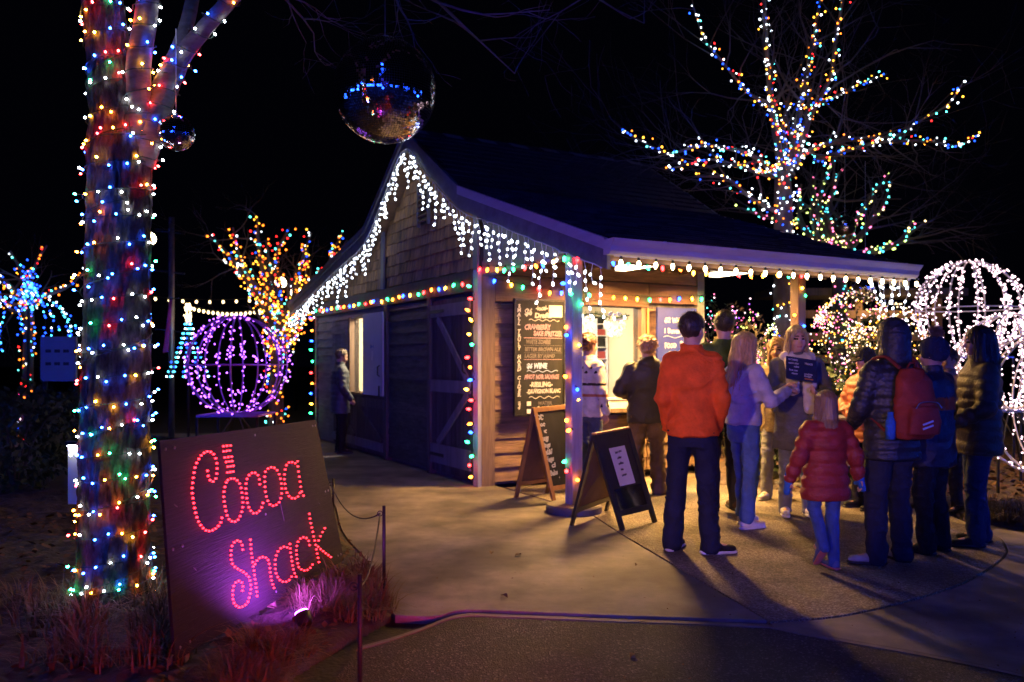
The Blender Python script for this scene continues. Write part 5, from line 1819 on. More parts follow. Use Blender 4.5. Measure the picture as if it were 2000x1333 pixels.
# ------------------------------------------------------------------ figures: distance-field bodies meshed with surface nets
class Field:
    def __init__(s, lo, hi, h):
        s.lo = np.array(lo, float)
        s.h = h
        s.n = np.ceil((np.array(hi) - s.lo) / h).astype(int) + 1
        s.phi = np.full(s.n, 9.0, np.float32)
        s.ax = [s.lo[i] + np.arange(s.n[i]) * h for i in range(3)]

    def _blk(s, lo, hi):
        a = np.clip(np.floor((np.array(lo) - s.lo) / s.h).astype(int), 0, s.n)
        b = np.clip(np.ceil((np.array(hi) - s.lo) / s.h).astype(int) + 1, 0, s.n)
        if np.any(b <= a): return None, None
        sl = tuple(slice(a[i], b[i]) for i in range(3))
        G = np.meshgrid(*[s.ax[i][sl[i]] for i in range(3)], indexing='ij', sparse=True)
        return sl, G

    def _mix(s, sl, d, k, op):
        a = s.phi[sl]
        if op == 'sub':
            s.phi[sl] = np.maximum(a, -d)
            return
        if k <= 0:
            s.phi[sl] = np.minimum(a, d)
            return
        h = np.clip(0.5 + 0.5 * (d - a) / k, 0, 1)
        s.phi[sl] = d * (1 - h) + a * h - k * h * (1 - h)

    def cone(s, a, b, ra, rb, k=0.02, flat=None, rib=None, op='add'):
        a, b = np.array(a, float), np.array(b, float)
        R_ = max(ra, rb) * 1.3 + k + 3 * s.h + (rib[1] if rib else 0)
        sl, G = s._blk(np.minimum(a, b) - R_, np.maximum(a, b) + R_)
        if sl is None: return s
        ba = b - a
        L2 = max(ba @ ba, 1e-9)
        p = [G[i] - a[i] for i in range(3)]
        t = np.clip((p[0] * ba[0] + p[1] * ba[1] + p[2] * ba[2]) / L2, 0, 1)
        q = [p[i] - t * ba[i] for i in range(3)]
        if flat is not None:
            n, f = np.array(flat[0], float), flat[1]
            n = n / np.linalg.norm(n)
            dn = q[0] * n[0] + q[1] * n[1] + q[2] * n[2]
            q = [q[i] + n[i] * dn * (1 / f - 1) for i in range(3)]
        rr = ra + (rb - ra) * t
        if rib:
            rr = rr + rib[1] * (np.abs(np.sin(np.pi * t * math.sqrt(L2) / rib[0])) - 0.5)
        d = np.sqrt(q[0] ** 2 + q[1] ** 2 + q[2] ** 2) - rr
        s._mix(sl, d.astype(np.float32), k, op)
        return s

    def ell(s, c, r, k=0.02, rot=None, op='add'):
        c, r = np.array(c, float), np.array(r, float)
        R_ = r.max() + k + 3 * s.h
        sl, G = s._blk(c - R_, c + R_)
        if sl is None: return s
        p = [G[i] - c[i] for i in range(3)]
        if rot is not None:
            Rm = np.array(rot)
            p = [Rm[0][j] * p[0] + Rm[1][j] * p[1] + Rm[2][j] * p[2] for j in range(3)]
        k0 = np.sqrt((p[0] / r[0]) ** 2 + (p[1] / r[1]) ** 2 + (p[2] / r[2]) ** 2)
        k1 = np.sqrt((p[0] / r[0] ** 2) ** 2 + (p[1] / r[1] ** 2) ** 2 + (p[2] / r[2] ** 2) ** 2)
        d = k0 * (k0 - 1) / np.maximum(k1, 1e-6)
        s._mix(sl, d.astype(np.float32), k, op)
        return s

    def loft(s, rows, k=0.02, rib=None, op='add', yaw=0.0):
        """rows of (z, half width, half depth, x centre, y centre)"""
        rows = sorted(rows)
        z = [r[0] for r in rows]
        R_ = max(max(r[1], r[2]) for r in rows) + 0.06 + k
        xc = [r[3] for r in rows]; yc = [r[4] for r in rows]
        sl, G = s._blk((min(xc) - R_, min(yc) - R_, z[0] - 0.05), (max(xc) + R_, max(yc) + R_, z[-1] + 0.05))
        if sl is None: return s
        Z = G[2]
        A = np.interp(Z, z, [r[1] for r in rows]); B = np.interp(Z, z, [r[2] for r in rows])
        X = G[0] - np.interp(Z, z, xc); Y = G[1] - np.interp(Z, z, yc)
        if rib:
            w = rib[1] * (np.abs(np.sin(np.pi * (Z + (rib[2] if len(rib) > 2 else 0)) / rib[0])) - 0.5)
            A, B = A + w, B + w
        d = (np.sqrt((X / A) ** 2 + (Y / B) ** 2 + 1e-9) - 1) * np.minimum(A, B)
        d = np.maximum(d, np.maximum(z[0] - Z, Z - z[-1]))
        s._mix(sl, d.astype(np.float32), k, op)
        return s

    def plane(s, p0, n, op='sub'):
        """cut away the side the normal points to"""
        n = np.array(n, float); n = n / np.linalg.norm(n)
        G = np.meshgrid(*s.ax, indexing='ij', sparse=True)
        d = sum((G[i] - p0[i]) * n[i] for i in range(3))
        s.phi = np.maximum(s.phi, d.astype(np.float32))
        return s

    def mesh(s):
        phi = s.phi
        S = phi < 0
        c = [S[i:S.shape[0] - 1 + i, j:S.shape[1] - 1 + j, k:S.shape[2] - 1 + k] for i in (0, 1) for j in (0, 1) for k in (0, 1)]
        cnt = sum(x.astype(np.int8) for x in c)
        act = (cnt > 0) & (cnt < 8)
        idx = np.argwhere(act)
        if len(idx) == 0: return np.zeros((0, 3)), np.zeros((0, 4), int)
        num = np.full(act.shape, -1, np.int64)
        num[tuple(idx.T)] = np.arange(len(idx))
        offs = np.array([(i, j, k) for i in (0, 1) for j in (0, 1) for k in (0, 1)])
        vals = np.stack([phi[tuple((idx + o).T)] for o in offs], 1)
        acc = np.zeros((len(idx), 3)); w = np.zeros(len(idx))
        for i in range(8):
            for j in range(i + 1, 8):
                if np.abs(offs[i] - offs[j]).sum() != 1: continue
                m = (vals[:, i] < 0) != (vals[:, j] < 0)
                t = vals[m, i] / (vals[m, i] - vals[m, j])
                acc[m] += offs[i] + t[:, None] * (offs[j] - offs[i])
                w[m] += 1
        V = s.lo + (idx + acc / w[:, None]) * s.h
        quads = []
        for a in range(3):
            b, c_ = (a + 1) % 3, (a + 2) % 3
            s0 = [slice(None)] * 3; s1 = [slice(None)] * 3
            s0[a] = slice(0, -1); s1[a] = slice(1, None)
            for ax in (b, c_):
                s0[ax] = slice(1, -1); s1[ax] = slice(1, -1)
            A, B = S[tuple(s0)], S[tuple(s1)]
            for flip, m in ((False, A & ~B), (True, ~A & B)):
                e = np.argwhere(m)
                e[:, b] += 1; e[:, c_] += 1
                def cell(db, dc):
                    q = e.copy(); q[:, b] -= db; q[:, c_] -= dc
                    return num[tuple(q.T)]
                q = np.stack([cell(1, 1), cell(0, 1), cell(0, 0), cell(1, 0)], 1)
                quads.append(q[:, ::-1] if flip else q)
        Q = np.concatenate(quads)
        Q = Q[(Q >= 0).all(1)]
        return V, Q


def relax(V, Q, n=2, lam=0.5):
    for _ in range(n):
        acc = np.zeros_like(V); w = np.zeros(len(V))
        for i in range(4):
            a, b = Q[:, i], Q[:, (i + 1) % 4]
            np.add.at(acc, a, V[b]); np.add.at(w, a, 1)
            np.add.at(acc, b, V[a]); np.add.at(w, b, 1)
        V = V + lam * (acc / np.maximum(w, 1)[:, None] - V)
    return V


def normals(V, Q):
    n = np.cross(V[Q[:, 2]] - V[Q[:, 0]], V[Q[:, 3]] - V[Q[:, 1]])
    N = np.zeros_like(V)
    for i in range(4):
        np.add.at(N, Q[:, i], n)
    return N / np.maximum(np.linalg.norm(N, axis=1, keepdims=True), 1e-9)


def field_obj(name, f, mats, parent, smooth=2, wrinkle=0.0, wscale=(9, 9, 16), seed=0, mi=None, lam=0.5):
    V, Q = f.mesh()
    V = relax(V, Q, smooth, lam)
    if wrinkle:
        N = normals(V, Q)
        w = vnoise(V * 4.0, seed)[:, None] * 1.6
        r = 1 - np.abs(vnoise(V * np.array(wscale) + w * 2.0, seed + 1) * 2 - 1)
        r2 = vnoise(V * np.array(wscale) * 2.1 + w, seed + 2)
        V = V + N * (wrinkle * ((r ** 2) * 1.3 + 0.5 * r2 - 0.75))[:, None]
    idx = mi(V[Q].mean(1)) if mi is not None else None
    o = bpy.data.objects.new(name, np_mesh(name, V, Q, mats, True, idx))
    return link(o, parent)


def cloth(name, col, rough=0.9, var=0.22, bump=0.4, sheen=0.0, spec=0.25, scale=10, bscale=55):
    return mat(name, col, rough, var=var, scale=scale, bump=bump, bscale=bscale, sheen=sheen, spec=spec)


SKIN = mat('skin', (0.52, 0.30, 0.21), 0.55, col2=(0.46, 0.25, 0.17), scale=14, spec=0.35)
LIP = mat('lips', (0.36, 0.12, 0.10), 0.5, var=0.1)
EYE = mat('eyes', (0.03, 0.022, 0.02), 0.25, var=0.1)
BROW = mat('brows', (0.10, 0.06, 0.035), 0.8, var=0.2)
SOLE = mat('white_rubber_sole', (0.62, 0.60, 0.58), 0.6, var=0.08)


def hair_mat(name, c):
    return mat(name, c, 0.42, col2=tuple(x * 0.45 for x in c), scale=7, stretch=(9, 9, 0.7), bump=0.35, bscale=10, spec=0.5)


def hand_prims(f, w, d, side, pn, sc, curl=0.55, k=0.006):
    """wrist w, pointing direction d, palm normal pn: palm, four fingers with knuckle bends, thumb leaving the side of the palm"""
    w, d, pn = Vector(w), Vector(d).normalized(), Vector(pn)
    pn = (pn - d * pn.dot(d)).normalized()
    ac = d.cross(pn).normalized() * side          # towards the thumb
    L_ = sc
    f.cone(w - d * 0.03, w + d * 0.02, 0.024 * L_, 0.024 * L_, 0.012)
    f.cone(w + d * 0.015 * L_ + ac * 0.008, w + d * 0.078 * L_ + ac * 0.010, 0.030 * L_, 0.037 * L_, 0.012, flat=(pn, 0.45))
    for i, (o, ln) in enumerate(((0.027, 0.074), (0.009, 0.082), (-0.009, 0.076), (-0.026, 0.060))):
        b = w + d * (0.088 - 0.004 * abs(i - 1)) * L_ + ac * o * L_
        d1 = (d * math.cos(curl * 0.7) + pn * math.sin(curl * 0.7)).normalized()
        d2 = (d * math.cos(curl * 2.0) + pn * math.sin(curl * 2.0)).normalized()
        j = b + d1 * ln * 0.52 * L_
        f.cone(b, j, 0.0092 * L_, 0.0085 * L_, k)
        f.cone(j, j + d2 * ln * 0.48 * L_, 0.0085 * L_, 0.0072 * L_, k)
    b = w + d * 0.03 * L_ + ac * 0.026 * L_
    d1 = (d * 0.7 + ac * 0.75 + pn * 0.25).normalized()
    j = b + d1 * 0.040 * L_
    f.cone(b, j, 0.013 * L_, 0.0105 * L_, 0.01)
    f.cone(j, j + (d * 0.9 + ac * 0.2 + pn * 0.35).normalized() * 0.034 * L_, 0.0105 * L_, 0.0085 * L_, k)


def strands(root, hm, pts_fn, n, r, rnd, name='hair_strands', seg=9):
    m = MB()
    for i in range(n):
        pts = pts_fn(rnd)
        m.tube(pts, [r * (1 - 0.6 * (k / (len(pts) - 1)) ** 2) for k in range(len(pts))], 4, cap=False)
    o = m.build(name, hm, root, True)
    o['kind'] = 'stuff'
    return o


def person(label, loc, yaw, H, top, legs, hair, arms=None, feet=None, shoes=None, head_yaw=0.0, head_pitch=0.0, build=1.0, skin=SKIN, h=0.0085, extra=None,
           hat=None, sole=True, seed=1, lean=0.0, group=None, knee_fwd=0.03, body_only_head=False):
    """one figure; local +y is the way it faces, +x its right; sizes for 1.75 m, scaled to H"""
    sc = H / 1.75
    root = thing('person', label, 'person', loc, yaw, group)
    root.scale = (sc, sc, sc)
    rnd = random.Random(seed)
    bw_ = build
    J = {}
    for s_, nm in ((-1, 'L'), (1, 'R')):
        J['sh' + nm] = Vector((s_ * 0.178 * bw_, -0.01 + lean * 0.9, 1.412))
        J['hip' + nm] = Vector((s_ * 0.088 * bw_, 0, 0.90))
    arms = arms or {}
    dflt = {'L': (Vector((-0.245 * bw_, -0.03, 1.13)), Vector((-0.265 * bw_, 0.03, 0.885)), Vector((0.05, 0.15, -1)), Vector((1, 0.2, 0))),
            'R': (Vector((0.245 * bw_, -0.03, 1.13)), Vector((0.265 * bw_, 0.03, 0.885)), Vector((-0.05, 0.15, -1)), Vector((-1, 0.2, 0)))}
    A_ = {}
    for nm in 'LR':
        t = arms.get(nm)
        A_[nm] = tuple(Vector(x) for x in t) if t else dflt[nm]
    feet = feet or {}
    Ft = {'L': Vector(feet.get('L', (-0.105, 0.0, 0.0))), 'R': Vector(feet.get('R', (0.105, 0.0, 0.0)))}
    Fd = {'L': Vector(feet.get('Ld', (-0.12, 1, 0))).normalized(), 'R': Vector(feet.get('Rd', (0.12, 1, 0))).normalized()}
    Kn = {}
    for nm in 'LR':
        an = Ft[nm] + Vector((0, 0, 0.085))
        Kn[nm] = (J['hip' + nm] + an) / 2 + Vector((0, knee_fwd, 0.02)) + Vector(feet.get(nm + 'k', (0, 0, 0)))
    hc = Vector((0, lean, 0))
    HR = Matrix.Rotation(head_yaw, 3, 'Z') @ Matrix.Rotation(head_pitch, 3, 'X')
    piv = Vector((0, 0.0, 1.55)) + hc

    def hp(x, y, z):
        return piv + HR @ (Vector((x, y, z)) - Vector((0, 0, 1.55)))

    # ---- body: one continuous surface from feet to head
    f = Field((-0.55, -0.55, -0.02), (0.55, 0.75, 1.80), h)
    hr = [list(r) for r in HR]
    f.ell(hp(0, -0.006, 1.662), (0.074, 0.096, 0.093), 0.02, hr)
    f.ell(hp(0, 0.028, 1.600), (0.058, 0.066, 0.078), 0.03, hr)
    f.ell(hp(0, 0.058, 1.560), (0.030, 0.030, 0.026), 0.025, hr)
    f.cone(hp(0, 0.092, 1.648), hp(0, 0.112, 1.614), 0.009, 0.0135, 0.012)
    f.ell(hp(0, 0.086, 1.668), (0.042, 0.016, 0.012), 0.014, hr)
    for s_ in (-1, 1):
        f.ell(hp(s_ * 0.074, -0.008, 1.628), (0.011, 0.020, 0.031), 0.006, hr)
        f.ell(hp(s_ * 0.038, 0.070, 1.605), (0.022, 0.022, 0.022), 0.02, hr)
    f.cone(hc * 0.8 + Vector((0, -0.012, 1.43)), hp(0, -0.008, 1.60), 0.062, 0.054, 0.03)
    f.loft([(0.80, 0.145 * bw_, 0.10, 0, 0), (0.95, 0.15 * bw_, 0.105, 0, lean * .2), (1.1, 0.13 * bw_, 0.095, 0, lean * .4), (1.3, 0.16 * bw_, 0.105, 0, lean * .7), (1.42, 0.15 * bw_, 0.085, 0, lean * .9), (1.47, 0.07, 0.06, 0, lean)], 0.03)
    for s_, nm in ((-1, 'L'), (1, 'R')):
        e, w, d, pn = A_[nm]
        f.cone(J['sh' + nm], e, 0.05, 0.04, 0.03).cone(e, w, 0.040, 0.027, 0.015)
        hand_prims(f, w, d, -s_ if False else s_ * -1, pn, 1.0)
        f.cone(J['hip' + nm], Kn[nm], 0.075, 0.05, 0.03).cone(Kn[nm], Ft[nm] + Vector((0, 0, 0.09)), 0.05, 0.034, 0.02)
        f.cone(Ft[nm] + Vector((0, 0, 0.06)), Ft[nm] + Fd[nm] * 0.12 + Vector((0, 0, 0.04)), 0.032, 0.03, 0.02)
    inv_h = HR.transposed()

    def face_mats(c):
        p = (c - np.array(piv)) @ np.array(HR)
        x, y, z = p[:, 0], p[:, 1], p[:, 2] + 1.55
        out = np.zeros(len(c), int)
        fr = y > 0.045
        out[fr & (np.abs(x) < 0.023) & (np.abs(z - 1.577) < 0.0085)] = 1
        for s_ in (-1, 1):
            out[fr & (np.abs(x - s_ * 0.032) < 0.016) & (np.abs(z - 1.649) < 0.008)] = 2
            out[fr & (np.abs(x - s_ * 0.033) < 0.022) & (np.abs(z - 1.675) < 0.006)] = 3
        return out
    field_obj('body', f, [skin, LIP, EYE, BROW], root, 2, mi=face_mats)

    # ---- trousers
    lm, lstyle = legs
    f = Field((-0.4, -0.5, 0.0), (0.4, 0.5, 1.1), 0.011)
    wd = lstyle.get('w', 1.0)
    f.loft([(0.78, 0.165 * bw_, 0.115, 0, 0), (0.92, 0.172 * bw_, 0.125, 0, -0.005), (1.03, 0.155 * bw_, 0.115, 0, 0.0)], 0.03)
    for nm in 'LR':
        hi, kn, an = J['hip' + nm], Kn[nm], Ft[nm] + Vector((0, -0.005, lstyle.get('cuff', 0.055)))
        f.cone(hi, kn, 0.094 * wd * bw_ ** .5, 0.070 * wd, 0.03)
        f.cone(kn, an, 0.068 * wd, lstyle.get('hem', 0.060), 0.02)
    field_obj('trousers', f, [lm], root, 1, lstyle.get('wr', 0.010), (7, 7, 15), seed)
    # ---- shoes
    sm, sst = shoes
    for nm in 'LR':
        F0, dv = Ft[nm], Fd[nm]
        pit = feet.get(nm + 'p', 0.0)
        sd = Vector((dv.y, -dv.x, 0)).normalized()
        dn = Vector((dv.x, dv.y, 0)).normalized()
        fw_ = (dn * math.cos(pit) - Vector((0, 0, 1)) * math.sin(pit))
        upn = sd.cross(fw_)
        if upn.z < 0: upn = -upn
        heel = F0 - fw_ * 0.055 + upn * 0.0
        f = Field(tuple(F0 + Vector((-.3, -.3, -.14))), tuple(F0 + Vector((.3, .3, .3))), 0.008)
        f.cone(heel + fw_ * 0.02 + upn * 0.048, heel + fw_ * 0.10 + upn * 0.05, 0.038, 0.041, 0.02)
        f.cone(heel + fw_ * 0.09 + upn * 0.043, heel + fw_ * 0.215 + upn * 0.036, 0.042, 0.034, 0.02, flat=(upn, 0.8))
        f.cone(heel + fw_ * 0.035 + upn * 0.05, heel + fw_ * 0.045 + upn * sst.get('high', 0.105), 0.039, 0.040, 0.02)
        f.cone(heel + fw_ * 0.03 + upn * 0.16, heel + fw_ * 0.03 + upn * 0.20, 0.03, 0.03, 0, op='sub')
        so = field_obj('shoe', f, [sm], root, 2, 0.002, (20, 20, 20), seed)
        f = Field(tuple(F0 + Vector((-.3, -.3, -.14))), tuple(F0 + Vector((.3, .3, .2))), 0.008)
        f.cone(heel + fw_ * 0.015 + upn * 0.014, heel + fw_ * 0.10 + upn * 0.014, 0.042, 0.044, 0.01, flat=(upn, 0.42))
        f.cone(heel + fw_ * 0.10 + upn * 0.014, heel + fw_ * 0.222 + upn * 0.014, 0.045, 0.038, 0.01, flat=(upn, 0.42))
        field_obj('sole', f, [sst.get('sole', SOLE)], so, 1)
    # ---- top garment
    tm, ts_ = top
    f = Field((-0.55, -0.50, 0.55), (0.55, 0.70, 1.72), 0.0105)
    hem = ts_.get('hem', 0.80)
    bulk = ts_.get('bulk', 0.0)
    rib = ts_.get('rib')
    hw = ts_.get('hemw', 0.0)
    rows = [(hem, (0.185 + hw) * bw_ + bulk, 0.135 + hw * .7 + bulk, 0, 0), (0.98, (0.178 + hw * .5) * bw_ + bulk, 0.132 + bulk, 0, lean * .25), (1.12, 0.168 * bw_ + bulk, 0.128 + bulk, 0, lean * .45),
            (1.28, 0.190 * bw_ + bulk, 0.135 + bulk, 0, lean * .7), (1.38, 0.192 * bw_ + bulk, 0.122 + bulk, 0, lean * .85), (1.445, 0.150 * bw_ + bulk * .7, 0.098 + bulk * .6, 0, lean * .92), (1.49, 0.088, 0.080, 0, lean * .97)]
    f.loft(rows, 0.03, rib)
    col = ts_.get('collar', 0.035)
    if col:
        f.loft([(1.46, 0.088, 0.085, 0, lean), (1.49 + col, 0.078, 0.078, 0, lean * 1.02 + 0.005)], 0.015)
        f.loft([(1.485 + col, 0.064, 0.064, 0, lean + .004), (1.60 + col, 0.07, 0.07, 0, lean)], 0, op='sub')
    for s_, nm in ((-1, 'L'), (1, 'R')):
        e, w, d, pn = A_[nm]
        f.cone(J['sh' + nm] - Vector((s_ * 0.01, 0, 0.004)), e, 0.062 + bulk * .8, 0.053 + bulk * .8, 0.035, rib=rib)
        wv = (w - e)
        f.cone(e, e + wv * ts_.get('sleeve', 0.97), 0.053 + bulk * .8, ts_.get('cuff', 0.040) + bulk * .4, 0.015, rib=rib)
    if ts_.get('hood'):
        f.ell((0, -0.085 + lean, 1.47), (0.125, 0.075, 0.075), 0.03)
    if ts_.get('scarf') is None and ts_.get('extra'):
        ts_['extra'](f)
    mats_, fn = [tm], None
    if ts_.get('bands'):
        bands = ts_['bands']
        mats_ = [tm] + [b[0] for b in bands]
        def fn(c):
            o_ = np.zeros(len(c), int)
            for i, b in enumerate(bands):
                o_[b[1](c)] = i + 1
            return o_
    field_obj('top', f, mats_, root, 1 if rib else 2, ts_.get('wr', 0.009 if not rib else 0.004), ts_.get('ws', (8, 8, 13)), seed + 5, mi=fn).name = ts_.get('name', 'jacket')
    # ---- hair
    hm, hst = hair
    if hst != 'none':
        f = Field(tuple(piv + Vector((-.22, -.26, -.45))), tuple(piv + Vector((.22, .22, .32))), 0.008)
        g_ = 0.012 if hst == 'short' else 0.017
        f.ell(hp(0, -0.012, 1.668), (0.076 + g_, 0.096 + g_, 0.093 + g_), 0.02, hr)
        if hst in ('long', 'child'):
            f.cone(hp(0, -0.045, 1.66), hp(0, -0.075, 1.50), 0.085, 0.075, 0.03)
            f.cone(hp(0, -0.075, 1.50), hp(0, -0.11, 1.30), 0.085, 0.055, 0.03, flat=(tuple(HR @ Vector((0, 1, 0))), 0.55))
            for s_ in (-1, 1):
                f.cone(hp(s_ * 0.066, -0.005, 1.67), hp(s_ * 0.092, 0.0, 1.50), 0.030, 0.030, 0.025)
                f.cone(hp(s_ * 0.092, 0.0, 1.50), hp(s_ * 0.10, 0.015, 1.36), 0.032, 0.022, 0.025)
        if hst == 'curly':
            for i in range(46):
                a, b = rnd.uniform(0, 6.28), rnd.uniform(-1.0, 1.2)
                f.ell(hp(0.10 * math.cos(a) * math.cos(b), -0.03 + 0.11 * math.sin(a) * math.cos(b), 1.65 + 0.12 * math.sin(b)), (rnd.uniform(.018, .032),) * 3, 0.008)
            f.cone(hp(0, -0.05, 1.62), hp(0, -0.08, 1.45), 0.10, 0.085, 0.03)
            for i in range(40):
                a, z_ = rnd.uniform(0, 6.28), rnd.uniform(1.38, 1.62)
                f.ell(hp(0.105 * math.cos(a), -0.055 + 0.09 * math.sin(a), z_), (rnd.uniform(.018, .030),) * 3, 0.008)
        if hst == 'updo':
            for i in range(34):
                a, b = rnd.uniform(0, 6.28), rnd.uniform(-1.2, 1.4)
                f.ell(hp(0.075 * math.cos(a) * math.cos(b), -0.085 + 0.06 * math.sin(a) * math.cos(b), 1.675 + 0.075 * math.sin(b)), (rnd.uniform(.016, .028),) * 3, 0.008)
        # open the face
        fc = hp(0, 0.115, 1.625)
        f.ell(fc, (0.066 if hst != 'short' else 0.10, 0.085, 0.088 if hst != 'short' else 0.075), 0, hr, op='sub')
        if hst in ('short', 'updo'):
            f.cone(hp(0, 0.06, 1.50), hp(0, 0.075, 1.64), 0.09, 0.085, 0, op='sub')
            n_ = HR @ Vector((0, 0.25, -1)); f.plane(hp(0, 0, 1.575), n_)
            for s_ in (-1, 1):
                f.ell(hp(s_ * 0.085, 0.0, 1.622), (0.03, 0.026, 0.04), 0, hr, op='sub')
        field_obj('hair', f, [hm], root, 1, 0.006 if hst != 'short' else 0.004, (42, 42, 6) if hst in ('long', 'child') else (38, 38, 38), seed + 9)
        if hst in ('long', 'child', 'curly'):
            ln = {'long': 0.42, 'child': 0.34, 'curly': 0.24}[hst]
            def path(r_):
                a = r_.uniform(-2.2, 2.2)          # angle round the head from the back
                x, y = math.sin(a) * 0.094, -math.cos(a) * 0.108 - 0.01
                st = r_.uniform(1.60, 1.72)
                pts = []
                wv = r_.uniform(.004, .012) if hst != 'curly' else 0.016
                ph = r_.uniform(0, 6)
                L2 = ln * r_.uniform(.75, 1.1)
                for k in range(10):
                    t = k / 9
                    z_ = st - t * L2
                    fl = 1.0 + 0.10 * t + 0.16 * max(0, t - .35)
                    pts.append(hp(x * fl + wv * math.sin(ph + t * (6 if hst != 'curly' else 26)), y * fl + 0.010 * max(0, t - .3) + wv * math.cos(ph + t * (5 if hst != 'curly' else 26)), z_))
                return pts
            strands(root, hm, path, 190 if hst != 'curly' else 110, 0.0055, rnd)
        if hst in ('short', 'updo', 'curly'):
            def fuzz(r_):
                a, b = r_.uniform(0, 6.28), r_.uniform(-0.15, 1.5)
                cx, cy2, cz = math.cos(a) * math.cos(b), math.sin(a) * math.cos(b), math.sin(b)
                if cy2 > 0.55 and cz < 0.55: cy2 = -cy2
                g2_ = 0.008 if hst == 'short' else 0.03
                q = Vector((cx * (0.076 + g2_), -0.012 + cy2 * (0.096 + g2_), 1.668 + cz * (0.093 + g2_)))
                d_ = Vector((cx, cy2, cz)) * 0.5 + Vector((r_.gauss(0, .3), -0.2 + r_.gauss(0, .3), -0.5 + r_.gauss(0, .25)))
                d_ = d_.normalized() * r_.uniform(.015, .028)
                return [hp(*q), hp(*(q + d_ * .6)), hp(*(q + d_ + Vector((0, 0, -.003))))]
            strands(root, hm, fuzz, 420, 0.0022, rnd, 'hair_ends')
    if hat:
        hat(root, hp, HR, hr, rnd)
    if extra:
        extra(root, hp, HR, hr, rnd)
    return root


def W(px, d):
    return Vector(((px - 1000) / F * d, d, 0))


def beanie(material, pom=None, hood=False, brim=False):
    def fn(root, hp, HR, hr, rnd):
        f = Field(tuple(hp(-.25, -.28, 1.35)), tuple(hp(.25, .25, 1.90)), 0.008) if False else Field(tuple(hp(0, 0, 1.62) + Vector((-.24, -.24, -.26))), tuple(hp(0, 0, 1.62) + Vector((.24, .24, .26))), 0.008)
        f.ell(hp(0, -0.012, 1.675), (0.098, 0.118, 0.118), 0.02, hr)
        f.ell(hp(0, 0.13, 1.60), (0.085, 0.085, 0.105), 0, hr, op='sub')
        n_ = HR @ Vector((0, 0.15, -1)); f.plane(hp(0, 0, 1.60 if not hood else 1.46), n_)
        if hood:
            f.cone(hp(0, -0.03, 1.62), hp(0, -0.03, 1.50), 0.105, 0.11, 0.03)
            f.ell(hp(0, 0.14, 1.59), (0.085, 0.11, 0.115), 0, hr, op='sub')
        o = field_obj('hood' if hood else 'hat', f, [material], root, 1, 0.005, (6, 6, 60) if hood else (50, 50, 5), 5)
        if brim:
            f = Field(tuple(hp(0, .1, 1.66) + Vector((-.2, -.2, -.12))), tuple(hp(0, .1, 1.66) + Vector((.2, .2, .12))), 0.007)
            f.cone(hp(-0.03, 0.10, 1.672), hp(-0.02, 0.165, 1.658), 0.06, 0.04, 0.02, flat=(tuple(HR @ Vector((0, 0.2, 1))), 0.16))
            f.cone(hp(0.03, 0.10, 1.672), hp(0.02, 0.165, 1.658), 0.06, 0.04, 0.02, flat=(tuple(HR @ Vector((0, 0.2, 1))), 0.16))
            field_obj('brim', f, [material], o, 1)
        if pom:
            m = MB()
            c = hp(0, -0.02, 1.825)
            for _ in range(420):
                v = Vector((rnd.gauss(0, 1), rnd.gauss(0, 1), rnd.gauss(0, 1))).normalized()
                m.tube([c + v * 0.01, c + v * 0.05, c + v * rnd.uniform(.055, .075) + Vector((0, 0, -.006))], [0.003, 0.0026, 0.001], 3, cap=False)
            m.build('pompom', pom, o, True)['kind'] = 'stuff'
    return fn


BLACKSOLE = mat('dark_rubber_sole', (0.03, 0.03, 0.032), 0.7, var=0.1)
# 1 - the man in orange, seen from behind
person('man in an orange long sleeved shirt and navy trousers seen from behind, hands in pockets', W(1352, 6.25), R(-14), 1.80,
       (cloth('orange_shirt_cloth', (0.72, 0.10, 0.012), 0.8), dict(hem=0.855, collar=0.045, wr=0.012, ws=(5, 5, 12), name='shirt', bulk=0.006, hemw=0.016)),
       (cloth('navy_trouser_cloth', (0.012, 0.014, 0.035), 0.8), dict(w=1.06, wr=0.010, hem=0.072, cuff=0.05)),
       (hair_mat('dark_brown_hair', (0.045, 0.030, 0.020)), 'short'),
       arms={'L': ((-0.208, -0.045, 1.13), (-0.178, 0.10, 0.90), (0.3, 0.2, -1), (1, 0, 0)), 'R': ((0.212, -0.045, 1.13), (0.182, 0.10, 0.90), (-0.3, 0.2, -1), (-1, 0, 0))},
       feet={'L': (-0.145, 0.03, 0), 'R': (0.13, -0.03, 0), 'Rd': (0.9, 0.35, 0), 'Ld': (0.35, 1, 0)},
       shoes=(cloth('black_sneaker_mesh', (0.012, 0.012, 0.014), 0.8), dict()), head_yaw=R(-24), build=0.92, seed=3, h=0.0075)
# 2 - young woman with long blonde hair and pale sweater, turned to the menu
person('blonde girl in a pale lavender sweater and blue jeans pointing at the menu', W(1452, 7.2), R(-62), 1.68,
       (cloth('lavender_sweater_knit', (0.36, 0.35, 0.42), 0.95, bump=0.3), dict(hem=0.93, collar=0.02, wr=0.011, bulk=0.012, name='sweater', cuff=0.042)),
       (cloth('blue_denim', (0.07, 0.13, 0.28), 0.85, bump=0.2), dict(w=0.98, wr=0.011, hem=0.066, cuff=0.11)),
       (hair_mat('golden_blonde_hair', (0.50, 0.32, 0.13)), 'long'),
       arms={'R': ((0.235, 0.10, 1.15), (0.17, 0.36, 1.23), (-0.2, 1, 0.15), (0, 0, -1)), 'L': ((-0.22, 0.10, 1.15), (-0.10, 0.33, 1.16), (0.1, 1, 0.12), (0, 0, -1))},
       feet={'L': (-0.10, 0.10, 0), 'R': (0.10, -0.05, 0)},
       shoes=(cloth('white_sneaker', (0.62, 0.60, 0.58), 0.6), dict()), build=0.88, seed=4, lean=0.01, head_yaw=R(-8), head_pitch=R(-10), h=0.0075)
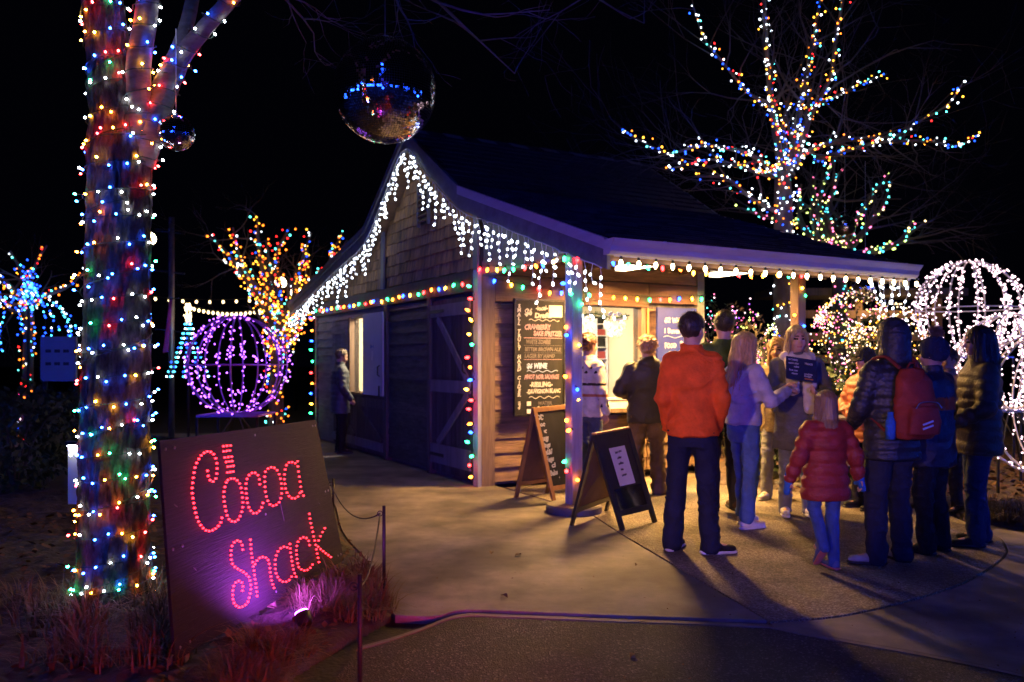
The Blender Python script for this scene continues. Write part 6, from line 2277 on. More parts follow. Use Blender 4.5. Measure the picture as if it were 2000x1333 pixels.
# 3 - woman facing the camera who holds the menu
_scarf = cloth('cream_scarf', (0.55, 0.48, 0.38), 0.95, bump=0.3)


def scarf(root, hp, HR, hr, rnd):
    f = Field((-0.3, -0.25, 0.95), (0.3, 0.35, 1.62), 0.009)
    f.cone((-0.10, 0.02, 1.47), (0.10, 0.02, 1.47), 0.06, 0.06, 0.03)
    f.cone((-0.09, 0.07, 1.45), (0.07, 0.10, 1.43), 0.055, 0.055, 0.03)
    f.cone((-0.07, 0.12, 1.43), (-0.10, 0.165, 1.02), 0.055, 0.07, 0.03, flat=((0, 1, 0), 0.4))
    f.cone((0.07, 0.12, 1.43), (0.06, 0.155, 1.18), 0.055, 0.06, 0.03, flat=((0, 1, 0), 0.4))
    f.loft([(1.44, 0.055, 0.055, 0, 0), (1.62, 0.07, 0.07, 0, 0)], 0, op='sub')
    field_obj('scarf', f, [_scarf], root, 1, 0.008, (10, 10, 12), 7)


person('blonde woman in a dark coat and cream scarf holding the menu', W(1556, 7.75), R(172), 1.76,
       (cloth('dark_grey_coat', (0.11, 0.105, 0.10), 0.9), dict(hem=0.62, hemw=0.02, bulk=0.012, wr=0.010, name='coat')),
       (cloth('grey_denim', (0.17, 0.18, 0.21), 0.85), dict(w=0.95)),
       (hair_mat('ash_blonde_hair', (0.42, 0.29, 0.14)), 'child'),
       arms={'R': ((0.235, 0.12, 1.13), (0.17, 0.31, 1.20), (-0.35, 0.6, 0.3), (-0.5, 0.4, -0.3)), 'L': ((-0.27, 0.03, 1.13), (-0.14, 0.27, 1.13), (0.55, 0.5, 0.25), (0.3, 0.5, 0.4))},
       shoes=(cloth('white_shoe', (0.6, 0.58, 0.55), 0.6), dict()), seed=5, extra=scarf, h=0.0065, head_pitch=R(-4), head_yaw=R(6))
# menu in her hands
mn = thing('menu', 'dark blue printed menu card held between the two blonde women', 'menu', at(1565, 722, 7.35), R(0))
mn.rotation_euler = (R(-16), R(8), R(8))
MB().box((-0.145, 0.145), (-0.003, 0.003), (-0.105, 0.105)).build('card', mat('navy_card', (0.018, 0.022, 0.06), 0.35, var=0.2), mn)
B8 = board_frame((-0.145, -0.0045, -0.105), (1, 0, 0), (0, 0, 1))
for i, (x, y, t, w_) in enumerate(((0.02, 0.175, 'HOT DRINKS', .09), (0.02, 0.145, 'cocoa cider', .10), (0.07, 0.115, 'coffee', .05), (0.03, 0.08, 'hot tea', .08), (0.05, 0.05, 'steamer', .06), (0.17, 0.155, 'TREATS', .08), (0.17, 0.06, 'cookies', .08), (0.17, 0.04, 'fudge', .07))):
    write(mn, B8, x, y, t, 0.022, M['chalktext'], 70 + i, w_)
MB().box((0.03, 0.11), (-0.0052, -0.0035), (-0.088, -0.078)).build('orange_bar', mat('orange_print', (0.6, 0.2, 0.03), 0.5), mn)
# 4 - child in the red puffer
RED = cloth('red_puffer_nylon', (0.24, 0.022, 0.018), 0.55, spec=0.4)
BLUEM = cloth('blue_mitten_fleece', (0.03, 0.12, 0.42), 0.9)


def mittens(pos):
    def fn(root, hp, HR, hr, rnd):
        for w, d, s_ in pos:
            w, d = Vector(w), Vector(d).normalized()
            f = Field(tuple(w + Vector((-.2, -.2, -.25))), tuple(w + Vector((.2, .2, .12))), 0.009)
            f.cone(w - d * 0.02, w + d * 0.05, 0.052, 0.046, 0.02)
            f.cone(w + d * 0.05, w + d * 0.15, 0.048, 0.042, 0.02, flat=((1, 0, 0), 0.7))
            f.cone(w + d * 0.06, w + d * 0.10 + Vector((-s_ * 0.03, 0.05, 0)), 0.022, 0.019, 0.015)
            field_obj('mitten', f, [BLUEM], root, 1, 0.004, (12, 12, 12), 3)
    return fn


person('small child in a red puffer jacket and blue mittens walking away', W(1612, 5.72), R(8), 1.23,
       (RED, dict(hem=0.70, hemw=0.035, rib=(0.118, 0.020), bulk=0.026, collar=0.0, cuff=0.05)),
       (cloth('child_denim', (0.045, 0.085, 0.24), 0.85), dict(w=0.92, hem=0.052, wr=0.006)),
       (hair_mat('light_brown_hair', (0.26, 0.15, 0.075)), 'child'),
       arms={'L': ((-0.285, -0.04, 1.14), (-0.345, 0.05, 0.90), (-0.15, 0.15, -1), (1, 0, 0)), 'R': ((0.285, -0.05, 1.14), (0.335, -0.02, 0.92), (0.35, 0.0, -1), (-1, 0, 0))},
       feet={'L': (-0.09, -0.14, 0.20), 'Lp': 0.9, 'R': (0.10, 0.02, 0), 'Lk': (0, 0.10, 0.0), 'Rd': (-0.1, 1, 0)},
       shoes=(cloth('grey_blue_trainer', (0.10, 0.12, 0.22), 0.8), dict(sole=mat('pink_rubber_sole', (0.5, 0.14, 0.12), 0.6, var=0.1))), build=1.0, seed=6,
       extra=mittens([((-0.345, 0.05, 0.92), (-0.15, 0.15, -1), -1), ((0.335, -0.02, 0.94), (0.35, 0, -1), 1)]))
# 5 - man in a dark quilted jacket with the red backpack
DKJ = cloth('black_quilted_nylon', (0.016, 0.017, 0.024), 0.45, spec=0.5)
PACK = cloth('red_backpack_canvas', (0.34, 0.045, 0.022), 0.7, bump=0.3)
PACK2 = cloth('dark_red_webbing', (0.20, 0.03, 0.02), 0.7, bump=0.3)


def backpack(root, hp, HR, hr, rnd):
    f = Field((-0.3, -0.55, 0.85), (0.3, 0.0, 1.55), 0.0095)
    f.loft([(0.93, 0.13, 0.075, 0, -0.235), (0.98, 0.155, 0.10, 0, -0.245), (1.2, 0.15, 0.095, 0, -0.245), (1.34, 0.13, 0.08, 0, -0.23), (1.42, 0.08, 0.05, 0, -0.21)], 0.02)
    f.loft([(0.97, 0.115, 0.05, 0, -0.34), (1.05, 0.12, 0.055, 0, -0.345), (1.16, 0.105, 0.04, 0, -0.335)], 0.015)
    o = field_obj('backpack', f, [PACK], root, 2, 0.008, (9, 9, 9), 8)
    m = MB()
    for s_ in (-1, 1):
        pts = catmull([(s_ * 0.075, -0.19, 1.42), (s_ * 0.105, -0.08, 1.50), (s_ * 0.125, 0.05, 1.48), (s_ * 0.14, 0.14, 1.36), (s_ * 0.175, 0.10, 1.15), (s_ * 0.16, -0.14, 0.98)], 6)
        MB().tube(pts, 0.022, 6, warp=lambda i, a: 1.0 if abs(math.sin(a)) < .5 else 0.55).build('strap', PACK2, o, True)
    MB().tube([(-0.03, -0.20, 1.42), (-0.02, -0.22, 1.46), (0.02, -0.22, 1.46), (0.03, -0.20, 1.42)], 0.008, 6).build('grab_loop', PACK2, o, True)
    MB().tube(catmull([(-0.10, -0.385, 1.15), (-0.06, -0.385, 1.19), (0.06, -0.385, 1.19), (0.10, -0.385, 1.15)], 5), 0.004, 5).build('zip', M['steel'], o)
    for s_, z in ((-1, 1.02), (-1, 0.99)):
        MB().bar((-0.06, -0.402, z + .02), (0.02, -0.402, z + .045), 0.006, 0.012).build('reflective_tab', M['paper'], o)
    MB().lathe([(0.032, 0), (0.034, 0.12), (0.02, 0.16), (0.02, 0.19)], 10, (-0.19, -0.24, 0.93)).build('water_bottle', BLUEM, o, True)


person('person in a dark hooded quilted jacket wearing a red backpack', W(1742, 5.9), R(12), 1.72,
       (DKJ, dict(hem=0.76, rib=(0.075, 0.012), bulk=0.020, hemw=0.01, collar=0.05)),
       (cloth('dark_jeans', (0.022, 0.024, 0.040), 0.85), dict(w=1.05, wr=0.013, hem=0.072)),
       (hair_mat('black_hair', (0.02, 0.016, 0.014)), 'none'),
       arms={'R': ((0.245, 0.02, 1.13), (0.16, 0.24, 1.05), (-0.5, 0.6, 0.1), (0, 0, 1)), 'L': ((-0.245, 0.02, 1.13), (-0.17, 0.22, 1.00), (0.5, 0.6, 0.1), (0, 0, 1))},
       feet={'L': (-0.13, 0.0, 0), 'R': (0.12, 0.05, 0), 'Ld': (-0.95, 0.35, 0), 'Rd': (-0.2, 1, 0)},
       shoes=(cloth('grey_trainer', (0.32, 0.31, 0.30), 0.7), dict(sole=BLACKSOLE)), build=0.97, seed=8, head_yaw=R(10), hat=beanie(DKJ, hood=True), extra=backpack)
# 6 - person in dark jacket with the orange stripe and the bobble hat
ORS = cloth('orange_stripe_nylon', (0.42, 0.085, 0.012), 0.6)
DK2 = cloth('dark_blue_nylon', (0.018, 0.020, 0.035), 0.5, spec=0.45)
person('person in a dark jacket with an orange chest stripe and a fur bobble hat', W(1822, 6.25), R(40), 1.60,
       (DK2, dict(hem=0.72, bulk=0.022, hemw=0.02, wr=0.010, collar=0.06, bands=[(ORS, lambda c: (c[:, 2] > 1.18) & (c[:, 2] < 1.285) & (np.abs(c[:, 0]) < 0.26))])),
       (cloth('black_trousers', (0.016, 0.016, 0.020), 0.85), dict(w=1.08, wr=0.012, hem=0.07)),
       (hair_mat('dark_hair_two', (0.03, 0.02, 0.015)), 'short'),
       arms={'R': ((0.36, 0.05, 1.20), (0.24, 0.24, 1.12), (-0.5, 0.5, 0.1), (0, 0, -1)), 'L': ((-0.26, 0.0, 1.13), (-0.2, 0.2, 1.0), (0.4, 0.6, 0), (0, 0, 1))},
       feet={'L': (-0.12, 0.0, 0), 'R': (0.12, -0.02, 0)},
       shoes=(cloth('black_boot', (0.015, 0.015, 0.016), 0.6), dict(high=0.16, sole=BLACKSOLE)), build=1.1, seed=9, hat=beanie(cloth('navy_knit', (0.03, 0.035, 0.06), 0.95, bump=0.4), pom=mat('fur', (0.24, 0.15, 0.10), 0.9)))
# 7 - woman with long dark hair
person('woman with long dark hair in an olive puffer jacket and jeans beside the light globe', W(1913, 6.5), R(76), 1.70,
       (cloth('olive_puffer_nylon', (0.075, 0.055, 0.03), 0.5, spec=0.45), dict(hem=0.74, rib=(0.085, 0.012), bulk=0.022, hemw=0.012, collar=0.05)),
       (cloth('mid_blue_jeans', (0.03, 0.045, 0.09), 0.85), dict(w=1.04, wr=0.011, hem=0.068)),
       (hair_mat('dark_auburn_hair', (0.045, 0.022, 0.014)), 'long'),
       arms={'L': ((-0.26, 0.02, 1.12), (-0.16, 0.22, 0.99), (0.6, 0.5, -0.1), (0, 0, 1)), 'R': ((0.26, 0.02, 1.12), (0.17, 0.22, 1.0), (-0.6, 0.5, -0.1), (0, 0, 1))},
       feet={'L': (-0.11, 0.06, 0), 'R': (0.11, -0.05, 0)},
       shoes=(cloth('black_boot_two', (0.016, 0.016, 0.018), 0.6), dict(high=0.17, sole=BLACKSOLE)), build=1.08, seed=10, h=0.0075, head_pitch=R(-4))
# 8 - the tall man in green behind
person('tall dark haired man in a green jacket standing behind the blonde girl', W(1414, 8.0), R(10), 1.92,
       (cloth('green_fleece', (0.055, 0.085, 0.022), 0.95), dict(hem=0.80, bulk=0.012, wr=0.010, collar=0.02)),
       (cloth('charcoal_trousers', (0.03, 0.03, 0.034), 0.85), dict(w=1.0)),
       (hair_mat('black_brown_hair', (0.022, 0.016, 0.012)), 'short'),
       shoes=(cloth('brown_shoe', (0.06, 0.035, 0.02), 0.6), dict(sole=BLACKSOLE)), build=1.08, seed=11, h=0.010, head_yaw=R(-10))
# 9 - curly blonde woman half hidden
person('woman with curly blonde hair half hidden behind the menu holder', W(1519, 8.7), R(150), 1.66,
       (cloth('tan_coat', (0.22, 0.16, 0.10), 0.9), dict(hem=0.74, bulk=0.012, wr=0.009)),
       (cloth('pale_grey_jeans', (0.26, 0.27, 0.30), 0.85), dict(w=0.95)),
       (hair_mat('curly_blonde_hair', (0.48, 0.29, 0.12)), 'curly'), feet={'L': (-0.09, 0, 0), 'R': (0.10, 0.10, 0)},
       shoes=(cloth('white_trainer', (0.62, 0.58, 0.52), 0.6), dict()), build=0.95, seed=12, h=0.010)
# 10 - salmon puffer and dark cap
person('youth in a salmon quilted jacket and dark peaked cap with folded arms', W(1691, 8.1), R(112), 1.55,
       (cloth('salmon_puffer_nylon', (0.42, 0.12, 0.055), 0.5, spec=0.45), dict(hem=0.74, rib=(0.078, 0.012), bulk=0.026, collar=0.05)),
       (cloth('dark_grey_trousers', (0.03, 0.03, 0.035), 0.85), dict(w=1.0)),
       (hair_mat('brown_hair_three', (0.07, 0.04, 0.025)), 'short'),
       arms={'L': ((-0.27, 0.05, 1.14), (0.02, 0.22, 1.10), (1, 0.05, 0.05), (0, 0, -1)), 'R': ((0.27, 0.05, 1.13), (-0.02, 0.24, 1.04), (-1, 0.05, 0.05), (0, 0, -1))},
       shoes=(cloth('black_shoe', (0.015, 0.015, 0.016), 0.6), dict(sole=BLACKSOLE)), build=0.96, seed=13, h=0.009, hat=beanie(cloth('dark_cap', (0.02, 0.022, 0.02), 0.9), brim=True), head_pitch=R(-8))
# 11 - customer at the window with curled updo
person('customer in a dark brown jacket and khaki trousers with curled up hair at the window', W(1264, 9.0), R(6), 1.70,
       (cloth('brown_black_jacket', (0.030, 0.024, 0.018), 0.55, spec=0.4), dict(hem=0.80, bulk=0.024, wr=0.015, ws=(6, 6, 9), collar=0.04, hood=True)),
       (cloth('khaki_trousers', (0.13, 0.088, 0.058), 0.85), dict(w=1.12, wr=0.016, hem=0.085, cuff=0.045)),
       (hair_mat('ginger_blonde_hair', (0.42, 0.22, 0.09)), 'updo'),
       arms={'L': ((-0.31, 0.04, 1.16), (-0.17, 0.26, 1.10), (0.4, 0.8, 0.1), (0, 0, -1)), 'R': ((0.29, 0.04, 1.14), (0.16, 0.26, 1.08), (-0.4, 0.8, 0.1), (0, 0, -1))},
       feet={'L': (-0.10, 0.1, 0), 'R': (0.12, -0.05, 0)},
       shoes=(cloth('green_grey_shoe', (0.07, 0.08, 0.07), 0.7), dict(sole=BLACKSOLE)), build=1.12, seed=14, h=0.009)
# 12 - customer in cream patterned sweater
PATT = cloth('dark_pattern_yarn', (0.03, 0.025, 0.025), 0.95)
BAND = cloth('orange_yarn', (0.5, 0.17, 0.06), 0.95)
person('customer in a cream patterned sweater standing behind the porch post', W(1150, 9.35), R(-52), 1.73,
       (cloth('cream_sweater_knit', (0.60, 0.54, 0.44), 0.95, bump=0.35), dict(hem=0.83, bulk=0.014, wr=0.009, name='sweater', bands=[
           (PATT, lambda c: (np.abs(c[:, 2] - 1.20) < 0.012) | ((np.abs(c[:, 2] - 0.99) < 0.05) & (np.sin(c[:, 0] * 70) * np.sin(c[:, 1] * 70) > 0.2)) | ((np.abs(c[:, 2] - 1.36) < 0.05) & (np.sin(c[:, 0] * 55) * np.sin(c[:, 2] * 60) > 0.55))),
           (BAND, lambda c: np.abs(c[:, 2] - 1.075) < 0.014)])),
       (cloth('slate_jeans', (0.06, 0.08, 0.13), 0.85), dict(w=1.0)),
       (hair_mat('chestnut_hair', (0.14, 0.05, 0.025)), 'updo'),
       shoes=(cloth('brown_boot', (0.07, 0.04, 0.025), 0.6), dict(sole=BLACKSOLE)), build=0.95, seed=15, h=0.009)
# 13 - person at the side hatch
person('person in a dark puffer jacket waiting at the side hatch of the shed', W(664, 12.95), R(-68), 1.62,
       (cloth('slate_puffer_nylon', (0.05, 0.06, 0.075), 0.5, spec=0.45), dict(hem=0.68, rib=(0.09, 0.008), bulk=0.022, collar=0.06, hemw=0.015)),
       (cloth('black_slacks', (0.012, 0.012, 0.014), 0.85), dict(w=1.05)),
       (hair_mat('grey_brown_hair', (0.17, 0.11, 0.06)), 'short'),
       arms={'R': ((0.25, -0.01, 1.13), (0.22, 0.14, 0.93), (-0.2, 0.6, -0.8), (-1, 0, 0))},
       shoes=(cloth('dark_shoe', (0.02, 0.02, 0.022), 0.6), dict(sole=BLACKSOLE)), build=1.05, seed=16, h=0.010, head_pitch=R(-18))
# 14 - face seen between the others
person('person in a pale brown fleece half hidden behind the dark haired woman', W(1852, 7.9), R(118), 1.55,
       (cloth('pale_brown_fleece', (0.25, 0.16, 0.12), 0.95), dict(hem=0.76, bulk=0.02, wr=0.008, collar=0.06)),
       (cloth('dark_trousers_two', (0.02, 0.02, 0.025), 0.85), dict(w=1.0)),
       (hair_mat('brown_hair_four', (0.07, 0.035, 0.02)), 'short'),
       shoes=(cloth('black_shoe_two', (0.015, 0.015, 0.016), 0.6), dict(sole=BLACKSOLE)), build=0.98, seed=17, h=0.010, head_yaw=R(-10))
# 15 - server inside
_pl = sp(0.95, 0.85, 0.019)
person('server in a cream top and blue apron inside the serving window', _pl, SHA + R(150), 1.66,
       (cloth('cream_top', (0.55, 0.50, 0.42), 0.9), dict(hem=0.85, wr=0.008, bands=[(cloth('blue_apron', (0.10, 0.16, 0.32), 0.9), lambda c: (c[:, 1] > 0.03) & (c[:, 2] < 1.30) & (np.abs(c[:, 0]) < 0.17))])),
       (cloth('server_trousers', (0.03, 0.03, 0.035), 0.85), dict(w=1.0)),
       (hair_mat('server_hair', (0.06, 0.03, 0.02)), 'updo'),
       arms={'R': ((0.24, 0.08, 1.14), (0.2, 0.26, 1.04), (0, 1, 0), (0, 0, -1)), 'L': ((-0.24, 0.08, 1.14), (-0.2, 0.26, 1.04), (0, 1, 0), (0, 0, -1))},
       shoes=(cloth('server_shoe', (0.02, 0.02, 0.022), 0.6), dict(sole=BLACKSOLE)), build=0.95, seed=18, h=0.010)
# ------------------------------------------------------------------ planting and litter
M['blade'] = mat('dry_grass_blade', (0.20, 0.15, 0.075), 0.8, col2=(0.06, 0.06, 0.03), scale=2.5, var=0.3)
M['leaf'] = mat('dead_leaf', (0.16, 0.085, 0.045), 0.85, col2=(0.06, 0.035, 0.022), scale=6, bump=0.3)
M['green'] = mat('evergreen_leaf', (0.05, 0.085, 0.03), 0.6, col2=(0.02, 0.04, 0.015), scale=4)


def blades(centres, per, length, spread, seed, droop=0.5, wid=0.006):
    """tufts of arching grass blades as one sheet mesh"""
    rs_ = np.random.RandomState(seed)
    V, Q = [], []
    for (cx, cy_, cz, k_) in centres:
        for _ in range(int(per * k_)):
            a = rs_.uniform(0, 2 * np.pi)
            rr = abs(rs_.normal(0, spread * 0.35))
            p = np.array([cx + math.cos(a) * rr, cy_ + math.sin(a) * rr, cz - 0.01])
            ln = length * rs_.uniform(.5, 1.25) * (0.6 + 0.4 * k_)
            d = np.array([math.cos(a + rs_.normal(0, .5)), math.sin(a + rs_.normal(0, .5)), 0])
            side = np.array([-d[1], d[0], 0]) * wid * rs_.uniform(.6, 1.3)
            lean = rs_.uniform(.2, 1.2) * droop
            n = 5
            b = len(V)
            for i in range(n):
                t = i / (n - 1)
                q = p + d * ln * lean * t * t + np.array([0, 0, ln * (t - 0.62 * lean * t * t)])
                w = side * (1 - t * 0.9)
                V.append(q - w); V.append(q + w)
            for i in range(n - 1):
                Q.append((b + 2 * i, b + 2 * i + 1, b + 2 * i + 3, b + 2 * i + 2))
    return np.array(V), np.array(Q)


def bed_z(x, y):
    return float(bed_h(np.array([[x, y, 0.0]]))[0])


rg = random.Random(4)
tufts = []
for _ in range(420):
    px, py = rg.uniform(430, 775), rg.uniform(1100, 1400)
    p = gp(px, py)
    if p.x < np.interp(p.y, be[:, 1], be[:, 0]) - 0.05 and p.x > -1.30 and (p.xy - sl.location.xy).length > 0.24 and p.x > -1.45 + 0.2 * (p.y - 3.72):
        tufts.append((p.x, p.y, bed_z(p.x, p.y), rg.uniform(.6, 1.1)))
V, Q = blades(tufts, 60, 0.17, 0.14, 5, 1.1, 0.0045)
o = link(bpy.data.objects.new('grass', np_mesh('grass', V, Q, [M['blade']])))
tag(o, 'dry arching grass clumps growing in front of the sign', 'grass', kind='stuff')
tufts = []
for _ in range(90):
    px, py = rg.gauss(140, 55), rg.uniform(1190, 1330)
    if rg.random() < .45: px = rg.uniform(255, 345)
    p = gp(px, py)
    tufts.append((p.x, p.y, bed_z(p.x, p.y), rg.uniform(.5, 1.1)))
V, Q = blades(tufts, 26, 0.24, 0.12, 6, 0.9, 0.006)
o = link(bpy.data.objects.new('grass', np_mesh('grass', V, Q, [M['blade']])))
tag(o, 'dark grass clumps growing round the foot of the furrowed trunk', 'grass', kind='stuff')


def leaf_litter(label, pts, seed, size):
    rs_ = np.random.RandomState(seed)
    V, Q = [], []
    for (x, y, z) in pts:
        a = rs_.uniform(0, 6.28)
        s_ = size * rs_.uniform(.5, 1.4)
        u = np.array([math.cos(a), math.sin(a), rs_.normal(0, .35)])
        v = np.array([-math.sin(a), math.cos(a), rs_.normal(0, .35)]) * 0.55
        c = np.array([x, y, z + 0.006])
        b = len(V)
        up = np.array([0, 0, 1])
        V += [c - u * s_, c - v * s_ + up * s_ * .15, c + u * s_ + up * s_ * .3, c + v * s_ + up * s_ * .2]
        Q.append((b, b + 1, b + 2, b + 3))
    o = link(bpy.data.objects.new('leaf_litter', np_mesh('leaf_litter', np.array(V), np.array(Q), [M['leaf']], False)))
    return tag(o, label, 'leaf litter', kind='stuff')


pts = []
for _ in range(5200):
    x, y = rg.uniform(2.8, 8.5), rg.uniform(7.0, 12.5)
    z = float(bed2_h(np.array([[x, y, 0.0]]))[0])
    if z > 0: pts.append((x, y, z))
leaf_litter('fallen brown leaves covering the bed under the light globes', pts, 2, 0.045)
pts = []
for _ in range(2600):
    x, y = rg.uniform(-4.5, -0.7), rg.uniform(2.0, 7.5)
    z = bed_z(x, y)
    if z > -0.05: pts.append((x, y, z))
leaf_litter('fallen leaves and mulch chips around the sign', pts, 3, 0.03)
for i, (px, py, txt) in enumerate(((1012, 1086, 'dark curled leaf lying on the pale concrete near the easels'), (1243, 1106, 'tiny dark leaf lying on the concrete below the black easel'), (985, 1167, 'small yellowish leaf lying on the concrete near its front edge'), (1236, 1281, 'pale brown leaf lying on the asphalt'), (960, 1082, 'thin dark twig of leaf lying on the concrete by the post shadow'))):
    p = gp(px, py)
    m = MB()
    s_ = 0.035 if i != 1 else 0.02
    n = 6
    for k in range(n):
        t = k / (n - 1)
        w = s_ * .5 * math.sin(math.pi * min(.97, t + .03))
        m.v += [(t * s_ * 2 - s_, -w, 0.004 + 0.012 * math.sin(t * 3)), (t * s_ * 2 - s_, 0, 0.002 + 0.006 * math.sin(t * 3)), (t * s_ * 2 - s_, w, 0.004 + 0.016 * math.sin(t * 3))]
    for k in range(n - 1):
        b = k * 3
        m.f += [(b, b + 1, b + 4, b + 3), (b + 1, b + 2, b + 5, b + 4)]
    m.m = [0] * len(m.f)
    o = m.build('leaf', M['leaf'])
    o.location = (p.x, p.y, 0.002 if i != 3 else -0.004)
    o.rotation_euler = (0, 0, rg.uniform(0, 6))
    tag(o, txt, 'leaf')


pts = []
for _ in range(170):
    p = gp(rg.uniform(760, 2050), rg.uniform(1060, 1340))
    pts.append((p.x, p.y, 0.002))
leaf_litter('scattered leaf crumbs lying on the pavement and road', pts, 8, 0.007)
# ------------------------------------------------------------------ rope barrier beside the bed
def stake(label, px, py, topy, r=0.011):
    b = gp(px, py)
    d = b.y
    h_ = at(px, topy, d).z
    root = thing('rope_stake', label, 'stake', b, 0, 'thin black stakes of the rope barrier')
    MB().tube([(0, 0, -0.03), (0, 0, h_)], r, 8).build('rod', M['iron'], root, True)
    a = np.linspace(0, 2 * math.pi, 13)
    MB().tube([(-0.025 - 0.016 * math.cos(t), 0, h_ - 0.05 + 0.016 * math.sin(t)) for t in a], 0.003, 5, cap=False).build('ring', M['iron'], root, True)
    return root, b + Vector((-0.025, 0, h_ - 0.05))


_, ra = stake('thin black stake standing where the sign meets the pavement', 651, 1010, 935)
_, rb_ = stake('thin black stake at the kerb of the pavement beside the sign', 750, 1150, 988)
_, rc = stake('thin black stake in the red lit grass at the bottom edge', 703, 1400, 1122, 0.010)
for a, b, lab in ((ra, rb_, 'thin dark rope sagging between the far stakes beside the pavement'), (rb_, rc, 'thin dark rope running down to the stake in the red lit grass')):
    rt_ = thing('rope', lab, 'rope', a)
    pts = sag(Vector((0, 0, 0)), b - a, 14, 0.14)
    MB().tube(pts, 0.005, 6).build('rope_strand', M['blackwire'], rt_, True)

# ------------------------------------------------------------------ far garden on the left
E_LAMP = emis('lamp_globe_glow', (1.0, 0.86, 0.55), 14)


def street_lamp(label, px, py, d, r_px):
    c = at(px, py, d)
    root = thing('street_lamp', label, 'street lamp', (c.x, c.y, 0))
    r = r_px / F * d
    MB().tube([(0, 0, 0), (0, 0, c.z - r)], 0.05, 10).build('post', M['iron'], root, True)
    MB().lathe([(r * math.sin(t) + .001, -r * math.cos(t)) for t in np.linspace(0.5, math.pi - .05, 12)], 18, (0, 0, c.z)).build('lamp_globe', E_LAMP, root, True)
    MB().lathe([(r * .6, -r * 1.1), (r * .75, -r * .8)], 14, (0, 0, c.z)).build('collar', M['iron'], root)
    return root


street_lamp('globe street lamp glowing just right of the furrowed trunk', 291, 467, 19, 13)
street_lamp('globe street lamp glowing inside the orange lit tree', 548, 553, 22, 11)
street_lamp('globe street lamp glowing low beside the shed eave', 578, 572, 24, 10)
pl = thing('flag_pole', 'tall dark pole with cross arms between the trunk and the violet globe', 'pole', (at(335, 850, 15.5).x, 15.5, 0))
hT = at(335, 425, 15.5).z
MB().tube([(0, 0, 0), (0, 0, hT)], [0.055, 0.05], 10).build('shaft', M['steel'], pl, True)
for z in (hT - 0.25, hT - 1.0, hT - 2.1):
    MB().bar((-0.30, 0, z), (0.25, 0, z - 0.06), 0.025).build('cross_arm', M['iron'], pl)
bn = thing('banner', 'narrow magenta banner hanging left of the tall pole', 'banner', at(318, 690, 15.3))
MB().add([(0, 0, 0), (0.10, 0.02, 0.02), (0.17, 0.0, 1.0), (0.12, 0.02, 1.0)], [(0, 1, 2, 3)]).add([(0, .006, 0), (0.10, 0.026, 0.02), (0.17, 0.006, 1.0), (0.12, 0.026, 1.0)], [(3, 2, 1, 0)]).build('cloth', mat('magenta_cloth', (0.35, 0.03, 0.25), 0.8), bn)
MB().bar((0.09, 0.01, 1.0), (0.30, 0.01, 1.02), 0.02).build('hanging_rod', M['iron'], bn)
# warm festoon
a, b = at(262, 580, 17.0), at(520, 592, 17.8)
for k, (A, Bp, dr, lab) in enumerate(((at(290, 578, 17), at(500, 582, 17.6), 0.06, 'upper warm festoon strung behind the violet globe'), (at(370, 597, 16.5), at(515, 602, 17.0), 0.10, 'lower warm festoon strung behind the violet globe'))):
    root = thing('string_lights', lab, 'string lights', A)
    pts = sag(Vector((0, 0, 0)), Bp - A, 16, dr)
    MB().tube(pts, 0.006, 4).build('cable', M['blackwire'], root)
    for p in pts[1:-1][::2] if k == 0 else pts[1:-1]:
        mini('warm', 6, root, p - Vector((0, 0, 0.05)), 0.026)
# candle tree: white flame on a cone of blue strands
cd = at(368, 612, 15.0)
root = thing('light_sculpture', 'white flame of lights over a cone of blue strands behind the violet globe', 'light sculpture', (cd.x, cd.y, 0))
MB().tube([(0, 0, 0), (0, 0, cd.z + 0.1)], 0.025, 8).build('post', M['iron'], root)
cr_ = random.Random(8)
P, C_ = [], []
for _ in range(90):
    P.append((cr_.gauss(0, .025), cr_.gauss(0, .025), cd.z + cr_.uniform(-.17, .17))); C_.append('warm')
for k in range(9):
    a = k / 9 * 6.28
    for j in range(12):
        t = j / 11
        P.append((math.cos(a) * (.05 + .32 * t ** 1.3) + cr_.gauss(0, .01), math.sin(a) * (.05 + .32 * t ** 1.3), cd.z - .2 - .95 * t)); C_.append(cr_.choice(['cyan', 'cyan', 'cool', 'blue']))
bulbs_mass('bulbs', P, C_, 0.017, 8, root, far=True)
m = MB()
for k in range(9):
    a = k / 9 * 6.28
    m.tube([(math.cos(a) * (.05 + .32 * t ** 1.3), math.sin(a) * (.05 + .32 * t ** 1.3), cd.z - .2 - .95 * t) for t in np.linspace(0, 1, 8)], 0.004, 4, cap=False)
m.build('strands', M['blackwire'], root)
# white notice board, clipped bush, pale bollard sign left of the trunk
nb = thing('notice_board', 'pale notice board standing left of the furrowed trunk', 'notice board', (at(115, 800, 13).x, 13, 0))
z0, z1 = at(0, 745, 13).z, at(0, 658, 13).z
MB().box((-0.28, 0.28), (-0.02, 0.02), (z0, z1)).build('panel', M['shutter'], nb)
for x in (-0.24, 0.24):
    MB().box((x - .03, x + .03), (0.025, 0.06), (0, z1)).build('post', M['iron'], nb)
for k in range(6):
    MB().box((-0.2 + (k % 3) * .14, -0.11 + (k % 3) * .14), (-0.024, -0.021), (z0 + .25 + (k // 3) * .2, z0 + .30 + (k // 3) * .2)).build('printed_line', M['chalkdim'], nb)


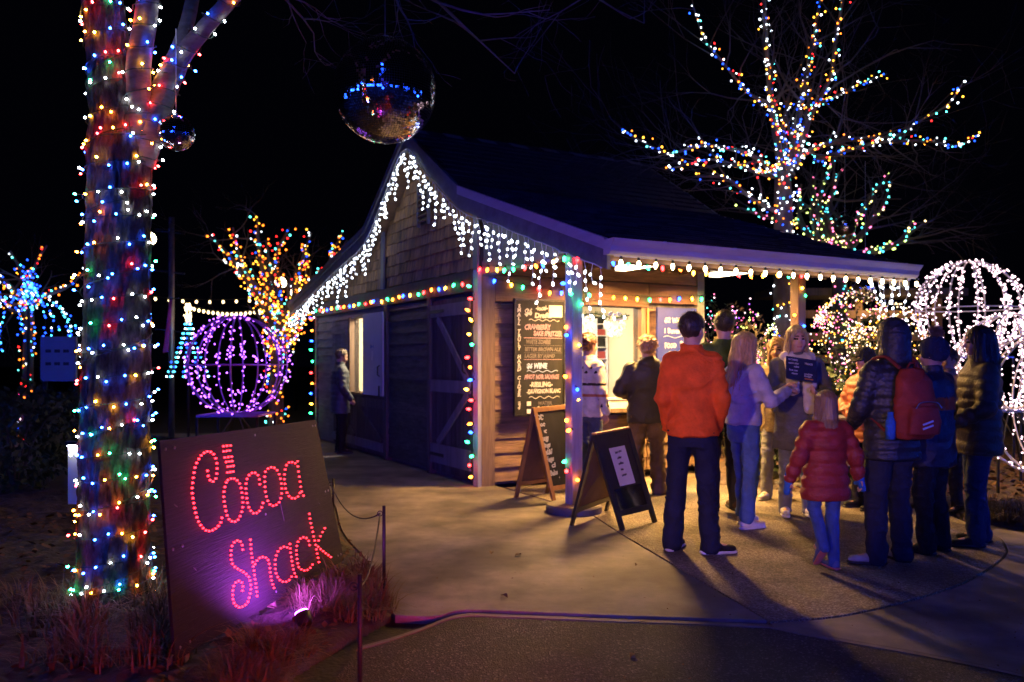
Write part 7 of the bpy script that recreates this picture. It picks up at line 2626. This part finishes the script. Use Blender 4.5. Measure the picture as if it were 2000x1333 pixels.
def leafy(label, c, rx, rz, n, material, seed, leaf=0.05, cat='bush', stems=8, base=0.0):
    """shrub: stems plus leaf-sized faces spread through its volume"""
    rnd = np.random.RandomState(seed)
    root = thing('bush', label, cat, (c[0], c[1], base))
    m = MB()
    rr = random.Random(seed)
    for k in range(stems):
        a = rr.uniform(0, 6.28)
        m.tube([(0, 0, 0), (math.cos(a) * rx * .3, math.sin(a) * rx * .3, rz * .9), (math.cos(a) * rx * .7, math.sin(a) * rx * .7, rz * 1.6)], [0.015, 0.01, 0.004], 5, cap=False)
    m.build('stems', M['twig'], root)
    V, Q = [], []
    for _ in range(n):
        d = rnd.normal(size=3); d /= np.linalg.norm(d)
        r_ = rnd.uniform(.45, 1.0) ** .5 * (1 + .18 * math.sin(d[0] * 7 + seed) * math.cos(d[2] * 6))
        p = np.array([d[0] * rx * r_, d[1] * rx * r_, rz + d[2] * rz * r_])
        u = rnd.normal(size=3); u /= np.linalg.norm(u)
        v = np.cross(u, d + rnd.normal(0, .4, 3)); v /= np.linalg.norm(v) + 1e-9
        s_ = leaf * rnd.uniform(.6, 1.3)
        b = len(V)
        V += [p - u * s_, p - v * s_ * .45, p + u * s_, p + v * s_ * .45]
        Q.append((b, b + 1, b + 2, b + 3))
    o = link(bpy.data.objects.new('foliage', np_mesh('foliage', np.array(V), np.array(Q), [material], False)), root)
    return root


leafy('dark clipped bush in front of the pale notice board', (at(125, 800, 11).x, 11, 0), 0.45, 0.55, 1500, M['green'], 5)
leafy('dark bush at the left edge behind the trunk', (at(30, 800, 9).x, 9, 0), 0.6, 0.6, 1500, M['green'], 6)
bs = thing('lit_sign_post', 'pale lit marker panel half hidden behind the furrowed trunk', 'marker', (at(155, 990, 6.6).x, 6.6, 0))
z0, z1 = at(0, 985, 6.6).z, at(0, 862, 6.6).z
MB().box((-0.085, 0.085), (-0.012, 0.012), (z0, z1 - .03)).build('panel', M['white'], bs)
MB().box((-0.088, 0.088), (-0.05, 0.02), (z1 - .028, z1)).build('hood', M['iron'], bs)
MB().box((-0.075, 0.075), (-0.045, -0.016), (z1 - .036, z1 - .03)).build('lamp_strip', emis('marker_strip', (0.9, 0.92, 1.0), 40), bs)
MB().box((-0.02, 0.02), (0.014, 0.03), (-0.03, z0 + .2)).build('post', M['iron'], bs)

# ------------------------------------------------------------------ shrubs, lights and shelter behind the porch
def lit_bush(label, light_label, c, rx, rz, n, cols, nb_, seed, br=0.0108, s=4.5, leafn=700, form='dome'):
    root = leafy(label, c, rx, rz, leafn, M['green'] if seed % 2 else M['blade'], seed, 0.045)
    lt = thing('string_lights', light_label, 'string lights', (c[0], c[1], 0))
    rnd = random.Random(seed + 3)
    P, C_ = [], []
    k = 0
    while len(P) < nb_:
        a = rnd.uniform(0, 6.28)
        t0 = rnd.uniform(-0.2, 0.9)
        for j in range(rnd.randrange(6, 14)):
            a += 0.12
            t0 += rnd.uniform(-.08, .08)
            ct = math.sqrt(max(0, 1 - min(.98, t0) ** 2))
            P.append((math.cos(a) * rx * ct * rnd.uniform(.85, 1.1), math.sin(a) * rx * ct * rnd.uniform(.85, 1.1), rz + rz * t0 + rnd.gauss(0, .02)))
            C_.append(rnd.choice(cols))
    bulbs_mass('bulbs', P, C_, br, s, lt, var=0.2, far=False)
    MB().tube([(p[0] * .97, p[1] * .97, p[2]) for p in P[:60]], 0.002, 3, cap=False).build('cable', M['greenwire'], lt)


lit_bush('round shrub behind the rear post covered in warm pink lights', 'warm and pink mini lights over the round shrub behind the rear post', (at(1665, 800, 12.3).x, 12.3, 0), 0.70, 1.25, 0, ['warm', 'warm', 'rose', 'amber', 'pink'], 620, 101)
lit_bush('shrub with warm lights under the short icicles', 'warm mini lights over the shrub under the short icicles', (at(1735, 800, 11.8).x, 11.8, 0), 0.62, 1.15, 0, ['warm', 'rose', 'warm', 'amber'], 460, 103)
lit_bush('shrub with pink and violet lights behind the green jacket', 'pink and violet mini lights over the shrub behind the green jacket', (at(1452, 800, 11.6).x, 11.6, 0), 0.52, 1.10, 0, ['pink', 'violet', 'lime', 'lime', 'pink', 'rose'], 260, 104)
lit_bush('tall loose shrub with pink lights beside the shed corner', 'pink mini lights near the top of the tall shrub beside the shed corner', (at(1405, 800, 12.6).x, 12.6, 0), 0.42, 1.22, 0, ['pink', 'pink', 'rose', 'teal'], 190, 105)
lit_bush('low shrub with pinkish white lights at the rear post', 'pinkish white mini lights over the low shrub at the rear post', (at(1508, 800, 11.9).x, 11.9, 0), 0.30, 0.95, 0, ['rose', 'warm', 'pink', 'lime'], 220, 107)
leafy('leafy evergreen bush behind the menu readers', (at(1640, 800, 9.6).x, 9.6, 0), 0.55, 0.68, 1600, M['green'], 109, 0.055)
leafy('leafy evergreen bush between the post and the girl', (at(1490, 800, 9.9).x, 9.9, 0), 0.42, 0.62, 1200, M['green'], 110, 0.055)
leafy('tangled dry bush beyond the light globes', (at(1800, 800, 12.8).x, 12.8, 0), 0.7, 0.75, 900, M['blade'], 111, 0.06)
tuft = [(at(1975, 1000, 7.4).x + rg.gauss(0, .10), 7.4 + rg.gauss(0, .1), 0.03, 1.0) for _ in range(16)]
V, Q = blades(tuft, 40, 0.26, 0.12, 9, 1.0, 0.005)
o = link(bpy.data.objects.new('grass', np_mesh('grass', V, Q, [M['blade']])))
tag(o, 'dry grass tuft at the right edge below the light globe', 'grass', kind='stuff')

# metal cart with a pale top behind the menu readers
ct = thing('cart', 'grey metal serving cart behind the menu readers', 'cart', (at(1640, 860, 8.75).x, 8.75, 0), R(6))
MB().box((-0.34, 0.34), (-0.25, 0.25), (0.82, 0.86)).build('top', M['steel'], ct)
MB().box((-0.32, 0.32), (-0.23, 0.23), (0.36, 0.80)).build('cabinet', mat('cream_enamel', (0.45, 0.40, 0.28), 0.4, var=0.08), ct)
for sx in (-.3, .3):
    for sy in (-.2, .2):
        MB().box((sx - .02, sx + .02), (sy - .02, sy + .02), (0.04, 0.36)).build('leg', M['steel'], ct)
        MB().lathe([(0.02, 0), (0.03, 0.01), (0.03, 0.03), (0.02, 0.04)], 8, (sx, sy, 0)).build('caster', M['iron'], ct)
MB().box((-0.345, 0.345), (-0.262, -0.252), (0.835, 0.85)).build('rim', M['steel'], ct)
sq = MB().box((-0.13, 0.13), (-0.1, 0.1), (0, 0.16)).build('crate', mat('green_grey_planter', (0.10, 0.11, 0.07), 0.8))
sq.location = gp(1503, 945)
tag(sq, 'small green grey block planter on the paving beside the post', 'planter')

# timber shelter far behind, warmly lit
shl = thing('shelter', 'timber shelter of horizontal rails behind the gutter end', 'shelter', (at(1700, 860, 16).x, 16.6, 0))
for x in (-1.6, 0.0, 1.6):
    MB().box((x - .07, x + .07), (-.07, .07), (0, 2.7)).build('post', M['trim'], shl)
for z in (0.5, 0.95, 1.4, 1.85, 2.3):
    MB().box((-1.7, 1.7), (-.10, -.072), (z, z + .16)).build('rail', M['trim'], shl)
MB().box((-1.9, 1.9), (-.6, .6), (2.72, 2.86)).build('roof_board', M['darkwood'], shl)
ll = bpy.data.lights.new('shelter_lamp', 'POINT')
ll.energy = 60
ll.color = (1.0, 0.55, 0.2)
ll.shadow_soft_size = 0.06
lo = link(bpy.data.objects.new('lamp', ll), shl)
lo.location = (0.2, -0.75, 2.45)
MB().lathe([(0.02, 0.12), (0.07, 0.06), (0.07, 0.0)][::-1], 10, (0.2, -0.75, 2.50)).build('lamp_shade', M['iron'], shl)
MB().bar((0.2, -0.75, 2.62), (0.2, -0.55, 2.74), 0.02).build('lamp_arm', M['iron'], shl)
